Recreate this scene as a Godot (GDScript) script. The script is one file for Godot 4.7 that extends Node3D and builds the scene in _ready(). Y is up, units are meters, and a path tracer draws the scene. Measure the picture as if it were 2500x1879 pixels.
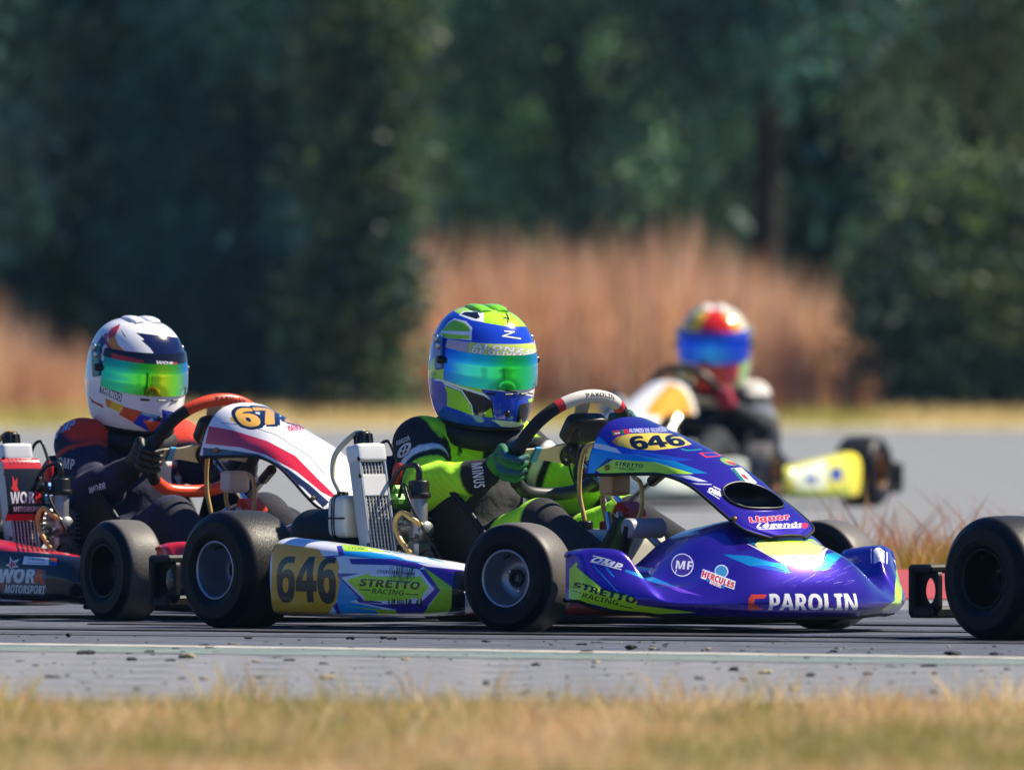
extends Node3D
# Kart race: racing karts in line on a low, long-lens shot. y up, metres. The lens stands at (0, 0.776, 50).
var rng := RandomNumberGenerator.new()
var taken := {}
var M := {}

# ------------------------------------------------------------------ mesh builder
class MB:
	var v := PackedVector3Array()
	var n := PackedVector3Array()
	var uv := PackedVector2Array()
	var c := PackedColorArray()
	var idx := PackedInt32Array()
	var col := Color.WHITE
	func vert(p: Vector3, nn: Vector3, t := Vector2.ZERO) -> int:
		v.append(p); n.append(nn); uv.append(t); c.append(col)
		return v.size() - 1
	func tri(a: int, b: int, d: int) -> void:
		# clockwise seen from the side that the normal points to
		var g := (v[b] - v[a]).cross(v[d] - v[a])
		if g.dot(n[a] + n[b] + n[d]) > 0.0:
			idx.append_array(PackedInt32Array([a, d, b]))
		else:
			idx.append_array(PackedInt32Array([a, b, d]))
	func grid(P: Array, wrap := false, flip := false, skip = null) -> void:
		var rows := P.size()
		var cols: int = P[0].size()
		var nn := PackedVector3Array()
		nn.resize(rows * cols)
		for i in rows - 1:
			for j in cols - 1:
				var a: Vector3 = P[i][j]
				var b: Vector3 = P[i][j + 1]
				var d: Vector3 = P[i + 1][j]
				var e: Vector3 = P[i + 1][j + 1]
				var f := (e - a).cross(d - b)
				if flip: f = -f
				nn[i * cols + j] += f; nn[i * cols + j + 1] += f; nn[(i + 1) * cols + j] += f; nn[(i + 1) * cols + j + 1] += f
		for i in rows:
			if wrap:
				var s := nn[i * cols] + nn[i * cols + cols - 1]
				nn[i * cols] = s; nn[i * cols + cols - 1] = s
			var p0: Vector3 = P[i][0]
			if cols > 2 and p0.distance_to(P[i][cols / 2]) < 1e-5:
				var s2 := Vector3.ZERO
				for j in cols: s2 += nn[i * cols + j]
				for j in cols: nn[i * cols + j] = s2
		var base := v.size()
		for i in rows:
			for j in cols:
				vert(P[i][j], nn[i * cols + j].normalized(), Vector2(float(j) / (cols - 1), float(i) / (rows - 1)))
		for i in rows - 1:
			for j in cols - 1:
				if skip != null and skip.call((j + 0.5) / (cols - 1), (i + 0.5) / (rows - 1)):
					continue
				var a := base + i * cols + j
				tri(a, a + 1, a + cols + 1)
				tri(a, a + cols + 1, a + cols)
	func shell(P: Array, thick: float, flip := false, skip = null) -> void:
		# a sheet with thickness: outer face, inner face and the rim that joins them
		var base := v.size()
		grid(P, false, flip, skip)
		var rows := P.size()
		var cols: int = P[0].size()
		var Q := []
		for i in rows:
			var r := PackedVector3Array()
			for j in cols:
				r.append(v[base + i * cols + j] - n[base + i * cols + j] * thick)
			Q.append(r)
		grid(Q, false, not flip, skip)
		var edge := [[], [], [], []]
		for j in cols:
			edge[0].append([P[0][j], Q[0][j]]); edge[1].append([P[rows - 1][j], Q[rows - 1][j]])
		for i in rows:
			edge[2].append([P[i][0], Q[i][0]]); edge[3].append([P[i][cols - 1], Q[i][cols - 1]])
		for e in edge:
			var a := PackedVector3Array()
			var b := PackedVector3Array()
			for q in e:
				a.append(q[0]); b.append(q[1])
			grid([a, b])
	func face(pts: Array, away: Vector3) -> void:
		var g: Vector3 = (pts[1] - pts[0]).cross(pts[2] - pts[0])
		if g.length() < 1e-12: return
		g = g.normalized()
		var mid := Vector3.ZERO
		for p in pts: mid += p
		if g.dot(mid / pts.size() - away) < 0.0: g = -g
		var k := []
		for p in pts: k.append(vert(p, g))
		for i in range(1, pts.size() - 1): tri(k[0], k[i], k[i + 1])
	func box(at: Vector3, size: Vector3, bev := 0.003, B := Basis.IDENTITY) -> void:
		var h := size / 2.0
		bev = minf(bev, minf(h.x, minf(h.y, h.z)) * 0.9)
		var q := h - Vector3.ONE * bev
		for ax in 3:
			var b := (ax + 1) % 3
			var d := (ax + 2) % 3
			for s in [-1.0, 1.0]:
				var f := []
				for st in [[-1, -1], [1, -1], [1, 1], [-1, 1]]:
					var p := Vector3.ZERO
					p[ax] = s * h[ax]; p[b] = st[0] * q[b]; p[d] = st[1] * q[d]
					f.append(at + B * p)
				face(f, at)
				for t in [-1.0, 1.0]:
					var e := []
					for r in [-1.0, 1.0]:
						var p1 := Vector3.ZERO
						p1[ax] = s * h[ax]; p1[b] = t * q[b]; p1[d] = r * q[d]
						e.append(at + B * p1)
					for r in [1.0, -1.0]:
						var p2 := Vector3.ZERO
						p2[ax] = s * q[ax]; p2[b] = t * h[b]; p2[d] = r * q[d]
						e.append(at + B * p2)
					face(e, at)
		for sx in [-1.0, 1.0]:
			for sy in [-1.0, 1.0]:
				for sz in [-1.0, 1.0]:
					face([at + B * Vector3(sx * h.x, sy * q.y, sz * q.z), at + B * Vector3(sx * q.x, sy * h.y, sz * q.z), at + B * Vector3(sx * q.x, sy * q.y, sz * h.z)], at)
	func sbox(at: Vector3, size: Vector3, p := 0.35, B := Basis.IDENTITY, nu := 32, nv := 18) -> void:
		# rounded block (superellipsoid)
		var P := []
		for i in nv + 1:
			var a := lerpf(PI / 2, -PI / 2, float(i) / nv)
			var row := PackedVector3Array()
			var cy := pow(absf(cos(a)), p)
			var sy := pow(absf(sin(a)), p) * signf(sin(a))
			if i == 0 or i == nv: cy = 0.0
			for j in nu + 1:
				var b := TAU * (j % nu) / nu
				row.append(at + B * (Vector3(pow(absf(cos(b)), p) * signf(cos(b)) * cy, sy, pow(absf(sin(b)), p) * signf(sin(b)) * cy) * size * 0.5))
			P.append(row)
		grid(P, true)
	func tube(pts: Array, r, sides := 10, smooth := 6, closed := false, squash := 1.0) -> void:
		var path := pts if smooth <= 1 else curve(pts, smooth, closed)
		var N := path.size()
		var up := Vector3.UP
		var P := []
		var last := Vector3.ZERO
		for i in N:
			var d: Vector3
			if closed: d = path[(i + 1) % (N - 1)] - path[(i - 1 + N - 1) % (N - 1)]
			else: d = path[mini(i + 1, N - 1)] - path[maxi(i - 1, 0)]
			d = d.normalized()
			if i == 0:
				if absf(d.dot(up)) > 0.9: up = Vector3.RIGHT
			up = (up - d * up.dot(d)).normalized()
			var side := d.cross(up)
			var rr: float = r if r is float else lerpf(r[0], r[1], float(i) / (N - 1)) if r.size() == 2 else r[mini(int(round(float(i) / (N - 1) * (r.size() - 1))), r.size() - 1)]
			var row := PackedVector3Array()
			for k in sides + 1:
				var a := TAU * k / sides
				row.append(path[i] + (up * cos(a) * squash + side * sin(a)) * rr)
			P.append(row)
			last = d
		if closed: P[N - 1] = P[0]
		grid(P, true, true)
		if not closed:
			for e in [0, N - 1]:
				var f := []
				for k in sides: f.append(P[e][k])
				face(f, path[1] if e == 0 else path[N - 2])
	static func curve(pts: Array, k: int, closed := false) -> Array:
		var out := []
		var m := pts.size()
		for i in (m if closed else m - 1):
			var p1: Vector3 = pts[i]
			var p2: Vector3 = pts[(i + 1) % m]
			var p0: Vector3 = pts[(i - 1 + m) % m] if closed or i > 0 else p1 * 2.0 - p2
			var p3: Vector3 = pts[(i + 2) % m] if closed or i + 2 < m else p2 * 2.0 - p1
			for j in k:
				out.append(p1.cubic_interpolate(p2, p0, p3, float(j) / k))
		out.append(pts[0] if closed else pts[m - 1])
		return out
	func lathe(prof: Array, T: Transform3D, sides := 32, a0 := 0.0, a1 := TAU) -> void:
		# prof: (along, radius); the axis is T's x
		var P := []
		for q in prof:
			var row := PackedVector3Array()
			for k in sides + 1:
				var a := a0 + (a1 - a0) * k / sides
				row.append(T * Vector3(q.x, q.y * cos(a), q.y * sin(a)))
			P.append(row)
		grid(P, a1 - a0 > TAU - 0.01)
	func mesh(mat: Material) -> ArrayMesh:
		var a := []
		a.resize(Mesh.ARRAY_MAX)
		a[Mesh.ARRAY_VERTEX] = v; a[Mesh.ARRAY_NORMAL] = n; a[Mesh.ARRAY_TEX_UV] = uv; a[Mesh.ARRAY_COLOR] = c; a[Mesh.ARRAY_INDEX] = idx
		var m := ArrayMesh.new()
		m.add_surface_from_arrays(Mesh.PRIMITIVE_TRIANGLES, a)
		m.surface_set_material(0, mat)
		return m

# control grid (rows of x, y, z numbers) to a smooth sheet of points
func sheet(G: Array, ku: int, kv: int, mirror := false, shift := Vector3.ZERO) -> Array:
	var rows := []
	for r in G:
		var pts := []
		for i in r.size() / 3: pts.append(Vector3(r[3 * i], r[3 * i + 1], r[3 * i + 2] * (-1.0 if mirror else 1.0)) + shift)
		rows.append(spline(pts, ku))
	var out := []
	for i in (rows.size() - 1) * kv + 1: out.append(PackedVector3Array())
	for j in rows[0].size():
		var colm := []
		for r in rows: colm.append(r[j])
		var f := spline(colm, kv)
		for i in f.size(): out[i].append(f[i])
	return out
func spline(a: Array, k: int) -> Array:
	var out := []
	var m := a.size()
	for i in m - 1:
		var p1: Vector3 = a[i]
		var p2: Vector3 = a[i + 1]
		var p0: Vector3 = a[i - 1] if i > 0 else p1 * 2.0 - p2
		var p3: Vector3 = a[i + 2] if i + 2 < m else p2 * 2.0 - p1
		for j in k:
			var f := float(j) / k
			out.append((p1 * 2.0 + (p2 - p0) * f + (p0 * 2.0 - p1 * 5.0 + p2 * 4.0 - p3) * f * f + (p1 * 3.0 - p0 - p2 * 3.0 + p3) * f * f * f) * 0.5)
	out.append(a[m - 1])
	return out

# ------------------------------------------------------------------ nodes
func numbered(called: String) -> String:
	taken[called] = taken.get(called, -1) + 1
	return called if taken[called] == 0 else "%s_%03d" % [called, taken[called]]
func thing(called: String, label: String, category: String, group := "") -> Node3D:
	var o := Node3D.new()
	o.name = numbered(called)
	add_child(o)
	o.set_meta("label", label); o.set_meta("category", category)
	if group: o.set_meta("group", group)
	return o
func part(called: String, mb: MB, mat: Material, parent: Node) -> MeshInstance3D:
	var o := MeshInstance3D.new()
	o.name = called
	o.mesh = mb.mesh(mat)
	parent.add_child(o, true)
	return o
func hold(called: String, parent: Node) -> Node3D:
	var o := Node3D.new()
	o.name = called
	parent.add_child(o, true)
	return o

# ------------------------------------------------------------------ materials
func mat(hex: String, rough := 0.6, metal := 0.0, coat := 0.0) -> StandardMaterial3D:
	var m := StandardMaterial3D.new()
	m.albedo_color = Color(hex)
	m.roughness = rough; m.metallic = metal
	if coat > 0.0:
		m.clearcoat_enabled = true; m.clearcoat = coat; m.clearcoat_roughness = 0.08
	return m
func vmat(rough := 0.8) -> StandardMaterial3D:
	var m := StandardMaterial3D.new()
	m.vertex_color_use_as_albedo = true
	m.roughness = rough
	return m
func noise_tex(freq: float, lo: Color, hi: Color, size := 512, oct := 4, sd := 1, kind := FastNoiseLite.TYPE_SIMPLEX_SMOOTH, bump := 0.0) -> NoiseTexture2D:
	var f := FastNoiseLite.new()
	f.noise_type = kind
	f.frequency = freq; f.fractal_octaves = oct; f.seed = sd
	var t := NoiseTexture2D.new()
	t.width = size; t.height = size; t.seamless = true; t.noise = f
	if bump > 0.0:
		t.as_normal_map = true; t.bump_strength = bump
	else:
		var g := Gradient.new()
		g.set_color(0, lo); g.set_color(1, hi)
		t.color_ramp = g
	return t
func lin(hex: String) -> Color:
	return Color(hex).srgb_to_linear()

# ------------------------------------------------------------------ flat print
var fonts := {}
var inked := {}
func ink(txt: String) -> Array:
	# the letters of a text as triangles inside a unit box, y down
	if inked.has(txt): return inked[txt]
	if not fonts.has(0):
		var f := SystemFont.new()
		f.font_names = PackedStringArray(["Droid Sans"])
		f.font_weight = 700
		fonts[0] = f
	var t := TextMesh.new()
	t.font = fonts[0]; t.text = txt; t.font_size = 48; t.depth = 0.0; t.curve_step = 1.5; t.pixel_size = 0.01
	var arr := t.surface_get_arrays(0)
	var pv: PackedVector3Array = arr[Mesh.ARRAY_VERTEX]
	var ix = arr[Mesh.ARRAY_INDEX]
	var lo := Vector2(1e9, 1e9)
	var hi := -lo
	for p in pv:
		lo = lo.min(Vector2(p.x, p.y)); hi = hi.max(Vector2(p.x, p.y))
	var out := PackedVector2Array()
	if ix == null or ix.size() == 0:
		ix = range(pv.size())
	for i in ix:
		out.append(Vector2((pv[i].x - lo.x) / (hi.x - lo.x), (hi.y - pv[i].y) / (hi.y - lo.y)))
	inked[txt] = [out, (hi.x - lo.x) / (hi.y - lo.y)]
	return inked[txt]
func fill(im: Image, pts: PackedVector2Array, col: Color) -> void:
	var y0 := 1e9
	var y1 := -1e9
	for p in pts:
		y0 = minf(y0, p.y); y1 = maxf(y1, p.y)
	var w := im.get_width()
	var m := pts.size()
	for y in range(maxi(0, int(floor(y0 - 0.5))), mini(im.get_height() - 1, int(ceil(y1))) + 1):
		var yc := y + 0.5
		var xs := []
		for i in m:
			var a := pts[i]
			var b := pts[(i + 1) % m]
			if (a.y <= yc) != (b.y <= yc): xs.append(a.x + (b.x - a.x) * (yc - a.y) / (b.y - a.y))
		xs.sort()
		for k in range(0, xs.size() - 1, 2):
			var xa := clampi(int(round(xs[k])), 0, w)
			var xb := clampi(int(round(xs[k + 1])), 0, w)
			if xb > xa: im.fill_rect(Rect2i(xa, y, xb - xa, 1), col)
func letter(im: Image, txt: String, q: Array, col: Color, bold: float) -> void:
	# q: 5 points along the top and 5 along the bottom, in texture coordinates
	var sz := Vector2(im.get_width(), im.get_height())
	var L := PackedVector2Array()
	for i in 10: L.append(Vector2(q[2 * i], q[2 * i + 1]) * sz)
	var pts := PackedVector2Array()
	for p in ink(txt)[0]:
		var x: float = clampf(p.x, 0.0, 0.9999) * 4.0
		var i := int(x)
		pts.append((L[i].lerp(L[i + 1], x - i)).lerp(L[5 + i].lerp(L[6 + i], x - i), p.y))
	var r := bold * 0.035 * L[2].distance_to(L[7])
	var offs := [Vector2.ZERO]
	if r > 0.3:
		for k in 8: offs.append(Vector2.from_angle(TAU * k / 8) * r)
	for o in offs:
		for t in pts.size() / 3:
			fill(im, PackedVector2Array([pts[3 * t] + o, pts[3 * t + 1] + o, pts[3 * t + 2] + o]), col)
func paint(base: String, art: Array, w: int, h: int, speck := 0.0, sd := 1) -> Image:
	var im := Image.create(w, h, false, Image.FORMAT_RGBA8)
	im.fill(Color(base))
	var sz := Vector2(w, h)
	for a in art:
		if a[0] == "P":
			var p := PackedVector2Array()
			for i in a[2].size() / 2: p.append(Vector2(a[2][2 * i], a[2][2 * i + 1]) * sz)
			fill(im, p, Color(a[1]))
		else:
			if a[5] != "": letter(im, a[2], a[3], Color(a[5]), a[4] + a[6])
			letter(im, a[2], a[3], Color(a[1]), a[4])
	if speck > 0.0:
		# road grit and rubber flecks stuck to the print
		var g := RandomNumberGenerator.new()
		g.seed = sd
		for k in int(speck):
			var s := g.randi_range(1, 3)
			im.fill_rect(Rect2i(g.randi_range(0, w - 1), g.randi_range(0, h - 1), s, g.randi_range(1, 2)), Color("2a2420") if g.randf() < 0.7 else Color("c8c0b0"))
	return im
func print_mat(im: Image, rough: float, metal: float, coat: float) -> StandardMaterial3D:
	var m := mat("ffffff", rough, metal, coat)
	m.albedo_texture = ImageTexture.create_from_image(im)
	m.texture_repeat = false
	m.metallic_specular = 0.3
	return m
# gloss paint of a vinyl wrap: the blue and violet areas are foil, the inks are not
func foil_mat(im: Image, foils: Array, rough: float, metal: float, coat: float) -> StandardMaterial3D:
	var m := print_mat(im, rough, 1.0, coat)
	var k := Image.create(im.get_width() / 4, im.get_height() / 4, false, Image.FORMAT_L8)
	var fc := []
	for f in foils: fc.append(Color(f))
	for y in k.get_height():
		for x in k.get_width():
			var p := im.get_pixel(x * 4, y * 4)
			for f in fc:
				if absf(p.r - f.r) + absf(p.g - f.g) + absf(p.b - f.b) < 0.03:
					k.set_pixel(x, y, Color(metal, metal, metal))
					break
	m.metallic_texture = ImageTexture.create_from_image(k)
	return m

# ------------------------------------------------------------------ soft solids (distance field, meshed as surface nets)
class Field:
	var o: Vector3
	var h: float
	var nx: int
	var ny: int
	var nz: int
	var d := PackedFloat32Array()
	var id := PackedByteArray()
	var raw := PackedFloat32Array()
	func _init(lo: Vector3, hi: Vector3, cell: float) -> void:
		o = lo; h = cell
		nx = int((hi.x - lo.x) / cell) + 2; ny = int((hi.y - lo.y) / cell) + 2; nz = int((hi.z - lo.z) / cell) + 2
		d.resize(nx * ny * nz); d.fill(0.05)
		id.resize(nx * ny * nz); raw.resize(nx * ny * nz); raw.fill(1.0)
	func cap(a: Vector3, b: Vector3, ra: float, rb: float, k: float, n: int, sq := Vector3.ONE) -> void:
		var m := maxf(ra, rb) + k + 3.0 * h
		var lo := (a.min(b) - Vector3.ONE * m - o) / h
		var hi := (a.max(b) + Vector3.ONE * m - o) / h
		var ab := (b - a) / sq
		var L := maxf(ab.length_squared(), 1e-9)
		for x in range(maxi(0, int(lo.x)), mini(nx, int(hi.x) + 1)):
			for y in range(maxi(0, int(lo.y)), mini(ny, int(hi.y) + 1)):
				var at := (x * ny + y) * nz
				for z in range(maxi(0, int(lo.z)), mini(nz, int(hi.z) + 1)):
					var p := (o + Vector3(x, y, z) * h - a) / sq
					var t := clampf(p.dot(ab) / L, 0.0, 1.0)
					var q := (p - ab * t).length() - lerpf(ra, rb, t)
					var i := at + z
					if q < raw[i]:
						raw[i] = q; id[i] = n
					var e := d[i]
					var w := maxf(k - absf(e - q), 0.0) / k
					d[i] = minf(e, q) - w * w * k * 0.25
	func at(p: Vector3) -> float:
		var q := (p - o) / h
		var x := clampi(int(q.x), 0, nx - 2)
		var y := clampi(int(q.y), 0, ny - 2)
		var z := clampi(int(q.z), 0, nz - 2)
		var f := q - Vector3(x, y, z)
		var i := (x * ny + y) * nz + z
		var s := ny * nz
		var c00 := lerpf(d[i], d[i + s], f.x)
		var c01 := lerpf(d[i + 1], d[i + s + 1], f.x)
		var c10 := lerpf(d[i + nz], d[i + s + nz], f.x)
		var c11 := lerpf(d[i + nz + 1], d[i + s + nz + 1], f.x)
		return lerpf(lerpf(c00, c10, f.y), lerpf(c01, c11, f.y), f.z)
	func net(mb: MB, tint: Callable) -> void:
		var s := ny * nz
		var off := [0, 1, nz, nz + 1, s, s + 1, s + nz, s + nz + 1]
		var cell := {}
		for x in nx - 1:
			for y in ny - 1:
				var b := (x * ny + y) * nz
				for z in nz - 1:
					var i := b + z
					var e := d[i]
					if e > 3.0 * h or e < -3.0 * h: continue
					var neg := 0
					for k in 8:
						if d[i + off[k]] < 0.0: neg += 1
					if neg == 0 or neg == 8: continue
					var sum := Vector3.ZERO
					var cnt := 0
					for k in 8:
						for bit in [1, 2, 4]:
							if k & bit: continue
							var p := d[i + off[k]]
							var q := d[i + off[k | bit]]
							if (p < 0.0) == (q < 0.0): continue
							var t := p / (p - q)
							sum += Vector3(float(k >> 2 & 1) + (t if bit == 4 else 0.0), float(k >> 1 & 1) + (t if bit == 2 else 0.0), float(k & 1) + (t if bit == 1 else 0.0))
							cnt += 1
					var pos := o + (Vector3(x, y, z) + sum / cnt) * h
					var g := Vector3(at(pos + Vector3(h, 0, 0)) - at(pos - Vector3(h, 0, 0)), at(pos + Vector3(0, h, 0)) - at(pos - Vector3(0, h, 0)), at(pos + Vector3(0, 0, h)) - at(pos - Vector3(0, 0, h))).normalized()
					mb.col = tint.call(pos, id[i], g)
					cell[i] = mb.vert(pos, g, Vector2(pos.x + pos.z, pos.y))
		for i in cell:
			if d[i] < 0.0 != (d[i + s] < 0.0): quad(mb, cell, i, [0, -nz, -nz - 1, -1])
			if d[i] < 0.0 != (d[i + nz] < 0.0): quad(mb, cell, i, [0, -s, -s - 1, -1])
			if d[i] < 0.0 != (d[i + 1] < 0.0): quad(mb, cell, i, [0, -s, -s - nz, -nz])
	func quad(mb: MB, cell: Dictionary, i: int, k: Array) -> void:
		var q := []
		for e in k:
			if not cell.has(i + e): return
			q.append(cell[i + e])
		mb.tri(q[0], q[1], q[2]); mb.tri(q[0], q[2], q[3])
var NOSE_GRID := [[1.118,0.1776,0.4727,1.125,0.18,0.4775,1.1,0.191,0.4565,1.1,0.193,0.4202,1.1,0.184,0.382,1.1,0.135,0.3486,1.09,0.132,0.2865,1.09,0.1645,0.2292,1.09,0.2092,0.1623,1.09,0.237,0.0859,1.09,0.247,0,1.09,0.237,-0.0859,1.09,0.2092,-0.1623,1.09,0.1645,-0.2292,1.09,0.132,-0.2865,1.1,0.135,-0.3486,1.1,0.184,-0.382,1.1,0.193,-0.4202,1.1,0.191,-0.4565,1.125,0.18,-0.4775,1.118,0.1776,-0.4727],
	[1.118,0.1834,0.4727,1.1512,0.186,0.4775,1.1473,0.197,0.4565,1.163,0.199,0.4202,1.1753,0.19,0.382,1.196,0.139,0.3486,1.208,0.139,0.2865,1.22,0.176,0.2292,1.232,0.226,0.1623,1.2388,0.256,0.0859,1.2412,0.266,0,1.2388,0.256,-0.0859,1.232,0.226,-0.1623,1.22,0.176,-0.2292,1.208,0.139,-0.2865,1.196,0.139,-0.3486,1.1753,0.19,-0.382,1.163,0.199,-0.4202,1.1473,0.197,-0.4565,1.1512,0.186,-0.4775,1.118,0.1834,-0.4727],
	[1.118,0.178,0.4727,1.17,0.1804,0.4775,1.181,0.1911,0.4565,1.208,0.193,0.4202,1.229,0.1843,0.382,1.2488,0.123,0.3486,1.2729,0.1186,0.2865,1.2915,0.149,0.2292,1.3101,0.1913,0.1623,1.3206,0.218,0.0859,1.3244,0.228,0,1.3206,0.218,-0.0859,1.3101,0.1913,-0.1623,1.2915,0.149,-0.2292,1.2729,0.1186,-0.2865,1.2488,0.123,-0.3486,1.229,0.1843,-0.382,1.208,0.193,-0.4202,1.181,0.1911,-0.4565,1.17,0.1804,-0.4775,1.118,0.178,-0.4727],
	[1.118,0.1462,0.4727,1.1812,0.1476,0.4775,1.2013,0.1487,0.4565,1.235,0.1469,0.4202,1.2612,0.1398,0.382,1.2992,0.1094,0.3486,1.3349,0.1084,0.2865,1.3598,0.133,0.2292,1.3847,0.1663,0.1623,1.3988,0.1864,0.0859,1.4037,0.1932,0,1.3988,0.1864,-0.0859,1.3847,0.1663,-0.1623,1.3598,0.133,-0.2292,1.3349,0.1084,-0.2865,1.2992,0.1078,-0.3486,1.2612,0.137,-0.382,1.235,0.143,-0.4202,1.2013,0.1437,-0.4565,1.1812,0.1419,-0.4775,1.118,0.1407,-0.4727],
	[1.118,0.1178,0.4727,1.19,0.1183,0.4775,1.225,0.1119,0.4565,1.27,0.1072,0.4202,1.305,0.1016,0.382,1.3316,0.0838,0.3486,1.3747,0.0819,0.2865,1.4036,0.0939,0.2292,1.4326,0.1106,0.1623,1.449,0.1208,0.0859,1.4548,0.1244,0,1.449,0.1208,-0.0859,1.4326,0.1106,-0.1623,1.4036,0.0939,-0.2292,1.3747,0.0819,-0.2865,1.3316,0.0807,-0.3486,1.305,0.0965,-0.382,1.27,0.1002,-0.4202,1.225,0.103,-0.4565,1.19,0.1083,-0.4775,1.118,0.108,-0.4727],
	[1.118,0.1049,0.4727,1.2,0.105,0.4775,1.235,0.09,0.4565,1.28,0.082,0.4202,1.315,0.078,0.382,1.34,0.071,0.3486,1.385,0.068,0.2865,1.415,0.066,0.2292,1.445,0.064,0.1623,1.462,0.063,0.0859,1.468,0.063,0,1.462,0.063,-0.0859,1.445,0.064,-0.1623,1.415,0.066,-0.2292,1.385,0.068,-0.2865,1.34,0.0661,-0.3486,1.315,0.0705,-0.382,1.28,0.0715,-0.4202,1.235,0.0767,-0.4565,1.2,0.09,-0.4775,1.118,0.0903,-0.4727],
	[1.118,0.0816,0.4727,1.175,0.081,0.4775,1.21,0.066,0.4565,1.255,0.058,0.4202,1.29,0.054,0.382,1.31,0.049,0.3486,1.355,0.046,0.2865,1.385,0.044,0.2292,1.415,0.042,0.1623,1.432,0.041,0.0859,1.438,0.041,0,1.432,0.041,-0.0859,1.415,0.042,-0.1623,1.385,0.044,-0.2292,1.355,0.046,-0.2865,1.31,0.0441,-0.3486,1.29,0.0465,-0.382,1.255,0.0475,-0.4202,1.21,0.0527,-0.4565,1.175,0.066,-0.4775,1.118,0.067,-0.4727]]
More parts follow.
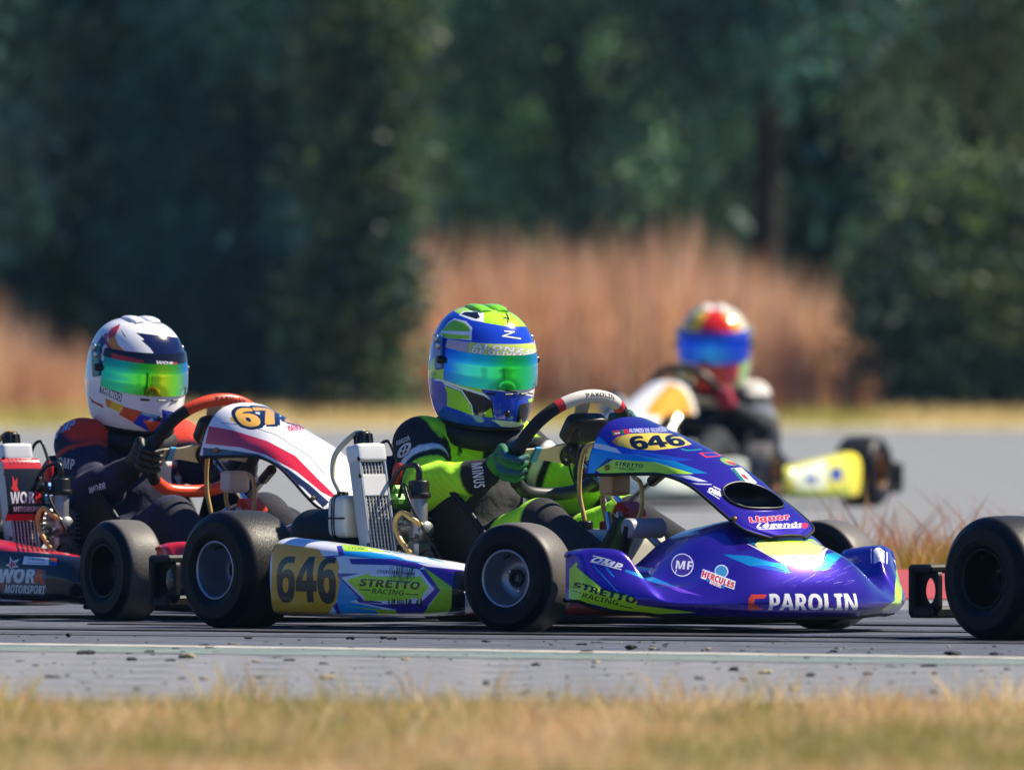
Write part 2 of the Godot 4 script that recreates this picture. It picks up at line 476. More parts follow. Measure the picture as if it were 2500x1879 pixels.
var NOSE_ART := [
	["P","c0f222",[0.0127,0.471,0.0238,0.4361,0.0361,0.4016,0.0452,0.4377,0.0546,0.4733,0.0644,0.511,0.0739,0.5463,0.082,0.579,0.0886,0.6114,0.0942,0.6455,0.0992,0.6841,0.1087,0.694,0.1172,0.7052,0.1252,0.7172,0.1332,0.7297,0.1413,0.7423,0.1499,0.7546,0.159,0.7676,0.1681,0.8437,0.1703,0.8982,0.1801,0.9028,0.1903,0.9071,0.2009,0.9099,0.2133,0.9097,0.2272,0.9071,0.2396,0.9062,0.2496,0.9085,0.2578,0.9133,0.2649,0.9192,0.2717,0.9256,0.2782,0.9323,0.2847,0.9391,0.2914,0.9458,0.2985,0.9525,0.2922,0.9576,0.2863,0.9625,0.2805,0.9674,0.2748,0.9724,0.269,0.9777,0.263,0.9833,0.2565,0.9896,0.249,0.9967,0.2396,1.0059,0.2257,1.0132,0.2102,1.0209,0.1975,1.0209,0.1866,1.0209,0.1763,1.0209,0.1664,1.0209,0.1565,1.0209,0.1468,1.0142,0.1376,1.0052,0.1288,0.9967,0.12,0.9892,0.111,0.9834,0.1014,0.9803,0.0911,0.9828,0.0802,0.9914,0.0688,1.0025,0.0564,1.0111,0.0422,1.0098,0.0261,0.9964,0.0105,0.9775,0.0089,0.913,0.008,0.8411,0.0091,0.7099,0.0102,0.6285,0.0109,0.5728,0.0117,0.5213]],
	["P","2a1c90",[0.042,0.4029,0.0509,0.4572,0.0629,0.4922,0.075,0.5271,0.0854,0.5577,0.0935,0.5868,0.1,0.6164,0.1056,0.648,0.113,0.6642,0.1198,0.6817,0.1263,0.7006,0.1328,0.7208,0.1395,0.7418,0.1304,0.7303,0.1215,0.719,0.1123,0.7083,0.1021,0.699,0.0965,0.6645,0.0899,0.6349,0.0824,0.6073,0.0735,0.5799,0.0634,0.5511,0.053,0.5196,0.0435,0.4858,0.0339,0.4545]],
	["P","1d9fe0",[0.1033,0.4522,0.116,0.5304,0.124,0.6144,0.1321,0.7199,0.1301,0.7319,0.1217,0.622,0.1136,0.5369,0.1007,0.4573]],
	["P","1d9fe0",[0.1325,0.4623,0.1412,0.5458,0.1371,0.5564,0.1289,0.4707]],
	["T","101018","STRETTO",[0.0246,0.6363,0.0661,0.6832,0.1072,0.6971,0.1351,0.7332,0.1649,0.7725,0.0158,0.7832,0.0539,0.8617,0.0982,0.8243,0.1307,0.8477,0.1645,0.8851],0.5,"",0],
	["T","2c5a10","RACING",[0.0457,0.8979,0.0702,0.8832,0.094,0.8524,0.114,0.8496,0.1317,0.8586,0.0489,0.9583,0.0743,0.9414,0.097,0.9203,0.117,0.9229,0.1355,0.9352],0.1,"",0],
	["P","101018",[0.0137,0.8471,0.041,0.8985,0.0417,0.9106,0.0134,0.8619]],
	["P","101018",[0.138,0.9252,0.1671,0.948,0.1681,0.9607,0.1389,0.9376]],
	["T","f2f2f2","OMP",[0.1156,0.3907,0.13,0.4066,0.1445,0.419,0.1603,0.4296,0.1767,0.44,0.0939,0.418,0.1134,0.4388,0.1291,0.4554,0.1444,0.4698,0.161,0.4831],1,"",0],
	["P","f2f2f2",[0.1071,0.3747,0.1485,0.4153,0.1472,0.4226,0.1056,0.3831]],
	["P","f2f2f2",[0.0948,0.4191,0.121,0.4437,0.1429,0.462,0.167,0.4776,0.1654,0.4855,0.1416,0.4695,0.1198,0.4509,0.0932,0.4264]],
	["P","2f9be8",[0.1785,0.4788,0.1884,0.4819,0.1986,0.4802,0.2108,0.4643,0.3008,0.1074,0.2916,0.152,0.2891,0.188,0.2905,0.2156,0.2921,0.2481,0.2944,0.2791,0.2964,0.3119,0.2961,0.3532,0.2919,0.4132,0.2884,0.4757,0.2895,0.5162,0.2924,0.5461,0.2959,0.5728,0.2999,0.5986,0.2951,0.578,0.2906,0.5574,0.2863,0.5361,0.2825,0.5123,0.2797,0.4817,0.2801,0.4331,0.2833,0.3726,0.2833,0.3306,0.2806,0.3016,0.2766,0.2777,0.2732,0.2526,0.2257,0.4719,0.2096,0.5102,0.1987,0.5165,0.1896,0.5127,0.1807,0.5053,0.1719,0.4956]],
	["P","6a3cc8",[0.2821,0.2805,0.2865,0.3049,0.2896,0.3343,0.2903,0.3742,0.2887,0.4265,0.2888,0.4733,0.2906,0.5139,0.2943,0.5437,0.2987,0.5703,0.3036,0.5962,0.3089,0.6233,0.3027,0.6046,0.2967,0.5877,0.291,0.5719,0.2855,0.5566,0.2801,0.5417,0.2772,0.5153,0.2758,0.4785,0.2796,0.4134,0.2842,0.3494,0.2842,0.3106]],
	["P","e8e8ee",[0.3556,0.292,0.3502,0.3128,0.3435,0.3284,0.3368,0.3352,0.331,0.3316,0.3267,0.3182,0.3239,0.2969,0.3228,0.2704,0.3239,0.2414,0.3276,0.2129,0.3337,0.1882,0.3413,0.1695,0.3491,0.1578,0.3555,0.1548,0.3595,0.1613,0.3616,0.1755,0.3625,0.1954,0.3625,0.2188,0.3615,0.2437,0.3593,0.2686]],
	["P","41308f",[0.3546,0.2877,0.3497,0.3065,0.3437,0.3203,0.3377,0.3261,0.3324,0.3227,0.3284,0.3107,0.3257,0.2916,0.3247,0.2676,0.3257,0.2414,0.329,0.2157,0.3343,0.1932,0.341,0.1762,0.3479,0.1656,0.3538,0.1625,0.3577,0.1682,0.3599,0.181,0.3609,0.199,0.3609,0.2204,0.36,0.2433,0.358,0.2662]],
	["T","e8e8ee","MF",[0.3455,0.1888,0.3481,0.21,0.3515,0.2301,0.3553,0.2498,0.3593,0.2694,0.3315,0.2314,0.3353,0.2526,0.3394,0.2734,0.3435,0.2939,0.3473,0.3144],0.2,"",0],
	["P","e8e8ee",[0.3315,0.2449,0.3227,0.2673,0.3222,0.2617,0.3311,0.2394]],
	["P","e6eef4",[0.3727,0.5078,0.37,0.5203,0.3669,0.5291,0.3636,0.5338,0.3602,0.534,0.3572,0.5293,0.355,0.5197,0.3539,0.5055,0.3543,0.487,0.3565,0.4662,0.36,0.446,0.3641,0.4296,0.3681,0.4191,0.3717,0.415,0.3746,0.4175,0.3765,0.4259,0.3774,0.4393,0.3772,0.4561,0.3763,0.4744,0.3747,0.4922]],
	["P","3f8fc4",[0.3714,0.5053,0.369,0.5165,0.3663,0.5244,0.3634,0.5286,0.3605,0.5287,0.358,0.5246,0.3561,0.5162,0.3552,0.5037,0.3556,0.4878,0.3575,0.4699,0.3604,0.4526,0.3639,0.4383,0.3674,0.4289,0.3706,0.4251,0.3731,0.4269,0.3748,0.434,0.3755,0.4455,0.3755,0.46,0.3746,0.4759,0.3732,0.4915]],
	["P","eef0f4",[0.3578,0.3611,0.3572,0.3965,0.3565,0.4336,0.3566,0.469,0.3582,0.5002,0.3611,0.5263,0.3646,0.5493,0.3685,0.5702,0.3727,0.5899,0.3684,0.6138,0.3642,0.6406,0.3593,0.6205,0.3544,0.6004,0.3498,0.5799,0.3453,0.5582,0.3413,0.5343,0.3379,0.5068,0.336,0.4735,0.3361,0.4349,0.3475,0.3957]],
	["T","c8202c","HERCULES",[0.3549,0.3776,0.3533,0.4492,0.3557,0.5107,0.362,0.5566,0.3698,0.5958,0.3396,0.4298,0.3406,0.4987,0.3469,0.5489,0.355,0.5895,0.3639,0.6275],0.6,"",0],
	["P","2f6fb0",[0.3396,0.4734,0.3415,0.5101,0.3451,0.5399,0.3495,0.5657,0.3542,0.5895,0.3503,0.6117,0.3452,0.5856,0.3406,0.5578,0.3366,0.5268,0.334,0.4898]],
	["P","eef0f4",[0.3418,0.5007,0.3458,0.5382,0.3511,0.5696,0.346,0.5989,0.34,0.5664,0.335,0.5301]],
	["T","c8202c","TOOLS",[0.3413,0.5084,0.3432,0.5261,0.3454,0.5421,0.3478,0.557,0.3503,0.571,0.3356,0.5319,0.338,0.5486,0.3405,0.5642,0.3433,0.5789,0.3461,0.5931],0.2,"",0],
	["P","1d9fe0",[0.3954,0.3534,0.3985,0.3736,0.4015,0.394,0.4046,0.4141,0.408,0.4332,0.4118,0.4508,0.4161,0.4666,0.42,0.49,0.4249,0.5097,0.4305,0.5265,0.4364,0.5411,0.4435,0.5528,0.4508,0.5633,0.4582,0.5727,0.4587,0.5963,0.4595,0.6197,0.4544,0.6089,0.4493,0.5979,0.4444,0.5864,0.4396,0.5743,0.4333,0.5691,0.4272,0.5632,0.4212,0.5568,0.4152,0.5496,0.4095,0.5416,0.4039,0.5327,0.4,0.5112,0.3969,0.4859,0.3954,0.4557,0.3951,0.4218,0.3954,0.3867]],
	["P","2b62d8",[0.4039,0.5327,0.4104,0.5405,0.417,0.5473,0.4238,0.5533,0.4308,0.5584,0.4362,0.569,0.4417,0.5789,0.4473,0.5882,0.4531,0.5969,0.4584,0.6194,0.4511,0.6113,0.4439,0.6027,0.4368,0.5934,0.4298,0.5834,0.4229,0.5725,0.4163,0.5606,0.4099,0.5474]],
	["P","27b4d8",[0.5397,0.5127,0.5509,0.5004,0.5653,0.4782,0.5989,0.4226,0.8021,0.0014,0.8025,0.033,0.7922,0.0236,0.5695,0.5141,0.5545,0.5479,0.5438,0.5577,0.5343,0.5653,0.5253,0.5716,0.5317,0.5447]],
	["P","2b8fd8",[0.5145,0.582,0.5235,0.5757,0.5329,0.5682,0.5431,0.5593,0.5545,0.5479,0.5438,0.5699,0.5344,0.5887,0.526,0.606,0.5164,0.6094,0.5071,0.612,0.498,0.6139,0.5061,0.5983]],
	["P","f2f2f2",[0.4378,0.349,0.4388,0.3738,0.4395,0.4,0.4403,0.4261,0.4416,0.4507,0.4439,0.4725,0.4469,0.4916,0.4507,0.5081,0.4573,0.5135,0.4639,0.5181,0.4707,0.5218,0.4776,0.5249,0.4847,0.5272,0.492,0.5289,0.4996,0.5299,0.5075,0.5301,0.5156,0.5295,0.5241,0.5279,0.5365,0.4915,0.585,0.3682,0.6212,0.2469,0.585,0.3808,0.5417,0.4982,0.5319,0.5369,0.5245,0.5673,0.5158,0.5836,0.508,0.5843,0.5003,0.5845,0.4929,0.5841,0.4857,0.5833,0.4787,0.582,0.4719,0.5803,0.4651,0.5781,0.4584,0.5755,0.454,0.5614,0.4497,0.5465,0.4458,0.5304,0.4422,0.5126,0.4392,0.4921,0.4373,0.4681,0.4366,0.4404,0.4369,0.4097,0.4376,0.3784]],
	["P","2ea0dc",[0.4454,0.3029,0.452,0.3128,0.4585,0.3221,0.465,0.3308,0.4546,0.3603,0.4435,0.3912,0.441,0.3658,0.4441,0.3319]],
	["P","e4ec84",[0.4433,0.3883,0.4605,0.3501,0.4656,0.3581,0.4709,0.3654,0.4763,0.372,0.4819,0.3776,0.4879,0.3821,0.4942,0.3852,0.5012,0.3864,0.5089,0.3851,0.5174,0.3807,0.5273,0.3717,0.5393,0.3556,0.5546,0.3302,0.5722,0.2975,0.5804,0.3068,0.585,0.3556,0.5357,0.4895,0.5245,0.5288,0.5163,0.5307,0.5083,0.5317,0.5006,0.5318,0.4931,0.5313,0.4859,0.53,0.4789,0.5282,0.4722,0.5257,0.4655,0.5226,0.459,0.5188,0.4525,0.5142,0.4461,0.5088,0.4399,0.5024,0.439,0.4702,0.4404,0.4312]],
	["P","c0f222",[0.4562,0.359,0.4639,0.3475,0.4694,0.3552,0.4749,0.3621,0.4807,0.3681,0.4868,0.3729,0.4933,0.3763,0.5004,0.3779,0.5083,0.3768,0.5171,0.3724,0.5272,0.3633,0.5394,0.3475,0.5543,0.3239,0.5715,0.2932,0.5739,0.3121,0.5494,0.3656,0.533,0.3951,0.5214,0.4094,0.5118,0.417,0.5033,0.4208,0.4956,0.4218,0.4884,0.4208,0.4823,0.4133,0.4766,0.4045,0.4712,0.3944,0.4661,0.3833,0.4611,0.3714]],
	["T","1c1c30","SR",[0.4754,0.534,0.4848,0.5367,0.4946,0.5383,0.5049,0.5387,0.5156,0.5377,0.4666,0.5682,0.4759,0.5711,0.4854,0.5733,0.4953,0.5745,0.5056,0.5748],1,"",0],
	["P","20207a",[0.4259,0.5696,0.4425,0.5734,0.4593,0.5744,0.459,0.577,0.4422,0.576,0.4256,0.5722]],
	["P","20207a",[0.4296,0.5821,0.4465,0.5835,0.4636,0.5823,0.4634,0.5848,0.4463,0.5861,0.4294,0.5846]],
	["P","20207a",[0.4334,0.5949,0.4505,0.5949,0.4676,0.5924,0.4674,0.5949,0.4503,0.5974,0.4332,0.5975]],
	["T","f2f2f2","PAROLIN",[0.4158,0.724,0.4512,0.7349,0.4864,0.7404,0.5245,0.7411,0.5696,0.7353,0.4135,0.8614,0.4501,0.8577,0.4866,0.8595,0.5261,0.8632,0.5739,0.8741],0.35,"",0],
	["P","e0482a",[0.387,0.7105,0.395,0.7167,0.4032,0.7215,0.4115,0.7256,0.4067,0.7539,0.3989,0.7525,0.3912,0.7506,0.3882,0.7868,0.3895,0.805,0.4011,0.8055,0.4045,0.8586,0.3961,0.8622,0.3879,0.8664,0.3799,0.8714,0.3785,0.7998,0.3805,0.7447]],
	["P","3a24a8",[0.3908,0.7647,0.3972,0.781,0.4036,0.8379,0.3978,0.8447,0.3938,0.8052,0.389,0.7917]],
	["T","f2f2f2","OMP",[0.7757,0.3038,0.7809,0.2986,0.7864,0.2931,0.7926,0.2864,0.8013,0.2749,0.8025,0.4355,0.8099,0.4193,0.8171,0.4,0.8253,0.3768,0.8381,0.3455],1,"",0],
	["P","f2f2f2",[0.8029,0.2507,0.775,0.2806,0.7743,0.2671,0.8028,0.2383]],
	["P","f2f2f2",[0.8564,0.3703,0.8254,0.4511,0.817,0.4482,0.8456,0.3678]],
	["P","8c86c8",[0.5601,0.5918,0.5976,0.5296,0.5974,0.5318,0.5602,0.5931]],
	["P","241a60",[0.5253,0.6905,0.5545,0.6436,0.5546,0.6449,0.5254,0.6918]],
	["P","b4b0e0",[0.451,0.6136,0.4649,0.613,0.4647,0.6144,0.4509,0.6149]],
	["P","8c86c8",[0.4427,0.6658,0.4676,0.6373,0.4677,0.6386,0.4428,0.6673]],
	["P","241a60",[0.4791,0.659,0.4916,0.6439,0.4916,0.6452,0.4792,0.6604]],
	["P","b4b0e0",[0.4741,0.6692,0.5009,0.629,0.501,0.6302,0.4742,0.6706]],
	["P","8c86c8",[0.5486,0.6856,0.5772,0.6486,0.5772,0.6502,0.5487,0.687]],
	["P","241a60",[0.5771,0.5517,0.7743,0.1148,0.7739,0.1158,0.577,0.5533]],
	["P","b4b0e0",[0.497,0.6737,0.507,0.6698,0.5069,0.6713,0.4969,0.6752]],
	["P","8c86c8",[0.4548,0.6902,0.463,0.6865,0.463,0.688,0.4548,0.6917]],
	["P","241a60",[0.4874,0.6487,0.5079,0.6412,0.5078,0.6426,0.4873,0.6501]],
	["P","b4b0e0",[0.559,0.6589,0.5771,0.6421,0.577,0.6437,0.5589,0.6606]],
	["P","8c86c8",[0.5145,0.6455,0.5267,0.6378,0.5267,0.6393,0.5145,0.647]],
	["P","241a60",[0.5358,0.6531,0.5631,0.6299,0.563,0.6315,0.5357,0.6545]],
	["P","b4b0e0",[0.5423,0.5712,0.5511,0.5635,0.5509,0.5651,0.5421,0.5727]],
	["P","8c86c8",[0.5404,0.6336,0.5661,0.6022,0.5661,0.6036,0.5404,0.635]],
	["P","241a60",[0.5245,0.6086,0.5472,0.5962,0.547,0.5977,0.5243,0.61]],
	["P","b4b0e0",[0.497,0.5762,0.5077,0.5625,0.5077,0.5637,0.4971,0.5774]],
	["P","8c86c8",[0.5124,0.6737,0.5325,0.6498,0.5325,0.6512,0.5124,0.6751]],
	["P","241a60",[0.5407,0.645,0.5629,0.6186,0.5628,0.6199,0.5407,0.6463]],
	["P","b4b0e0",[0.5154,0.6124,0.5374,0.5921,0.5373,0.5934,0.5153,0.6137]],
	["P","8c86c8",[0.5239,0.6299,0.5503,0.5967,0.5503,0.598,0.5239,0.6312]],
	["P","241a60",[0.4472,0.6602,0.4689,0.6486,0.4689,0.65,0.4472,0.6617]],
	["P","b4b0e0",[0.5285,0.6797,0.5464,0.6674,0.5464,0.669,0.5285,0.6812]],
	["P","8c86c8",[0.5284,0.6788,0.5424,0.6676,0.5423,0.6692,0.5284,0.6803]],
	["P","241a60",[0.5387,0.6308,0.547,0.6243,0.5469,0.6258,0.5386,0.6322]],
	["P","1a1440",[0.291,0.8633,0.3024,0.8599,0.3028,0.8665,0.2914,0.8699]],
	["P","8078b8",[0.3325,0.8155,0.3455,0.8302,0.3456,0.8359,0.3325,0.8221]],
	["P","1a1440",[0.4079,0.8438,0.4258,0.8294,0.426,0.833,0.4082,0.8482]],
	["P","8078b8",[0.3862,0.8838,0.3927,0.8887,0.3931,0.895,0.3866,0.8901]],
	["P","1a1440",[0.3865,0.822,0.4023,0.812,0.4024,0.8156,0.3866,0.8262]],
	["P","8078b8",[0.4923,0.8152,0.5052,0.817,0.5052,0.8199,0.4923,0.8181]],
	["P","1a1440",[0.2987,0.8903,0.3052,0.8885,0.3058,0.8947,0.2992,0.8965]],
	["P","8078b8",[0.3102,0.8926,0.3224,0.8903,0.323,0.8965,0.3108,0.8987]],
	["P","1a1440",[0.2854,0.863,0.2894,0.8504,0.2898,0.8574,0.2859,0.8695]],
	["P","8078b8",[0.2905,0.8824,0.295,0.861,0.2955,0.8674,0.2911,0.8885]],
	["P","1a1440",[0.3726,0.8789,0.3821,0.8752,0.3825,0.8811,0.3731,0.8849]],
	["P","8078b8",[0.3608,0.811,0.3729,0.8134,0.373,0.8179,0.3608,0.816]],
	["P","1a1440",[0.3609,0.8917,0.3713,0.9035,0.3718,0.91,0.3613,0.8979]],
	["P","8078b8",[0.3295,0.8173,0.3455,0.8202,0.3456,0.826,0.3296,0.8241]],
	["P","b4d83a",[0.7461,0.6277,0.7659,0.6033,0.7867,0.6019,0.8131,0.59,0.8447,0.5597,0.9069,0.5298,0.9275,0.4866,0.9526,0.4226,0.9359,0.4812,0.9499,0.4979,0.9471,0.59,0.9276,0.6151,0.8719,0.6444,0.8296,0.681,0.8003,0.7316,0.7691,0.791,0.8016,0.9182,0.7479,0.9073,0.7251,0.9256,0.7058,0.9436,0.6859,0.953,0.6665,0.9576,0.6734,0.9119,0.6837,0.8681,0.7001,0.8168]],
	["P","d8dce8",[0.9526,0.4226,0.9171,0.4209,0.8894,0.3983,0.9101,0.4217,0.9245,0.4456,0.9359,0.477]]]
var PANEL_GRID := [[0.7777,0.365,0.126,0.786,0.4205,0.1138,0.79,0.466,0.09,0.794,0.49,0.0558,0.795,0.498,0,0.794,0.49,-0.0558,0.79,0.466,-0.09,0.786,0.4205,-0.1138,0.7777,0.365,-0.126],
	[0.86,0.366,0.122,0.866,0.4078,0.1122,0.87,0.442,0.092,0.874,0.466,0.057,0.875,0.474,0,0.874,0.466,-0.057,0.87,0.442,-0.092,0.866,0.4078,-0.1122,0.86,0.366,-0.122],
	[0.9527,0.368,0.12,0.956,0.3939,0.111,0.96,0.415,0.092,0.964,0.439,0.057,0.965,0.447,0,0.964,0.439,-0.057,0.96,0.415,-0.092,0.956,0.3939,-0.111,0.9527,0.368,-0.12],
	[1.0455,0.366,0.115,1.046,0.3822,0.1071,1.05,0.3954,0.09,1.054,0.407,0.0558,1.055,0.415,0,1.054,0.407,-0.0558,1.05,0.3954,-0.09,1.046,0.3822,-0.1071,1.0455,0.366,-0.115],
	[1.1273,0.345,0.112,1.126,0.3546,0.1044,1.13,0.3624,0.088,1.134,0.3682,0.0546,1.135,0.374,0,1.134,0.3682,-0.0546,1.13,0.3624,-0.088,1.126,0.3546,-0.1044,1.1273,0.345,-0.112],
	[1.1981,0.31,0.112,1.196,0.3169,0.1044,1.2,0.3226,0.088,1.204,0.3268,0.0546,1.205,0.331,0,1.204,0.3268,-0.0546,1.2,0.3226,-0.088,1.196,0.3169,-0.1044,1.1981,0.31,-0.112],
	[1.2686,0.272,0.115,1.266,0.2769,0.1079,1.27,0.281,0.092,1.274,0.284,0.057,1.275,0.287,0,1.274,0.284,-0.057,1.27,0.281,-0.092,1.266,0.2769,-0.1079,1.2686,0.272,-0.115],
	[1.319,0.242,0.105,1.316,0.2456,0.0989,1.32,0.2486,0.085,1.324,0.2508,0.0527,1.325,0.253,0,1.324,0.2508,-0.0527,1.32,0.2486,-0.085,1.316,0.2456,-0.0989,1.319,0.242,-0.105],
	[1.3514,0.222,0.05,1.348,0.2243,0.0469,1.352,0.2262,0.04,1.356,0.2276,0.0248,1.357,0.229,0,1.356,0.2276,-0.0248,1.352,0.2262,-0.04,1.348,0.2243,-0.0469,1.3514,0.222,-0.05]]
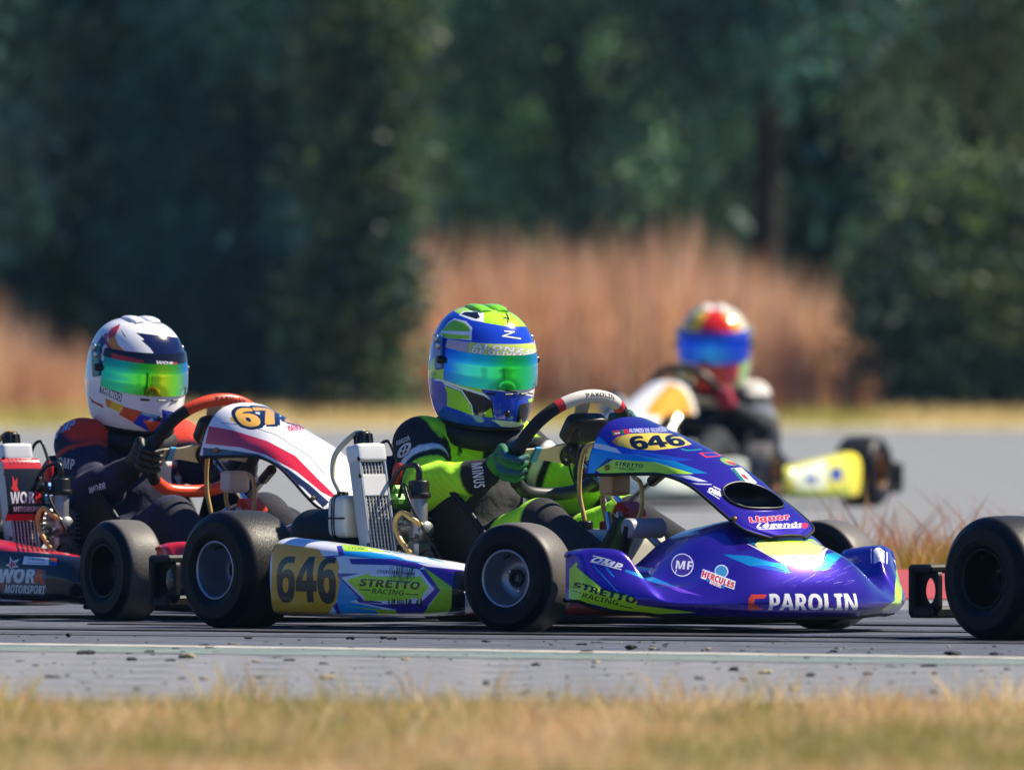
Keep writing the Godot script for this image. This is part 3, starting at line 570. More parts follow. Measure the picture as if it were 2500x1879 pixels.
var PANEL_ART := [
	["P","1d9fe0",[0.1756,-0.0002,0.1932,0.0039,0.2118,0.0074,0.2054,0.0255,0.1987,0.0437,0.1916,0.0619,0.184,0.0799,0.1758,0.0975,0.1775,0.1133,0.1793,0.1287,0.1814,0.1436,0.1839,0.1581,0.1867,0.1722,0.1897,0.1861,0.1929,0.1998,0.1961,0.2135,0.1993,0.2271,0.2054,0.2401,0.2114,0.2532,0.2163,0.2665,0.2204,0.2799,0.2238,0.2933,0.2271,0.3068,0.2306,0.3202,0.235,0.3334,0.2408,0.3462,0.2485,0.3585,0.2581,0.3701,0.2698,0.3809,0.2753,0.3935,0.2821,0.4056,0.2899,0.4173,0.2987,0.4285,0.3083,0.4393,0.3184,0.4498,0.3289,0.4599,0.3396,0.4699,0.3505,0.4796,0.3614,0.4891,0.3723,0.4986,0.3496,0.4952,0.3253,0.4916,0.2995,0.4876,0.2722,0.4829,0.2437,0.4773,0.2251,0.467,0.2066,0.456,0.1888,0.4443,0.1723,0.4319,0.1576,0.4189,0.1452,0.4053,0.1354,0.3913,0.1283,0.3769,0.1244,0.3622,0.1238,0.3473,0.1254,0.3322,0.1283,0.3171,0.1319,0.302,0.1302,0.2881,0.1284,0.2741,0.1261,0.2602,0.123,0.2461,0.1197,0.2321,0.1166,0.218,0.1136,0.2039,0.111,0.1897,0.1085,0.1753,0.1063,0.1607,0.1042,0.1459,0.1024,0.1308,0.1008,0.1153,0.0993,0.0995,0.0979,0.0834,0.0965,0.067,0.0977,0.0469,0.0988,0.0267,0.0998,0.0067,0.1184,0.0057,0.1374,0.0041,0.1565,0.0021]],
	["P","dfe4f0",[0.167,0.0003,0.171,0.021,0.1753,0.042,0.1771,0.0625,0.1791,0.0827,0.1813,0.1025,0.1837,0.1216,0.1859,0.137,0.1885,0.1519,0.1915,0.1664,0.1947,0.1806,0.1982,0.1946,0.2017,0.2085,0.2053,0.2223,0.2086,0.2362,0.1983,0.2234,0.1883,0.2104,0.179,0.1971,0.1705,0.1834,0.1628,0.1693,0.1558,0.1548,0.1533,0.1396,0.1511,0.124,0.1491,0.1079,0.1473,0.0914,0.1457,0.0746,0.1441,0.0575,0.1427,0.0402,0.1413,0.023,0.1401,0.0059]],
	["P","2b62d8",[0.1558,0.1548,0.1626,0.1684,0.1701,0.1815,0.1784,0.1943,0.1874,0.2067,0.197,0.2188,0.207,0.2307,0.2171,0.2424,0.2272,0.254,0.2312,0.2685,0.2342,0.2831,0.2365,0.2978,0.2386,0.3126,0.2413,0.3273,0.2452,0.3416,0.251,0.3555,0.2592,0.3686,0.2698,0.3809,0.2945,0.3876,0.3191,0.3931,0.3435,0.3977,0.3672,0.4014,0.3895,0.4047,0.3755,0.397,0.3609,0.389,0.3467,0.3805,0.3331,0.3713,0.3205,0.3614,0.3093,0.3507,0.2997,0.3391,0.2916,0.3269,0.2848,0.3141,0.2803,0.3014,0.2762,0.2885,0.2721,0.2755,0.2676,0.2626,0.2625,0.2497,0.2567,0.237,0.2505,0.2245,0.244,0.2121,0.2361,0.2001,0.2282,0.1879,0.2206,0.1754,0.2134,0.1626,0.2066,0.1493,0.2005,0.1356,0.195,0.1212,0.1899,0.1063,0.1794,0.1229,0.1681,0.1391]],
	["P","1d9fe0",[0.1052,0.0004,0.1049,0.0195,0.1045,0.0387,0.1042,0.0579,0.1037,0.0771,0.1033,0.0959,0.0854,0.0868,0.0686,0.0773,0.0528,0.0675,0.0377,0.0575,0.0232,0.0476,-0.0046,0.0444,0.0037,0.0135,0.0209,0.0113,0.0378,0.0093,0.0546,0.0074,0.0713,0.0054,0.0881,0.0031]],
	["P","2a1c80",[0.0232,0.0476,0.0377,0.0575,0.0528,0.0675,0.0686,0.0773,0.0854,0.0868,0.1033,0.0959,0.0983,0.119,0.0829,0.1096,0.0685,0.0997,0.0549,0.0896,0.042,0.0793,0.0298,0.0689,0.018,0.0585]],
	["P","c0f222",[0.0233,0.0489,0.0338,0.0621,0.0449,0.0752,0.0566,0.0883,0.0692,0.1011,0.0828,0.1136,0.0975,0.1256,0.1004,0.1412,0.1038,0.1565,0.1075,0.1716,0.1116,0.1863,0.1162,0.2009,0.1213,0.2152,0.1269,0.2294,0.133,0.2435,0.1393,0.2575,0.1452,0.2714,0.1509,0.2853,0.1566,0.299,0.1627,0.3126,0.1583,0.3276,0.1548,0.3424,0.1531,0.3571,0.1542,0.3716,0.1584,0.3857,0.165,0.3995,0.1737,0.4128,0.1844,0.4257,0.1968,0.4382,0.2105,0.4501,0.2251,0.4614,0.2403,0.4723,0.2557,0.4827,0.2243,0.4763,0.1908,0.4685,0.1562,0.459,0.122,0.4479,0.0893,0.4347,0.0602,0.4199,0.0365,0.4046,0.018,0.3894,0.004,0.3743,-0.0045,0.3606,-0.0099,0.347,-0.0127,0.3334,-0.0139,0.3199,-0.0139,0.3064,-0.0136,0.2928,-0.0126,0.2791,-0.0119,0.2653,-0.0116,0.2513,-0.0111,0.2371,-0.0104,0.2228,-0.0093,0.2085,-0.0092,0.1938,-0.0089,0.179,-0.0088,0.1641,-0.0086,0.149,-0.0087,0.1337,-0.0088,0.1182,-0.0091,0.1025,0.0027,0.0847,0.0134,0.0668]],
	["T","101018","STRETTO",[0.0865,0.1415,0.0903,0.1744,0.0952,0.2065,0.1011,0.2382,0.107,0.2696,0.0604,0.1389,0.0609,0.173,0.0615,0.2063,0.0624,0.2392,0.0628,0.2718],0.4,"",0],
	["T","2c5a10","RACING",[0.0546,0.1669,0.0556,0.1845,0.0568,0.202,0.0582,0.2194,0.0599,0.2367,0.0309,0.1676,0.03,0.1853,0.029,0.2028,0.0279,0.2202,0.027,0.2375],0.1,"",0],
	["P","101018",[0.0485,0.1402,0.0481,0.1611,0.0444,0.1614,0.0451,0.1405]],
	["P","101018",[0.0469,0.2411,0.0471,0.2655,0.0415,0.266,0.0418,0.2416]],
	["P","eecf4a",[0.2148,0.0819,0.2378,0.087,0.2622,0.0903,0.2783,0.0999,0.2949,0.1087,0.3117,0.1167,0.3289,0.1238,0.3418,0.1331,0.3549,0.1418,0.3683,0.1497,0.3821,0.1568,0.3962,0.163,0.4104,0.1683,0.4252,0.1727,0.4378,0.178,0.451,0.1827,0.4651,0.1867,0.4804,0.1898,0.4974,0.1919,0.5167,0.1925,0.5234,0.2024,0.5307,0.2118,0.5385,0.2207,0.5471,0.2291,0.5369,0.2533,0.528,0.2763,0.5199,0.2985,0.4891,0.3057,0.4641,0.3093,0.4419,0.3108,0.4211,0.3111,0.4006,0.3104,0.3833,0.3068,0.3658,0.3022,0.3495,0.2963,0.3343,0.2892,0.3201,0.2813,0.3067,0.2725,0.2936,0.2633,0.2846,0.2519,0.2753,0.2405,0.2656,0.2291,0.2556,0.2178,0.2452,0.2066,0.2346,0.1951,0.2242,0.1833,0.2181,0.1671,0.2125,0.1505,0.2075,0.1332,0.2032,0.1151,0.2092,0.0987]],
	["P","e09a30",[0.2148,0.0819,0.2378,0.087,0.2622,0.0903,0.2856,0.1066,0.2574,0.1065,0.2302,0.1048,0.2052,0.1275,0.2032,0.1151,0.2092,0.0987]],
	["T","14141c","646",[0.3041,0.1318,0.3523,0.1695,0.4046,0.1972,0.4648,0.2118,0.5531,0.2052,0.2255,0.1925,0.2828,0.2345,0.3361,0.2735,0.4007,0.2985,0.4728,0.3085],0.8,"",0],
	["P","c83030",[0.2831,0.0472,0.3013,0.061,0.32,0.0738,0.2891,0.0965,0.2708,0.0833,0.2532,0.069]],
	["P","1d7a3c",[0.2831,0.0472,0.2811,0.0737,0.2532,0.069]],
	["P","eeeeee",[0.2811,0.0665,0.3061,0.086,0.2971,0.0909,0.2725,0.0709]],
	["P","d02828",[0.3257,0.0761,0.3443,0.0873,0.3634,0.0971,0.3317,0.1235,0.3133,0.1117,0.2953,0.0988]],
	["P","1d7a3c",[0.3257,0.0761,0.34,0.0844,0.3088,0.1081,0.2953,0.0988]],
	["T","d8dcf0","ALONZO DE OLIVEIRA",[0.3674,0.0971,0.4089,0.1182,0.4539,0.1311,0.5114,0.1338,0.6323,0.0777,0.3403,0.1185,0.3789,0.1448,0.4196,0.1638,0.4653,0.1755,0.5266,0.1758],0.3,"",0],
	["P","1c9a8c",[0.4189,0.3199,0.4374,0.3395,0.4278,0.3456,0.4091,0.3258]],
	["P","1c9a8c",[0.4339,0.3378,0.476,0.3433,0.5329,0.3386,0.519,0.3498,0.4665,0.351,0.4255,0.3445]],
	["P","d83040",[0.4675,0.3701,0.4877,0.3715,0.5116,0.3706,0.5396,0.3659,0.5736,0.3565,0.6237,0.3396,0.6402,0.3508,0.6673,0.3581,0.5929,0.3837,0.5537,0.3962,0.5221,0.4038,0.4947,0.4073,0.4716,0.4076,0.4689,0.3892]],
	["P","283090",[0.4859,0.3764,0.5134,0.3757,0.5463,0.37,0.5881,0.358,0.6026,0.3734,0.5645,0.386,0.5345,0.3942,0.5086,0.3988,0.486,0.4004]],
	["P","86b83a",[0.7429,0.406,0.6677,0.4321,0.633,0.4424,0.6055,0.4483,0.583,0.4508,0.5654,0.4496,0.5529,0.4451,0.546,0.438,0.5451,0.4291,0.5504,0.4192,0.5619,0.4089,0.5799,0.3984,0.6049,0.388,0.6398,0.378,0.688,0.3682,0.6964,0.3766,0.7103,0.3849,0.7214,0.3933,0.727,0.4017,0.7326,0.4059]],
	["P","e8c83a",[0.6741,0.4142,0.6537,0.4222,0.6356,0.4278,0.6196,0.4312,0.6058,0.4328,0.595,0.4326,0.5872,0.4306,0.583,0.427,0.5825,0.4222,0.5858,0.4167,0.5932,0.4107,0.6042,0.4047,0.6188,0.3992,0.6368,0.3946,0.6595,0.3901,0.6938,0.3826,0.7047,0.3849,0.7131,0.3891,0.7159,0.3933,0.6993,0.4029]],
	["P","c83030",[0.5877,0.4163,0.6124,0.4164,0.6424,0.4162,0.6874,0.4121,0.6449,0.4402,0.6148,0.4412,0.59,0.4421,0.5885,0.4294]],
	["P","eef0ee",[0.5511,0.4775,0.5858,0.4684,0.6292,0.4575,0.6996,0.4417,0.6842,0.4617,0.674,0.4799,0.6663,0.4974,0.6605,0.5143,0.6568,0.5306,0.6544,0.5465,0.6529,0.5622,0.6116,0.5709,0.5788,0.5796,0.5501,0.5874,0.5235,0.5938,0.5263,0.5777,0.5291,0.5615,0.5322,0.5452,0.5358,0.5287,0.5401,0.5119,0.5453,0.4948]],
	["P","1d7a5c",[0.5504,0.481,0.5839,0.4716,0.5765,0.491,0.57,0.5101,0.5647,0.5288,0.5605,0.5471,0.5568,0.5651,0.5535,0.5829,0.5235,0.5938,0.5263,0.5782,0.5291,0.5625,0.5322,0.5466,0.5357,0.5306,0.5398,0.5143,0.5448,0.4977]],
	["P","d03030",[0.5792,0.5083,0.6127,0.5112,0.6061,0.5315,0.601,0.5513,0.5699,0.5435,0.5741,0.5261]],
	["T","f2f2f2","OMP",[0.259,0.5816,0.2792,0.5938,0.2985,0.6056,0.3168,0.6172,0.3341,0.6286,0.1833,0.6002,0.2092,0.6143,0.2329,0.6279,0.2553,0.6407,0.2768,0.6527],1,"",0],
	["P","f2f2f2",[0.3045,0.5774,0.358,0.6225,0.3487,0.6269,0.2935,0.5816]],
	["P","f2f2f2",[0.1807,0.5953,0.2351,0.6559,0.2209,0.6592,0.163,0.5977]],
	["P","c8cce0",[0.026,0.4089,0.0458,0.4231,0.0702,0.4373,0.0988,0.4507,0.1294,0.4625,0.1608,0.4727,0.1921,0.4815,0.2088,0.4938,0.226,0.5055,0.2437,0.5167,0.2615,0.5272,0.2795,0.5371,0.2972,0.5467,0.2666,0.5425,0.2337,0.5372,0.1973,0.5307,0.1718,0.5201,0.1462,0.5087,0.1219,0.4963,0.0983,0.4828,0.0765,0.4684,0.0581,0.4535,0.0437,0.4386,0.0331,0.4237]],
	["P","c8cce0",[0.0723,0.5123,0.1226,0.5266,0.1673,0.5374,0.2079,0.5462,0.2441,0.5533,0.2769,0.5592,0.3074,0.5642,0.299,0.5692,0.2641,0.5646,0.2257,0.5587,0.1818,0.5511,0.1315,0.5413,0.102,0.5276]],
	["T","d82840","Liquor",[0.3413,0.7987,0.4153,0.798,0.4773,0.7964,0.5456,0.7883,0.6253,0.7744,0.2894,0.8541,0.3796,0.8543,0.4465,0.8545,0.5127,0.8509,0.5835,0.8395],1.2,"f4f4f4",1.2],
	["T","f0f0f4","Legends",[0.381,0.8489,0.4472,0.8545,0.5143,0.8562,0.5867,0.8499,0.6898,0.8411,0.2473,0.9119,0.3698,0.9189,0.46,0.9248,0.555,0.9207,0.6678,0.9077],0.4,"",0],
	["P","e02848",[0.7864,0.869,0.7746,0.8786,0.7602,0.888,0.7446,0.8961,0.7268,0.902,0.7076,0.905,0.6893,0.9047,0.6741,0.9013,0.6637,0.8953,0.6587,0.8874,0.6594,0.8787,0.6657,0.87,0.6769,0.8619,0.6922,0.8552,0.7107,0.8503,0.731,0.8476,0.751,0.8472,0.7701,0.8491,0.7853,0.8534,0.7911,0.8602]],
	["P","f0f0f4",[0.2757,0.9065,0.3852,0.9113,0.4676,0.9154,0.5556,0.9098,0.6575,0.8967,0.6576,0.9044,0.5532,0.9178,0.4622,0.923,0.3758,0.9185,0.2586,0.9131]]]
var POD_GRID := [[0.185,0.175,0.465,0.2,0.185,0.472,0.27,0.182,0.475,0.36,0.175,0.474,0.46,0.166,0.468,0.56,0.154,0.456,0.66,0.141,0.438,0.73,0.132,0.42,0.775,0.12,0.402,0.8,0.095,0.375],
	[0.185,0.203,0.5,0.2,0.213,0.507,0.27,0.21,0.51,0.36,0.203,0.509,0.46,0.194,0.503,0.56,0.182,0.491,0.66,0.169,0.473,0.73,0.16,0.455,0.775,0.148,0.437,0.8,0.123,0.41],
	[0.185,0.205,0.54,0.2,0.215,0.547,0.27,0.212,0.55,0.36,0.205,0.549,0.46,0.196,0.543,0.56,0.184,0.531,0.66,0.171,0.513,0.73,0.162,0.495,0.775,0.15,0.477,0.8,0.125,0.45],
	[0.185,0.193,0.569,0.2,0.203,0.576,0.27,0.2,0.579,0.36,0.193,0.578,0.46,0.184,0.572,0.56,0.172,0.56,0.66,0.159,0.542,0.73,0.15,0.524,0.775,0.138,0.506,0.8,0.113,0.479],
	[0.185,0.165,0.582,0.2,0.175,0.589,0.27,0.172,0.592,0.36,0.165,0.591,0.46,0.156,0.585,0.56,0.144,0.573,0.66,0.131,0.555,0.73,0.122,0.537,0.775,0.11,0.519,0.8,0.085,0.492],
	[0.185,0.12,0.585,0.2,0.1245,0.592,0.27,0.123,0.595,0.36,0.1195,0.594,0.46,0.1155,0.588,0.56,0.11,0.576,0.66,0.1045,0.558,0.73,0.102,0.54,0.775,0.099,0.522,0.8,0.0935,0.495],
	[0.185,0.06,0.579,0.2,0.059,0.586,0.27,0.059,0.589,0.36,0.059,0.588,0.46,0.06,0.582,0.56,0.061,0.57,0.66,0.063,0.552,0.73,0.067,0.534,0.775,0.073,0.516,0.8,0.087,0.489],
	[0.185,0.041,0.565,0.2,0.04,0.572,0.27,0.04,0.575,0.36,0.04,0.574,0.46,0.041,0.568,0.56,0.042,0.556,0.66,0.044,0.538,0.73,0.048,0.52,0.775,0.054,0.502,0.8,0.068,0.475],
	[0.185,0.035,0.525,0.2,0.034,0.532,0.27,0.034,0.535,0.36,0.034,0.534,0.46,0.035,0.528,0.56,0.036,0.516,0.66,0.038,0.498,0.73,0.042,0.48,0.775,0.048,0.462,0.8,0.062,0.435]]
var POD_ART := [
	["P","f0aa1a",[0.0864,0.364,0.0891,0.3431,0.1131,0.3272,0.1477,0.3338,0.1709,0.3339,0.1952,0.3429,0.218,0.3514,0.2401,0.3595,0.2604,0.3667,0.2795,0.3733,0.2976,0.3794,0.3152,0.3853,0.3323,0.391,0.3494,0.4318,0.3635,0.4665,0.3791,0.4625,0.3943,0.4583,0.4093,0.4539,0.4172,0.4888,0.4241,0.521,0.4228,0.5491,0.4208,0.5754,0.4273,0.5968,0.4336,0.6173,0.4395,0.6366,0.4333,0.6565,0.4269,0.6748,0.4203,0.6927,0.4134,0.7111,0.4061,0.7316,0.3955,0.7565,0.3837,0.7955,0.362,0.8743,0.3463,0.876,0.33,0.8781,0.313,0.881,0.2955,0.8844,0.2773,0.8884,0.2579,0.8931,0.2372,0.8982,0.2149,0.9037,0.192,0.9093,0.1672,0.9156,0.1367,0.924,0.0864,0.9289,0.078,0.8954,0.0669,0.8619,0.0669,0.8285,0.0641,0.8033,0.0613,0.7657,0.0613,0.7406,0.0613,0.7197,0.0007,0.7038,0.0897,0.6891,0.0969,0.6742,0.1019,0.6593,0.1056,0.6436,0.1084,0.6264,0.1104,0.6074,0.1115,0.5879,0.1118,0.5674,0.111,0.5457,0.1086,0.522,0.1033,0.4949,0.0905,0.4604,0.0752,0.4184,0.0808,0.3891]],
	["P","e6e8ee",[0.0864,0.3556,0.0919,0.3347,0.0975,0.3054,0.1058,0.272,0.1142,0.2385,0.1549,0.2565,0.1816,0.2672,0.2046,0.2751,0.227,0.2829,0.2479,0.2897,0.2671,0.2954,0.2852,0.3005,0.3026,0.305,0.319,0.3006,0.335,0.296,0.3505,0.2913,0.3656,0.2866,0.3803,0.2816,0.4,0.3878,0.3849,0.3953,0.3694,0.4025,0.3534,0.4095,0.3277,0.3832,0.3119,0.3833,0.2958,0.3833,0.2793,0.3832,0.2621,0.383,0.2442,0.3825,0.2251,0.3816,0.2051,0.3806,0.185,0.3798,0.1633,0.3784,0.1375,0.3753,0.0864,0.3598,0.0864,0.3556]],
	["T","17171c","646",[0.1607,0.5062,0.2369,0.4953,0.3016,0.4814,0.3597,0.4655,0.413,0.4481,0.1457,0.7292,0.2269,0.7298,0.295,0.7302,0.3557,0.7312,0.4113,0.7333],0.45,"",0],
	["P","4a2a9c",[0.3783,0.3017,0.3868,0.2727,0.4177,0.3628,0.4334,0.4208,0.4204,0.4312,0.4071,0.4412,0.3935,0.4507,0.3796,0.4598,0.3655,0.4686,0.3594,0.4542,0.3735,0.4469,0.3872,0.4393,0.4006,0.4315,0.4138,0.4234,0.4011,0.3728]],
	["P","1d9fe0",[0.3868,0.2727,0.4004,0.2698,0.4136,0.2665,0.4266,0.2626,0.4394,0.258,0.4518,0.2526,0.4638,0.2464,0.4756,0.2398,0.487,0.2327,0.4981,0.2252,0.5105,0.2222,0.5227,0.2191,0.5348,0.2159,0.5469,0.2127,0.5589,0.2098,0.5704,0.2065,0.5816,0.203,0.5926,0.1992,0.6033,0.1952,0.614,0.191,0.6239,0.1856,0.6338,0.1796,0.6429,0.1709,0.6499,0.1563,0.6835,0.201,0.7108,0.2255,0.7378,0.2466,0.764,0.2631,0.7889,0.2732,0.8153,0.2813,0.8421,0.2857,0.8255,0.2978,0.8084,0.3076,0.7916,0.316,0.7755,0.3237,0.7596,0.3302,0.7438,0.3352,0.7282,0.3393,0.7131,0.3429,0.6986,0.3464,0.6847,0.3501,0.6713,0.3541,0.6586,0.3585,0.6466,0.3629,0.6351,0.3674,0.6232,0.3712,0.6115,0.3751,0.6,0.3788,0.5883,0.3825,0.5765,0.386,0.5645,0.3894,0.552,0.3928,0.5393,0.3962,0.5265,0.3996,0.5136,0.403,0.5006,0.4063,0.4875,0.4095,0.4742,0.4127,0.4607,0.4156,0.4471,0.4183,0.4334,0.4208,0.4177,0.3628]],
	["P","c0f222",[0.3755,0.2353,0.3868,0.2285,0.3978,0.2214,0.4084,0.2137,0.4183,0.2046,0.4274,0.1937,0.4348,0.1787,0.4262,0.1423,0.4645,0.1871,0.4841,0.2044,0.5016,0.2172,0.5183,0.2285,0.5343,0.2391,0.5501,0.2498,0.5417,0.2641,0.5326,0.2768,0.5231,0.2885,0.5132,0.2993,0.5029,0.3094,0.4922,0.3187,0.4812,0.3274,0.4699,0.3355,0.4583,0.3431,0.4464,0.35,0.4343,0.3564,0.4219,0.3624]],
	["T","50601a","LYCAN",[0.4144,0.2769,0.4268,0.2715,0.439,0.2655,0.4508,0.2585,0.4622,0.2506,0.4273,0.3198,0.4399,0.3142,0.4522,0.3081,0.4642,0.3013,0.4759,0.2938],0.2,"",0],
	["P","dfe2ee",[0.5501,0.2498,0.5603,0.2425,0.5701,0.2351,0.5796,0.2275,0.5888,0.2196,0.5976,0.2111,0.6061,0.2019,0.614,0.191,0.6303,0.2013,0.6467,0.2105,0.6639,0.2193,0.6826,0.2287,0.7028,0.2397,0.7242,0.2512,0.746,0.261,0.7676,0.2674,0.7887,0.2702,0.8113,0.2721,0.8345,0.2717,0.8869,0.2979,0.8684,0.3123,0.8478,0.3228,0.8261,0.3298,0.8045,0.3344,0.784,0.3379,0.7649,0.3407,0.746,0.3418,0.7287,0.3408,0.7121,0.3393,0.6961,0.3377,0.681,0.3364,0.6666,0.3358,0.6532,0.3357,0.6405,0.3357,0.6283,0.3359,0.6141,0.3223,0.5996,0.3074,0.5845,0.2909,0.5683,0.2721]],
	["P","4a2a9c",[0.4523,0.4426,0.4652,0.4361,0.478,0.4294,0.4906,0.4224,0.503,0.4152,0.5152,0.4078,0.5272,0.4003,0.5391,0.3924,0.5507,0.3844,0.562,0.376,0.5728,0.367,0.5832,0.3576,0.5932,0.3477,0.605,0.3484,0.617,0.3492,0.6291,0.35,0.6415,0.3509,0.6544,0.3518,0.6682,0.3529,0.6919,0.3669,0.7168,0.3807,0.7326,0.3785,0.749,0.3757,0.7658,0.3721,0.783,0.3671,0.8011,0.3616,0.8202,0.3554,0.8397,0.3476,0.8587,0.3374,0.8764,0.3241,0.892,0.3076,0.9148,0.3544,0.9298,0.3928,0.9391,0.4239,0.9461,0.4544,0.9228,0.4792,0.9003,0.5079,0.8782,0.5431,0.8551,0.5174,0.8325,0.4986,0.8112,0.4825,0.7913,0.4676,0.7728,0.4536,0.7549,0.4389,0.7374,0.4233,0.72,0.4062,0.7025,0.3871,0.6936,0.4225,0.6773,0.4227,0.6618,0.4235,0.6474,0.4244,0.6336,0.4255,0.6204,0.4266,0.6074,0.4278,0.5945,0.429,0.5827,0.435,0.5707,0.4411,0.5583,0.447,0.5455,0.4529,0.5326,0.4588,0.5196,0.4647,0.5064,0.4705,0.4931,0.4762,0.4797,0.4817,0.4661,0.487]],
	["P","4a2a9c",[0.418,0.5709,0.4339,0.5681,0.4497,0.565,0.4654,0.5615,0.481,0.5576,0.4963,0.5534,0.481,0.5659,0.4654,0.5773,0.4495,0.5878,0.4334,0.5973,0.4435,0.6133,0.4534,0.6288,0.4631,0.6429,0.4726,0.6562,0.4819,0.669,0.4911,0.6818,0.5001,0.695,0.5089,0.7089,0.5242,0.7114,0.5393,0.7141,0.5543,0.7169,0.5689,0.72,0.5729,0.7313,0.56,0.7302,0.5466,0.7292,0.5332,0.7282,0.5196,0.7274,0.5059,0.7266,0.492,0.7259,0.4847,0.7103,0.4771,0.6961,0.4694,0.6827,0.4614,0.6696,0.4533,0.6565,0.445,0.6429,0.4366,0.6282,0.428,0.6121]],
	["P","1d9fe0",[0.4128,0.7156,0.4161,0.6976,0.4191,0.6805,0.4219,0.6635,0.4246,0.6457,0.427,0.6256,0.4291,0.6027,0.4389,0.619,0.4485,0.6345,0.4579,0.6485,0.4671,0.6618,0.4762,0.6749,0.4851,0.6881,0.4938,0.7018,0.4774,0.712,0.4607,0.7224,0.4742,0.7268,0.4876,0.7316,0.5009,0.7367,0.514,0.7423,0.5269,0.7486,0.5397,0.7558,0.5523,0.764,0.5646,0.7732,0.5339,0.8987,0.5212,0.8965,0.5085,0.8945,0.4955,0.8928,0.4824,0.8913,0.4691,0.8897,0.4558,0.8882,0.4423,0.8866,0.4288,0.8849,0.4153,0.8832,0.4017,0.8815,0.4138,0.7855,0.4141,0.7425]],
	["P","dfe2ee",[0.3933,0.751,0.4021,0.775,0.4093,0.8123,0.4091,0.8742,0.3938,0.874,0.3781,0.8742,0.362,0.8743,0.3827,0.7907]],
	["P","4a2a9c",[0.3961,0.751,0.4122,0.7233,0.4153,0.7488,0.417,0.7894,0.4091,0.8742,0.3983,0.8742,0.4019,0.7911]],
	["P","4a2a9c",[0.492,0.7259,0.5049,0.7275,0.5177,0.7293,0.5304,0.7311,0.5429,0.7331,0.5554,0.7352,0.5676,0.7375,0.5796,0.7366,0.5915,0.7358,0.6033,0.735,0.6151,0.7342,0.627,0.7335,0.6392,0.7329,0.6519,0.7324,0.6653,0.732,0.6794,0.7318,0.6942,0.7318,0.7143,0.7464,0.7351,0.7649,0.7189,0.8178,0.6881,0.9019,0.6729,0.8999,0.6581,0.8991,0.6438,0.8992,0.63,0.9001,0.6164,0.9016,0.6029,0.9036,0.6108,0.7883,0.5998,0.7788,0.5887,0.7703,0.5775,0.7626,0.566,0.7556,0.5542,0.7493,0.542,0.7437,0.5297,0.7386,0.5173,0.734,0.5047,0.7298]],
	["P","b8dc28",[0.4367,0.7511,0.4499,0.7535,0.463,0.756,0.476,0.7585,0.4889,0.7612,0.5017,0.7641,0.5144,0.7671,0.527,0.7704,0.5394,0.7739,0.5518,0.7777,0.5639,0.7818,0.5757,0.7861,0.5871,0.7906,0.5985,0.7955,0.6097,0.8007,0.6014,0.9099,0.59,0.9086,0.5785,0.9073,0.5667,0.9064,0.5545,0.9054,0.542,0.9046,0.5476,0.7966,0.5343,0.7889,0.5209,0.7819,0.5072,0.7756,0.4934,0.7699,0.4794,0.7647,0.4653,0.7598,0.451,0.7553]],
	["P","c0f222",[0.4538,0.61,0.4678,0.5996,0.4816,0.5883,0.4951,0.5761,0.5084,0.5628,0.5214,0.5483,0.5342,0.5328,0.53,0.5563,0.544,0.5563,0.5579,0.5564,0.57,0.5515,0.5818,0.5464,0.5933,0.5409,0.6048,0.5351,0.6163,0.529,0.6279,0.5227,0.6397,0.5162,0.652,0.5096,0.6648,0.5031,0.6784,0.4968,0.6925,0.4909,0.7073,0.4853,0.7214,0.52,0.7352,0.5638,0.7477,0.6074,0.7369,0.6382,0.7259,0.6617,0.715,0.6825,0.7041,0.7025,0.6888,0.6963,0.6741,0.6906,0.651,0.7114,0.6377,0.7115,0.6249,0.7116,0.6124,0.7119,0.6,0.7121,0.5876,0.7124,0.5751,0.7128,0.5623,0.7131,0.5491,0.7134,0.5357,0.7137,0.5221,0.7141,0.5085,0.7146,0.5148,0.6986,0.5051,0.6843,0.4953,0.6704,0.4852,0.6565,0.475,0.6422,0.4645,0.6268]],
	["T","1b1c14","STRETTO",[0.5049,0.5905,0.5563,0.5833,0.6043,0.5745,0.653,0.5633,0.7108,0.5516,0.4978,0.6378,0.5496,0.6364,0.5984,0.6351,0.6469,0.634,0.704,0.635],0.6,"",0],
	["T","3a4a14","RACING",[0.5453,0.647,0.572,0.6468,0.5974,0.6467,0.6227,0.6466,0.6491,0.6468,0.5393,0.673,0.5661,0.6746,0.5917,0.6763,0.6168,0.6783,0.6427,0.6806],0.1,"",0],
	["P","1b1c14",[0.4978,0.656,0.5385,0.6544,0.5382,0.6592,0.4975,0.6605]],
	["P","1b1c14",[0.6526,0.6664,0.7015,0.6683,0.701,0.6742,0.6522,0.6719]],
	["T","2a2060","CPAROLIN",[0.5571,0.4937,0.5745,0.4869,0.5914,0.4799,0.6081,0.4728,0.6249,0.4657,0.5556,0.5248,0.5734,0.519,0.5906,0.5129,0.6075,0.5065,0.6246,0.4999],0.2,"",0],
	["T","2a2060","iame",[0.6387,0.4681,0.6483,0.4642,0.6584,0.4604,0.669,0.4566,0.6799,0.4531,0.6388,0.4951,0.6485,0.4915,0.6585,0.488,0.669,0.4845,0.6799,0.4812],0.2,"",0],
	["P","4a2a9c",[0.6925,0.4229,0.7079,0.4158,0.7239,0.4086,0.7388,0.438,0.753,0.4663,0.7673,0.497,0.782,0.5383,0.7959,0.5923,0.8078,0.6347,0.7916,0.664,0.7759,0.6886,0.7606,0.7119,0.7453,0.7366,0.7295,0.7673,0.7106,0.7563,0.6926,0.7468,0.7061,0.726,0.7197,0.7076,0.7334,0.6898,0.7474,0.6717,0.7617,0.6518,0.7762,0.6276,0.7637,0.59,0.7499,0.5451,0.7352,0.5062,0.7208,0.4761,0.7067,0.4494]],
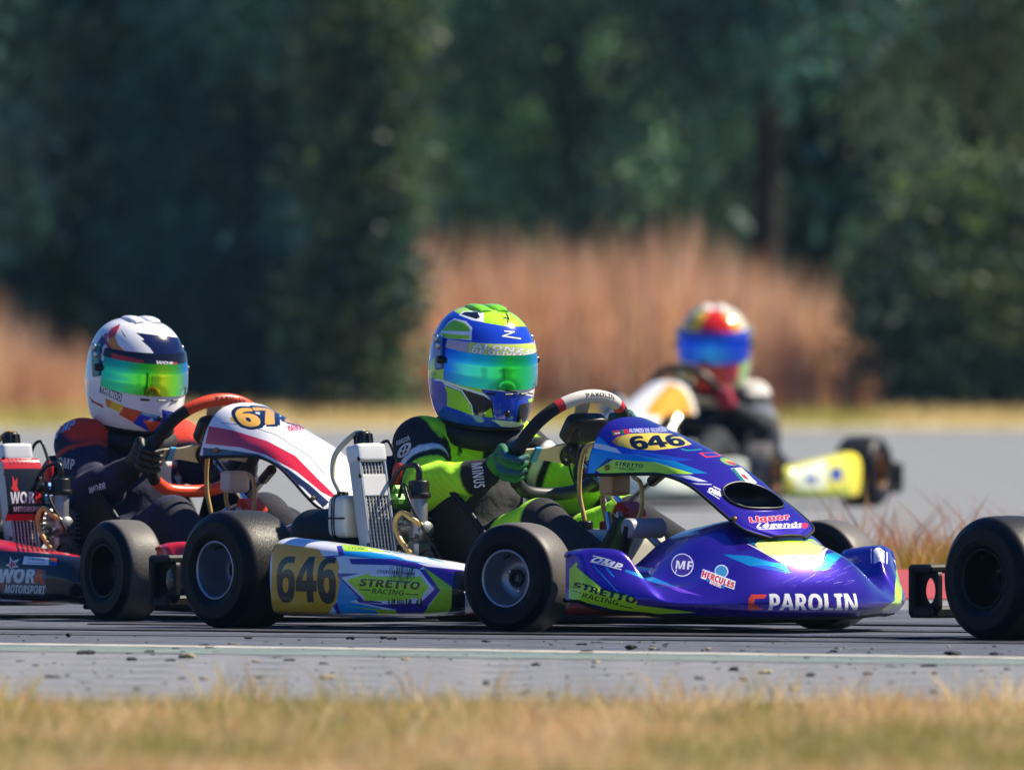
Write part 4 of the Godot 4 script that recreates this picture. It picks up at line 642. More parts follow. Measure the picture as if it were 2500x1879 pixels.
	["P","a4d820",[0.7001,0.3844,0.718,0.4041,0.7358,0.4216,0.7537,0.4375,0.772,0.4523,0.7909,0.4665,0.8113,0.4814,0.8332,0.4974,0.8563,0.5159,0.8799,0.5404,0.8805,0.6366,0.8763,0.6806,0.8705,0.719,0.8624,0.7624,0.8524,0.8148,0.822,0.8576,0.771,0.9292,0.7559,0.923,0.7406,0.9183,0.7252,0.9148,0.7099,0.9124,0.6948,0.9111,0.6798,0.9109,0.7101,0.8402,0.7266,0.7938,0.7405,0.7589,0.7543,0.7313,0.7675,0.7082,0.7806,0.686,0.7941,0.6625,0.8078,0.6347,0.7959,0.6,0.783,0.5553,0.7691,0.5155,0.7553,0.486,0.742,0.4611,0.7286,0.4373,0.7149,0.4125]],
	["P","121216",[0.877,0.511,0.875,0.4675,0.873,0.4346,0.8691,0.402,0.8597,0.362,0.8829,0.3378,0.9015,0.3071,0.9221,0.348,0.9369,0.3833,0.9463,0.4122,0.9532,0.4388,0.9592,0.4676,0.9673,0.5204,0.9591,0.7407,0.9502,0.7904,0.94,0.8349,0.9186,0.8858,0.8602,0.9681,0.8189,1.0209,0.7967,1.0209,0.7744,1.0209,0.7632,1.0171,0.7588,0.9901,0.7582,0.9581,0.822,0.8637,0.8524,0.8148,0.8614,0.7676,0.8689,0.7274,0.8744,0.693,0.8786,0.6571,0.8814,0.6059]],
	["P","1c1a1c",[0.5976,0.4364,0.6006,0.4559,0.6053,0.6199,0.6007,0.4766]],
	["P","3c3a2c",[0.6268,0.4089,0.6301,0.4297,0.6395,0.6194,0.6311,0.4504]],
	["P","56583a",[0.6287,0.4634,0.6317,0.4828,0.6351,0.6523,0.6313,0.5049]],
	["P","1c1a1c",[0.6465,0.4163,0.6505,0.4361,0.6565,0.5077,0.6507,0.457]],
	["P","3c3a2c",[0.6681,0.4437,0.6717,0.463,0.6767,0.6307,0.6716,0.4842]],
	["P","56583a",[0.6175,0.4046,0.6215,0.4254,0.631,0.6326,0.6219,0.4467]],
	["P","1c1a1c",[0.6195,0.4879,0.6217,0.5087,0.6197,0.6569,0.6217,0.532]],
	["P","3c3a2c",[0.6521,0.4807,0.655,0.5014,0.6565,0.5555,0.6548,0.526]],
	["P","56583a",[0.6614,0.4223,0.6647,0.4422,0.6703,0.5509,0.6655,0.4626]],
	["P","1c1a1c",[0.661,0.4062,0.6651,0.4268,0.6678,0.528,0.666,0.4476]],
	["P","3c3a2c",[0.6102,0.4937,0.6126,0.5145,0.6154,0.6026,0.6122,0.5377]],
	["P","56583a",[0.6569,0.3925,0.6616,0.4143,0.667,0.7106,0.6627,0.4357]],
	["P","1c1a1c",[0.661,0.4725,0.6638,0.4929,0.6629,0.5329,0.664,0.5167]],
	["P","3c3a2c",[0.6138,0.5064,0.6159,0.5282,0.6134,0.623,0.6155,0.5516]],
	["P","56583a",[0.6767,0.4554,0.68,0.475,0.6803,0.511,0.6801,0.4972]],
	["P","1c1a1c",[0.6464,0.4264,0.6498,0.446,0.6563,0.6115,0.6501,0.4667]],
	["P","3c3a2c",[0.6334,0.4104,0.6367,0.4311,0.6482,0.5992,0.6377,0.4517]],
	["P","56583a",[0.6547,0.4255,0.6582,0.4451,0.6675,0.5743,0.6586,0.4657]],
	["P","1c1a1c",[0.623,0.4406,0.6258,0.46,0.6363,0.6118,0.6261,0.4807]],
	["P","3c3a2c",[0.6257,0.3998,0.6299,0.421,0.6399,0.6389,0.6304,0.4424]],
	["P","56583a",[0.6766,0.4722,0.68,0.4927,0.6813,0.599,0.6798,0.5171]],
	["P","1c1a1c",[0.6299,0.4319,0.633,0.4514,0.6397,0.5956,0.6333,0.4721]],
	["P","3c3a2c",[0.6338,0.3964,0.6378,0.4181,0.6425,0.4941,0.6388,0.4393]],
	["P","56583a",[0.6072,0.4658,0.6098,0.4853,0.6112,0.5627,0.6097,0.507]],
	["P","1c1a1c",[0.6657,0.3992,0.67,0.4204,0.6744,0.4943,0.6712,0.4413]],
	["P","3c3a2c",[0.6407,0.5021,0.6431,0.5246,0.6442,0.6199,0.6427,0.5497]],
	["P","56583a",[0.669,0.3812,0.6748,0.4044,0.6867,0.6032,0.676,0.4265]],
	["P","1c1a1c",[0.6099,0.4966,0.6122,0.5176,0.6131,0.5919,0.6118,0.5408]],
	["P","3c3a2c",[0.6299,0.4959,0.6325,0.5174,0.6325,0.5747,0.632,0.5418]],
	["P","56583a",[0.6474,0.4179,0.6512,0.4377,0.6626,0.627,0.6515,0.4585]],
	["P","1c1a1c",[0.6297,0.4072,0.6337,0.4277,0.6434,0.659,0.6341,0.4488]],
	["P","3c3a2c",[0.5923,0.4526,0.5951,0.4718,0.5973,0.6559,0.595,0.4927]],
	["P","56583a",[0.668,0.456,0.6712,0.4756,0.6745,0.5844,0.6713,0.4977]],
	["P","1c1a1c",[0.6487,0.4565,0.6516,0.4761,0.656,0.6399,0.6517,0.4979]],
	["P","3c3a2c",[0.6657,0.4516,0.6687,0.4711,0.6697,0.6505,0.669,0.4927]],
	["P","56583a",[0.6031,0.5134,0.6055,0.5347,0.6054,0.6066,0.6045,0.5578]],
	["P","1c1a1c",[0.6654,0.4213,0.6691,0.4411,0.6739,0.5059,0.6697,0.4616]],
	["P","3c3a2c",[0.634,0.4697,0.6362,0.4898,0.6373,0.6249,0.6366,0.5122]],
	["P","56583a",[0.6288,0.4603,0.6318,0.4796,0.6333,0.5969,0.6316,0.5015]],
	["P","1c1a1c",[0.6081,0.4783,0.6108,0.498,0.612,0.6645,0.6104,0.5206]],
	["P","3c3a2c",[0.6612,0.3949,0.666,0.4165,0.6745,0.5637,0.6669,0.4377]],
	["P","56583a",[0.6467,0.4643,0.6496,0.484,0.651,0.6229,0.6496,0.5065]],
	["P","1c1a1c",[0.6322,0.4298,0.6356,0.4492,0.6411,0.5267,0.6356,0.4701]],
	["P","3c3a2c",[0.5978,0.5144,0.5996,0.5358,0.6003,0.6251,0.5991,0.5583]],
	["P","56583a",[0.6414,0.444,0.644,0.4635,0.6496,0.628,0.6445,0.4844]],
	["P","1c1a1c",[0.663,0.4731,0.666,0.4936,0.6671,0.6569,0.666,0.5175]],
	["P","3c3a2c",[0.6087,0.4636,0.6116,0.4829,0.6133,0.6687,0.6113,0.5046]],
	["P","56583a",[0.6147,0.4128,0.6183,0.4331,0.6293,0.5607,0.6187,0.4541]],
	["P","1c1a1c",[0.6241,0.4563,0.6269,0.4756,0.6316,0.5879,0.6268,0.4971]],
	["P","3c3a2c",[0.6646,0.4336,0.6683,0.4529,0.6748,0.6507,0.6683,0.4738]],
	["P","56583a",[0.6333,0.4149,0.6371,0.4349,0.6447,0.5927,0.6373,0.4558]],
	["P","1c1a1c",[0.6609,0.3998,0.6652,0.421,0.6716,0.5244,0.6663,0.442]],
	["P","3c3a2c",[0.6317,0.5077,0.6344,0.53,0.6362,0.6245,0.6335,0.5549]],
	["P","56583a",[0.6222,0.4845,0.6246,0.5051,0.6241,0.5849,0.6245,0.5284]],
	["P","1c1a1c",[0.6528,0.3924,0.6574,0.4143,0.6694,0.6346,0.6585,0.4357]],
	["P","3c3a2c",[0.6233,0.4228,0.6267,0.4427,0.6297,0.5269,0.627,0.4634]],
	["P","56583a",[0.6148,0.4294,0.6179,0.449,0.6222,0.6536,0.6181,0.4697]],
	["P","1c1a1c",[0.6149,0.4379,0.6176,0.4574,0.6176,0.6011,0.618,0.478]],
	["P","3c3a2c",[0.6153,0.4402,0.6185,0.4594,0.6254,0.5436,0.6183,0.4804]],
	["P","56583a",[0.655,0.4385,0.6583,0.4578,0.662,0.5149,0.6584,0.4788]],
	["P","1c1a1c",[0.6794,0.4861,0.6824,0.5082,0.6838,0.6203,0.6823,0.5346]],
	["P","3c3a2c",[0.6102,0.4669,0.6127,0.4865,0.6182,0.5924,0.6128,0.5082]],
	["P","56583a",[0.6584,0.3841,0.6637,0.4069,0.669,0.4747,0.6649,0.4288]],
	["P","1c1a1c",[0.6032,0.5036,0.605,0.525,0.6075,0.6062,0.6049,0.5478]],
	["P","3c3a2c",[0.619,0.4181,0.6225,0.4381,0.6293,0.636,0.6228,0.459]],
	["P","56583a",[0.6402,0.5081,0.6421,0.5312,0.6439,0.6374,0.642,0.5562]],
	["P","1c1a1c",[0.6543,0.4555,0.6571,0.475,0.6637,0.5901,0.6574,0.4968]],
	["P","3c3a2c",[0.6202,0.4273,0.623,0.4472,0.6271,0.6633,0.6237,0.4677]],
	["P","56583a",[0.6232,0.4354,0.6265,0.4547,0.6347,0.571,0.6264,0.4756]],
	["P","1c1a1c",[0.6335,0.4592,0.6363,0.4787,0.6415,0.6351,0.6363,0.5005]],
	["P","3c3a2c",[0.6142,0.4785,0.6163,0.4988,0.6163,0.536,0.6166,0.5212]],
	["P","56583a",[0.655,0.4223,0.6585,0.4421,0.665,0.501,0.6591,0.4627]],
	["P","1c1a1c",[0.6113,0.5078,0.6134,0.5294,0.6135,0.6361,0.6129,0.5528]],
	["P","3c3a2c",[0.6485,0.4274,0.6517,0.447,0.6613,0.6145,0.6522,0.4676]],
	["P","56583a",[0.6438,0.4956,0.646,0.5179,0.6479,0.5882,0.6461,0.5428]],
	["P","1c1a1c",[0.6262,0.4921,0.6287,0.5133,0.6254,0.6694,0.6284,0.5373]],
	["P","3c3a2c",[0.6398,0.4212,0.6428,0.4413,0.6478,0.6684,0.6437,0.4617]],
	["P","56583a",[0.5931,0.4252,0.5964,0.445,0.5991,0.5134,0.5966,0.4658]],
	["P","1c1a1c",[0.6173,0.4845,0.6195,0.5051,0.6216,0.5777,0.6196,0.5281]],
	["P","3c3a2c",[0.6599,0.3694,0.6664,0.3946,0.6776,0.5245,0.6679,0.4177]],
	["P","56583a",[0.6393,0.3953,0.6433,0.4171,0.6534,0.6505,0.6445,0.4383]],
	["P","1c1a1c",[0.6534,0.4238,0.6573,0.4433,0.6611,0.6305,0.6573,0.4641]],
	["P","3c3a2c",[0.6017,0.4168,0.6046,0.4373,0.6085,0.5361,0.6055,0.4579]],
	["P","56583a",[0.6502,0.4732,0.6528,0.4935,0.6554,0.637,0.653,0.5169]],
	["P","1c1a1c",[0.6538,0.4757,0.6564,0.4963,0.6597,0.5442,0.6565,0.5201]],
	["P","3c3a2c",[0.6578,0.4932,0.6601,0.5157,0.6588,0.7018,0.6602,0.5413]],
	["P","56583a",[0.6318,0.4317,0.6352,0.4511,0.6415,0.6301,0.6352,0.4719]],
	["P","1c1a1c",[0.6016,0.4266,0.6045,0.4466,0.6116,0.5806,0.605,0.4671]],
	["P","3c3a2c",[0.6092,0.4793,0.6113,0.4995,0.6113,0.5595,0.6116,0.5218]],
	["P","56583a",[0.6039,0.4637,0.6067,0.483,0.6059,0.5149,0.6065,0.5045]],
	["P","1c1a1c",[0.674,0.4325,0.678,0.4518,0.681,0.5313,0.678,0.4727]],
	["P","3c3a2c",[0.6376,0.3876,0.6424,0.41,0.6557,0.5694,0.6433,0.4319]],
	["P","56583a",[0.6387,0.4829,0.6417,0.5035,0.6392,0.6688,0.6412,0.5277]],
	["P","1c1a1c",[0.6617,0.4468,0.6648,0.4662,0.6693,0.5504,0.6651,0.4874]],
	["P","3c3a2c",[0.63,0.4702,0.6323,0.4902,0.638,0.6315,0.6326,0.5126]],
	["P","56583a",[0.6697,0.4742,0.6728,0.4947,0.6718,0.6762,0.6728,0.5191]],
	["P","1c1a1c",[0.6332,0.4735,0.6359,0.4934,0.6396,0.6247,0.6357,0.5165]],
	["P","3c3a2c",[0.6512,0.4448,0.654,0.4642,0.6579,0.58,0.6545,0.4852]],
	["P","56583a",[0.612,0.4185,0.6149,0.4388,0.6231,0.5583,0.6157,0.4594]],
	["P","1c1a1c",[0.6795,0.4566,0.6824,0.4765,0.6866,0.6215,0.6829,0.4986]],
	["P","3c3a2c",[0.6604,0.4317,0.664,0.451,0.6739,0.5994,0.6641,0.4718]],
	["P","56583a",[0.6259,0.4095,0.6291,0.4303,0.6378,0.5275,0.6301,0.451]],
	["P","1c1a1c",[0.6271,0.4118,0.6305,0.4322,0.6404,0.5446,0.6312,0.453]],
	["P","3c3a2c",[0.6036,0.4661,0.6057,0.4857,0.6087,0.6185,0.6061,0.5071]],
	["P","56583a",[0.6196,0.4842,0.6217,0.5049,0.6216,0.6134,0.6219,0.5279]],
	["P","1c1a1c",[0.6407,0.4446,0.6433,0.4641,0.6488,0.5487,0.6438,0.4849]],
	["P","3c3a2c",[0.6561,0.4615,0.6594,0.481,0.6604,0.5187,0.6592,0.5036]],
	["P","56583a",[0.6249,0.4757,0.6274,0.4957,0.6286,0.6639,0.6273,0.5185]],
	["P","1c1a1c",[0.5979,0.5099,0.5996,0.5312,0.5995,0.6431,0.5994,0.5537]],
	["P","3c3a2c",[0.662,0.392,0.6671,0.4138,0.678,0.5081,0.668,0.4353]],
	["P","1c1a1c",[0.6102,0.7002,0.6121,0.7089,0.6043,0.7494,0.6065,0.7279]],
	["P","1c1a1c",[0.623,0.7076,0.6248,0.7169,0.6098,0.8423,0.619,0.7373]],
	["P","1c1a1c",[0.643,0.7047,0.6448,0.7141,0.6303,0.8393,0.6388,0.7346]],
	["P","1c1a1c",[0.6137,0.6969,0.6155,0.7056,0.6081,0.7678,0.61,0.7243]],
	["P","1c1a1c",[0.6301,0.6972,0.6319,0.7061,0.6281,0.7703,0.6263,0.7252]],
	["P","1c1a1c",[0.6909,0.7075,0.6931,0.7178,0.6716,0.8592,0.6856,0.7401]],
	["P","1c1a1c",[0.711,0.6971,0.7133,0.7073,0.7048,0.815,0.7057,0.7285]],
	["P","1c1a1c",[0.7067,0.7036,0.7089,0.714,0.6954,0.7885,0.7013,0.7359]],
	["P","1c1a1c",[0.6525,0.6923,0.6545,0.7015,0.6512,0.8044,0.6485,0.7207]],
	["P","1c1a1c",[0.6054,0.6952,0.6072,0.7038,0.5995,0.7629,0.6018,0.722]],
	["P","1c1a1c",[0.6616,0.7006,0.6637,0.7102,0.6535,0.798,0.6572,0.7306]],
	["P","1c1a1c",[0.6658,0.702,0.6678,0.7116,0.6615,0.7494,0.6612,0.7323]],
	["P","1c1a1c",[0.6042,0.704,0.606,0.7128,0.6013,0.7726,0.6004,0.7321]],
	["P","1c1a1c",[0.6671,0.7019,0.6692,0.7116,0.6675,0.7642,0.6625,0.7323]],
	["P","1c1a1c",[0.6088,0.7041,0.6106,0.713,0.5993,0.752,0.605,0.7325]],
	["P","1c1a1c",[0.6236,0.6946,0.6254,0.7034,0.6234,0.75,0.6199,0.7221]],
	["P","1c1a1c",[0.6973,0.6958,0.6996,0.7057,0.6893,0.788,0.6923,0.7264]],
	["P","1c1a1c",[0.7067,0.7051,0.709,0.7155,0.6988,0.8034,0.7012,0.7378]],
	["P","1c1a1c",[0.5944,0.6989,0.5962,0.7074,0.5951,0.7571,0.5908,0.7258]],
	["P","1c1a1c",[0.6691,0.6928,0.6712,0.7023,0.663,0.758,0.6647,0.722]],
	["P","1c1a1c",[0.7084,0.6921,0.7107,0.7022,0.6937,0.7941,0.7033,0.7227]],
	["P","1c1a1c",[0.6368,0.6998,0.6386,0.7089,0.636,0.7457,0.6328,0.7285]],
	["P","303018",[0.7464,0.8241,0.7512,0.8204,0.7484,0.8324]],
	["P","303018",[0.8213,0.7345,0.827,0.7325,0.8251,0.7395]],
	["P","303018",[0.7938,0.818,0.7992,0.8149,0.7963,0.826]],
	["P","303018",[0.8303,0.7024,0.8361,0.7003,0.8344,0.7065]],
	["P","303018",[0.7247,0.8393,0.7295,0.835,0.7261,0.8485]],
	["P","303018",[0.7449,0.8008,0.7494,0.7977,0.7473,0.808]],
	["P","303018",[0.785,0.8349,0.7905,0.8313,0.7868,0.8436]],
	["P","303018",[0.7162,0.831,0.7208,0.8268,0.7179,0.8397]],
	["P","303018",[0.8401,0.7273,0.846,0.7255,0.8441,0.7323]],
	["P","303018",[0.8173,0.6956,0.8228,0.6935,0.8213,0.6994]],
	["P","303018",[0.8343,0.7534,0.8402,0.7513,0.8379,0.7595]],
	["P","303018",[0.8038,0.8211,0.8094,0.818,0.8063,0.8292]],
	["P","303018",[0.7125,0.8168,0.7169,0.813,0.7145,0.8248]],
	["P","303018",[0.7339,0.7074,0.7381,0.7055,0.737,0.7108]],
	["P","303018",[0.7772,0.7219,0.782,0.72,0.7805,0.726]],
	["P","303018",[0.8052,0.7169,0.8105,0.715,0.8089,0.7211]]]
var HELMET_GRID := [[-0.002,0.145,0,-0.002,0.145,0.0003,-0.0019,0.145,0.0007,-0.0018,0.145,0.001,-0.0016,0.145,0.0013,-0.0013,0.145,0.0016,-0.001,0.145,0.0018,-0.0007,0.145,0.0019,-0.0003,0.145,0.002,0,0.145,0.002,0.0003,0.145,0.002,0.0007,0.145,0.0019,0.001,0.145,0.0018,0.0013,0.145,0.0016,0.0016,0.145,0.0013,0.0018,0.145,0.001,0.0019,0.145,0.0007,0.002,0.145,0.0003,0.002,0.145,0,0.002,0.145,-0.0003,0.0019,0.145,-0.0007,0.0018,0.145,-0.001,0.0016,0.145,-0.0013,0.0013,0.145,-0.0016,0.001,0.145,-0.0018,0.0007,0.145,-0.0019,0.0003,0.145,-0.002,0,0.145,-0.002,-0.0003,0.145,-0.002,-0.0007,0.145,-0.0019,-0.001,0.145,-0.0018,-0.0013,0.145,-0.0016,-0.0016,0.145,-0.0013,-0.0018,0.145,-0.001,-0.0019,0.145,-0.0007,-0.002,0.145,-0.0003,-0.002,0.145,-0],
	[-0.042,0.1425,0,-0.0415,0.1425,0.0073,-0.0398,0.1425,0.0145,-0.0366,0.1425,0.0211,-0.032,0.1425,0.0268,-0.0263,0.1425,0.0314,-0.02,0.1425,0.0346,-0.0134,0.1425,0.0367,-0.0067,0.1425,0.0377,0,0.1425,0.038,0.0066,0.1425,0.0377,0.0133,0.1425,0.0365,0.0198,0.1425,0.0343,0.0259,0.1425,0.0308,0.0311,0.1425,0.0261,0.0353,0.1425,0.0204,0.0381,0.1425,0.0139,0.0396,0.1425,0.007,0.04,0.1425,0,0.0396,0.1425,-0.007,0.0381,0.1425,-0.0139,0.0353,0.1425,-0.0204,0.0311,0.1425,-0.0261,0.0259,0.1425,-0.0308,0.0198,0.1425,-0.0343,0.0133,0.1425,-0.0365,0.0066,0.1425,-0.0377,0,0.1425,-0.038,-0.0067,0.1425,-0.0377,-0.0134,0.1425,-0.0367,-0.02,0.1425,-0.0346,-0.0263,0.1425,-0.0314,-0.032,0.1425,-0.0268,-0.0366,0.1425,-0.0211,-0.0398,0.1425,-0.0145,-0.0415,0.1425,-0.0073,-0.042,0.1425,-0],
	[-0.08,0.131,0,-0.0791,0.131,0.0139,-0.0758,0.131,0.0276,-0.0696,0.131,0.0402,-0.0608,0.131,0.051,-0.05,0.131,0.0596,-0.0379,0.131,0.0657,-0.0253,0.131,0.0695,-0.0126,0.131,0.0715,0,0.131,0.072,0.0126,0.131,0.0714,0.0252,0.131,0.0693,0.0375,0.131,0.065,0.0491,0.131,0.0585,0.0591,0.131,0.0496,0.067,0.131,0.0387,0.0724,0.131,0.0263,0.0752,0.131,0.0133,0.076,0.131,0,0.0752,0.131,-0.0133,0.0724,0.131,-0.0263,0.067,0.131,-0.0387,0.0591,0.131,-0.0496,0.0491,0.131,-0.0585,0.0375,0.131,-0.065,0.0252,0.131,-0.0693,0.0126,0.131,-0.0714,0,0.131,-0.072,-0.0126,0.131,-0.0715,-0.0253,0.131,-0.0695,-0.0379,0.131,-0.0657,-0.05,0.131,-0.0596,-0.0608,0.131,-0.051,-0.0696,0.131,-0.0402,-0.0758,0.131,-0.0276,-0.0791,0.131,-0.0139,-0.08,0.131,-0],
	[-0.111,0.105,0,-0.1097,0.105,0.0193,-0.105,0.105,0.0382,-0.0963,0.105,0.0556,-0.084,0.105,0.0705,-0.0689,0.105,0.0822,-0.0522,0.105,0.0905,-0.0348,0.105,0.0957,-0.0173,0.105,0.0983,0,0.105,0.099,0.0173,0.105,0.0983,0.0347,0.105,0.0954,0.0519,0.105,0.0898,0.0681,0.105,0.0811,0.0823,0.105,0.0691,0.0938,0.105,0.0541,0.1016,0.105,0.037,0.1059,0.105,0.0187,0.107,0.105,0,0.1059,0.105,-0.0187,0.1016,0.105,-0.037,0.0938,0.105,-0.0541,0.0823,0.105,-0.0691,0.0681,0.105,-0.0811,0.0519,0.105,-0.0898,0.0347,0.105,-0.0954,0.0173,0.105,-0.0983,0,0.105,-0.099,-0.0173,0.105,-0.0983,-0.0348,0.105,-0.0957,-0.0522,0.105,-0.0905,-0.0689,0.105,-0.0822,-0.084,0.105,-0.0705,-0.0963,0.105,-0.0556,-0.105,0.105,-0.0382,-0.1097,0.105,-0.0193,-0.111,0.105,-0],
	[-0.128,0.068,0,-0.1266,0.068,0.0223,-0.1214,0.068,0.0442,-0.1118,0.068,0.0646,-0.098,0.068,0.0822,-0.0808,0.068,0.0963,-0.0614,0.068,0.1064,-0.0411,0.068,0.1129,-0.0205,0.068,0.1162,0,0.068,0.117,0.0205,0.068,0.1162,0.0411,0.068,0.1129,0.0615,0.068,0.1066,0.081,0.068,0.0965,0.0984,0.068,0.0826,0.1125,0.068,0.0649,0.1223,0.068,0.0445,0.1276,0.068,0.0225,0.129,0.068,0,0.1276,0.068,-0.0225,0.1223,0.068,-0.0445,0.1125,0.068,-0.0649,0.0984,0.068,-0.0826,0.081,0.068,-0.0965,0.0615,0.068,-0.1066,0.0411,0.068,-0.1129,0.0205,0.068,-0.1162,0,0.068,-0.117,-0.0205,0.068,-0.1162,-0.0411,0.068,-0.1129,-0.0614,0.068,-0.1064,-0.0808,0.068,-0.0963,-0.098,0.068,-0.0822,-0.1118,0.068,-0.0646,-0.1214,0.068,-0.0442,-0.1266,0.068,-0.0223,-0.128,0.068,-0],
	[-0.134,0.028,0,-0.1326,0.028,0.0234,-0.1274,0.028,0.0464,-0.1177,0.028,0.0679,-0.1035,0.028,0.0868,-0.0857,0.028,0.1021,-0.0654,0.028,0.1133,-0.0438,0.028,0.1204,-0.0219,0.028,0.1241,0,0.028,0.125,0.0219,0.028,0.1242,0.044,0.028,0.1209,0.066,0.028,0.1144,0.0872,0.028,0.104,0.1064,0.028,0.0893,0.1222,0.028,0.0705,0.1333,0.028,0.0485,0.1394,0.028,0.0246,0.141,0.028,0,0.1394,0.028,-0.0246,0.1333,0.028,-0.0485,0.1222,0.028,-0.0705,0.1064,0.028,-0.0893,0.0872,0.028,-0.104,0.066,0.028,-0.1144,0.044,0.028,-0.1209,0.0219,0.028,-0.1242,0,0.028,-0.125,-0.0219,0.028,-0.1241,-0.0438,0.028,-0.1204,-0.0654,0.028,-0.1133,-0.0857,0.028,-0.1021,-0.1035,0.028,-0.0868,-0.1177,0.028,-0.0679,-0.1274,0.028,-0.0464,-0.1326,0.028,-0.0234,-0.134,0.028,-0],
	[-0.134,-0.012,0,-0.1327,-0.012,0.0234,-0.1276,-0.012,0.0464,-0.1181,-0.012,0.0682,-0.1042,-0.012,0.0875,-0.0865,-0.012,0.1031,-0.0662,-0.012,0.1147,-0.0445,-0.012,0.1222,-0.0222,-0.012,0.126,0,-0.012,0.127,0.0223,-0.012,0.1262,0.0448,-0.012,0.123,0.0674,-0.012,0.1167,0.0894,-0.012,0.1065,0.1096,-0.012,0.092,0.1264,-0.012,0.073,0.1385,-0.012,0.0504,0.1452,-0.012,0.0256,0.147,-0.012,0,0.1452,-0.012,-0.0256,0.1385,-0.012,-0.0504,0.1264,-0.012,-0.073,0.1096,-0.012,-0.092,0.0894,-0.012,-0.1065,0.0674,-0.012,-0.1167,0.0448,-0.012,-0.123,0.0223,-0.012,-0.1262,0,-0.012,-0.127,-0.0222,-0.012,-0.126,-0.0445,-0.012,-0.1222,-0.0662,-0.012,-0.1147,-0.0865,-0.012,-0.1031,-0.1042,-0.012,-0.0875,-0.1181,-0.012,-0.0682,-0.1276,-0.012,-0.0464,-0.1327,-0.012,-0.0234,-0.134,-0.012,-0],
	[-0.128,-0.052,0,-0.1268,-0.052,0.0224,-0.1223,-0.052,0.0445,-0.1137,-0.052,0.0656,-0.1008,-0.052,0.0846,-0.0842,-0.052,0.1004,-0.0648,-0.052,0.1122,-0.0437,-0.052,0.1199,-0.0219,-0.052,0.124,0,-0.052,0.125,0.0219,-0.052,0.1243,0.0442,-0.052,0.1214,0.0668,-0.052,0.1157,0.0892,-0.052,0.1063,0.1102,-0.052,0.0925,0.1282,-0.052,0.074,0.1415,-0.052,0.0515,0.149,-0.052,0.0263,0.151,-0.052,0,0.149,-0.052,-0.0263,0.1415,-0.052,-0.0515,0.1282,-0.052,-0.074,0.1102,-0.052,-0.0925,0.0892,-0.052,-0.1063,0.0668,-0.052,-0.1157,0.0442,-0.052,-0.1214,0.0219,-0.052,-0.1243,0,-0.052,-0.125,-0.0219,-0.052,-0.124,-0.0437,-0.052,-0.1199,-0.0648,-0.052,-0.1122,-0.0842,-0.052,-0.1004,-0.1008,-0.052,-0.0846,-0.1137,-0.052,-0.0656,-0.1223,-0.052,-0.0445,-0.1268,-0.052,-0.0224,-0.128,-0.052,-0],
	[-0.115,-0.088,0,-0.1141,-0.088,0.0201,-0.1105,-0.088,0.0402,-0.1036,-0.088,0.0598,-0.093,-0.088,0.078,-0.0787,-0.088,0.0938,-0.0612,-0.088,0.1061,-0.0416,-0.088,0.1144,-0.021,-0.088,0.1188,0,-0.088,0.12,0.0211,-0.088,0.1194,0.0426,-0.088,0.117,0.0647,-0.088,0.112,0.087,-0.088,0.1037,0.1086,-0.088,0.0911,0.1277,-0.088,0.0737,0.1423,-0.088,0.0518,0.1507,-0.088,0.0266,0.153,-0.088,0,0.1507,-0.088,-0.0266,0.1423,-0.088,-0.0518,0.1277,-0.088,-0.0737,0.1086,-0.088,-0.0911,0.087,-0.088,-0.1037,0.0647,-0.088,-0.112,0.0426,-0.088,-0.117,0.0211,-0.088,-0.1194,0,-0.088,-0.12,-0.021,-0.088,-0.1188,-0.0416,-0.088,-0.1144,-0.0612,-0.088,-0.1061,-0.0787,-0.088,-0.0938,-0.093,-0.088,-0.078,-0.1036,-0.088,-0.0598,-0.1105,-0.088,-0.0402,-0.1141,-0.088,-0.0201,-0.115,-0.088,-0],
	[-0.095,-0.12,0,-0.0944,-0.12,0.0166,-0.0921,-0.12,0.0335,-0.0875,-0.12,0.0505,-0.0799,-0.12,0.0671,-0.0691,-0.12,0.0824,-0.055,-0.12,0.0952,-0.038,-0.12,0.1045,-0.0193,-0.12,0.1096,0,-0.12,0.111,0.0195,-0.12,0.1105,0.0395,-0.12,0.1084,0.0601,-0.12,0.1041,0.0813,-0.12,0.0969,0.1022,-0.12,0.0857,0.1211,-0.12,0.0699,0.1359,-0.12,0.0495,0.1446,-0.12,0.0255,0.147,-0.12,0,0.1446,-0.12,-0.0255,0.1359,-0.12,-0.0495,0.1211,-0.12,-0.0699,0.1022,-0.12,-0.0857,0.0813,-0.12,-0.0969,0.0601,-0.12,-0.1041,0.0395,-0.12,-0.1084,0.0195,-0.12,-0.1105,0,-0.12,-0.111,-0.0193,-0.12,-0.1096,-0.038,-0.12,-0.1045,-0.055,-0.12,-0.0952,-0.0691,-0.12,-0.0824,-0.0799,-0.12,-0.0671,-0.0875,-0.12,-0.0505,-0.0921,-0.12,-0.0335,-0.0944,-0.12,-0.0166,-0.095,-0.12,-0],
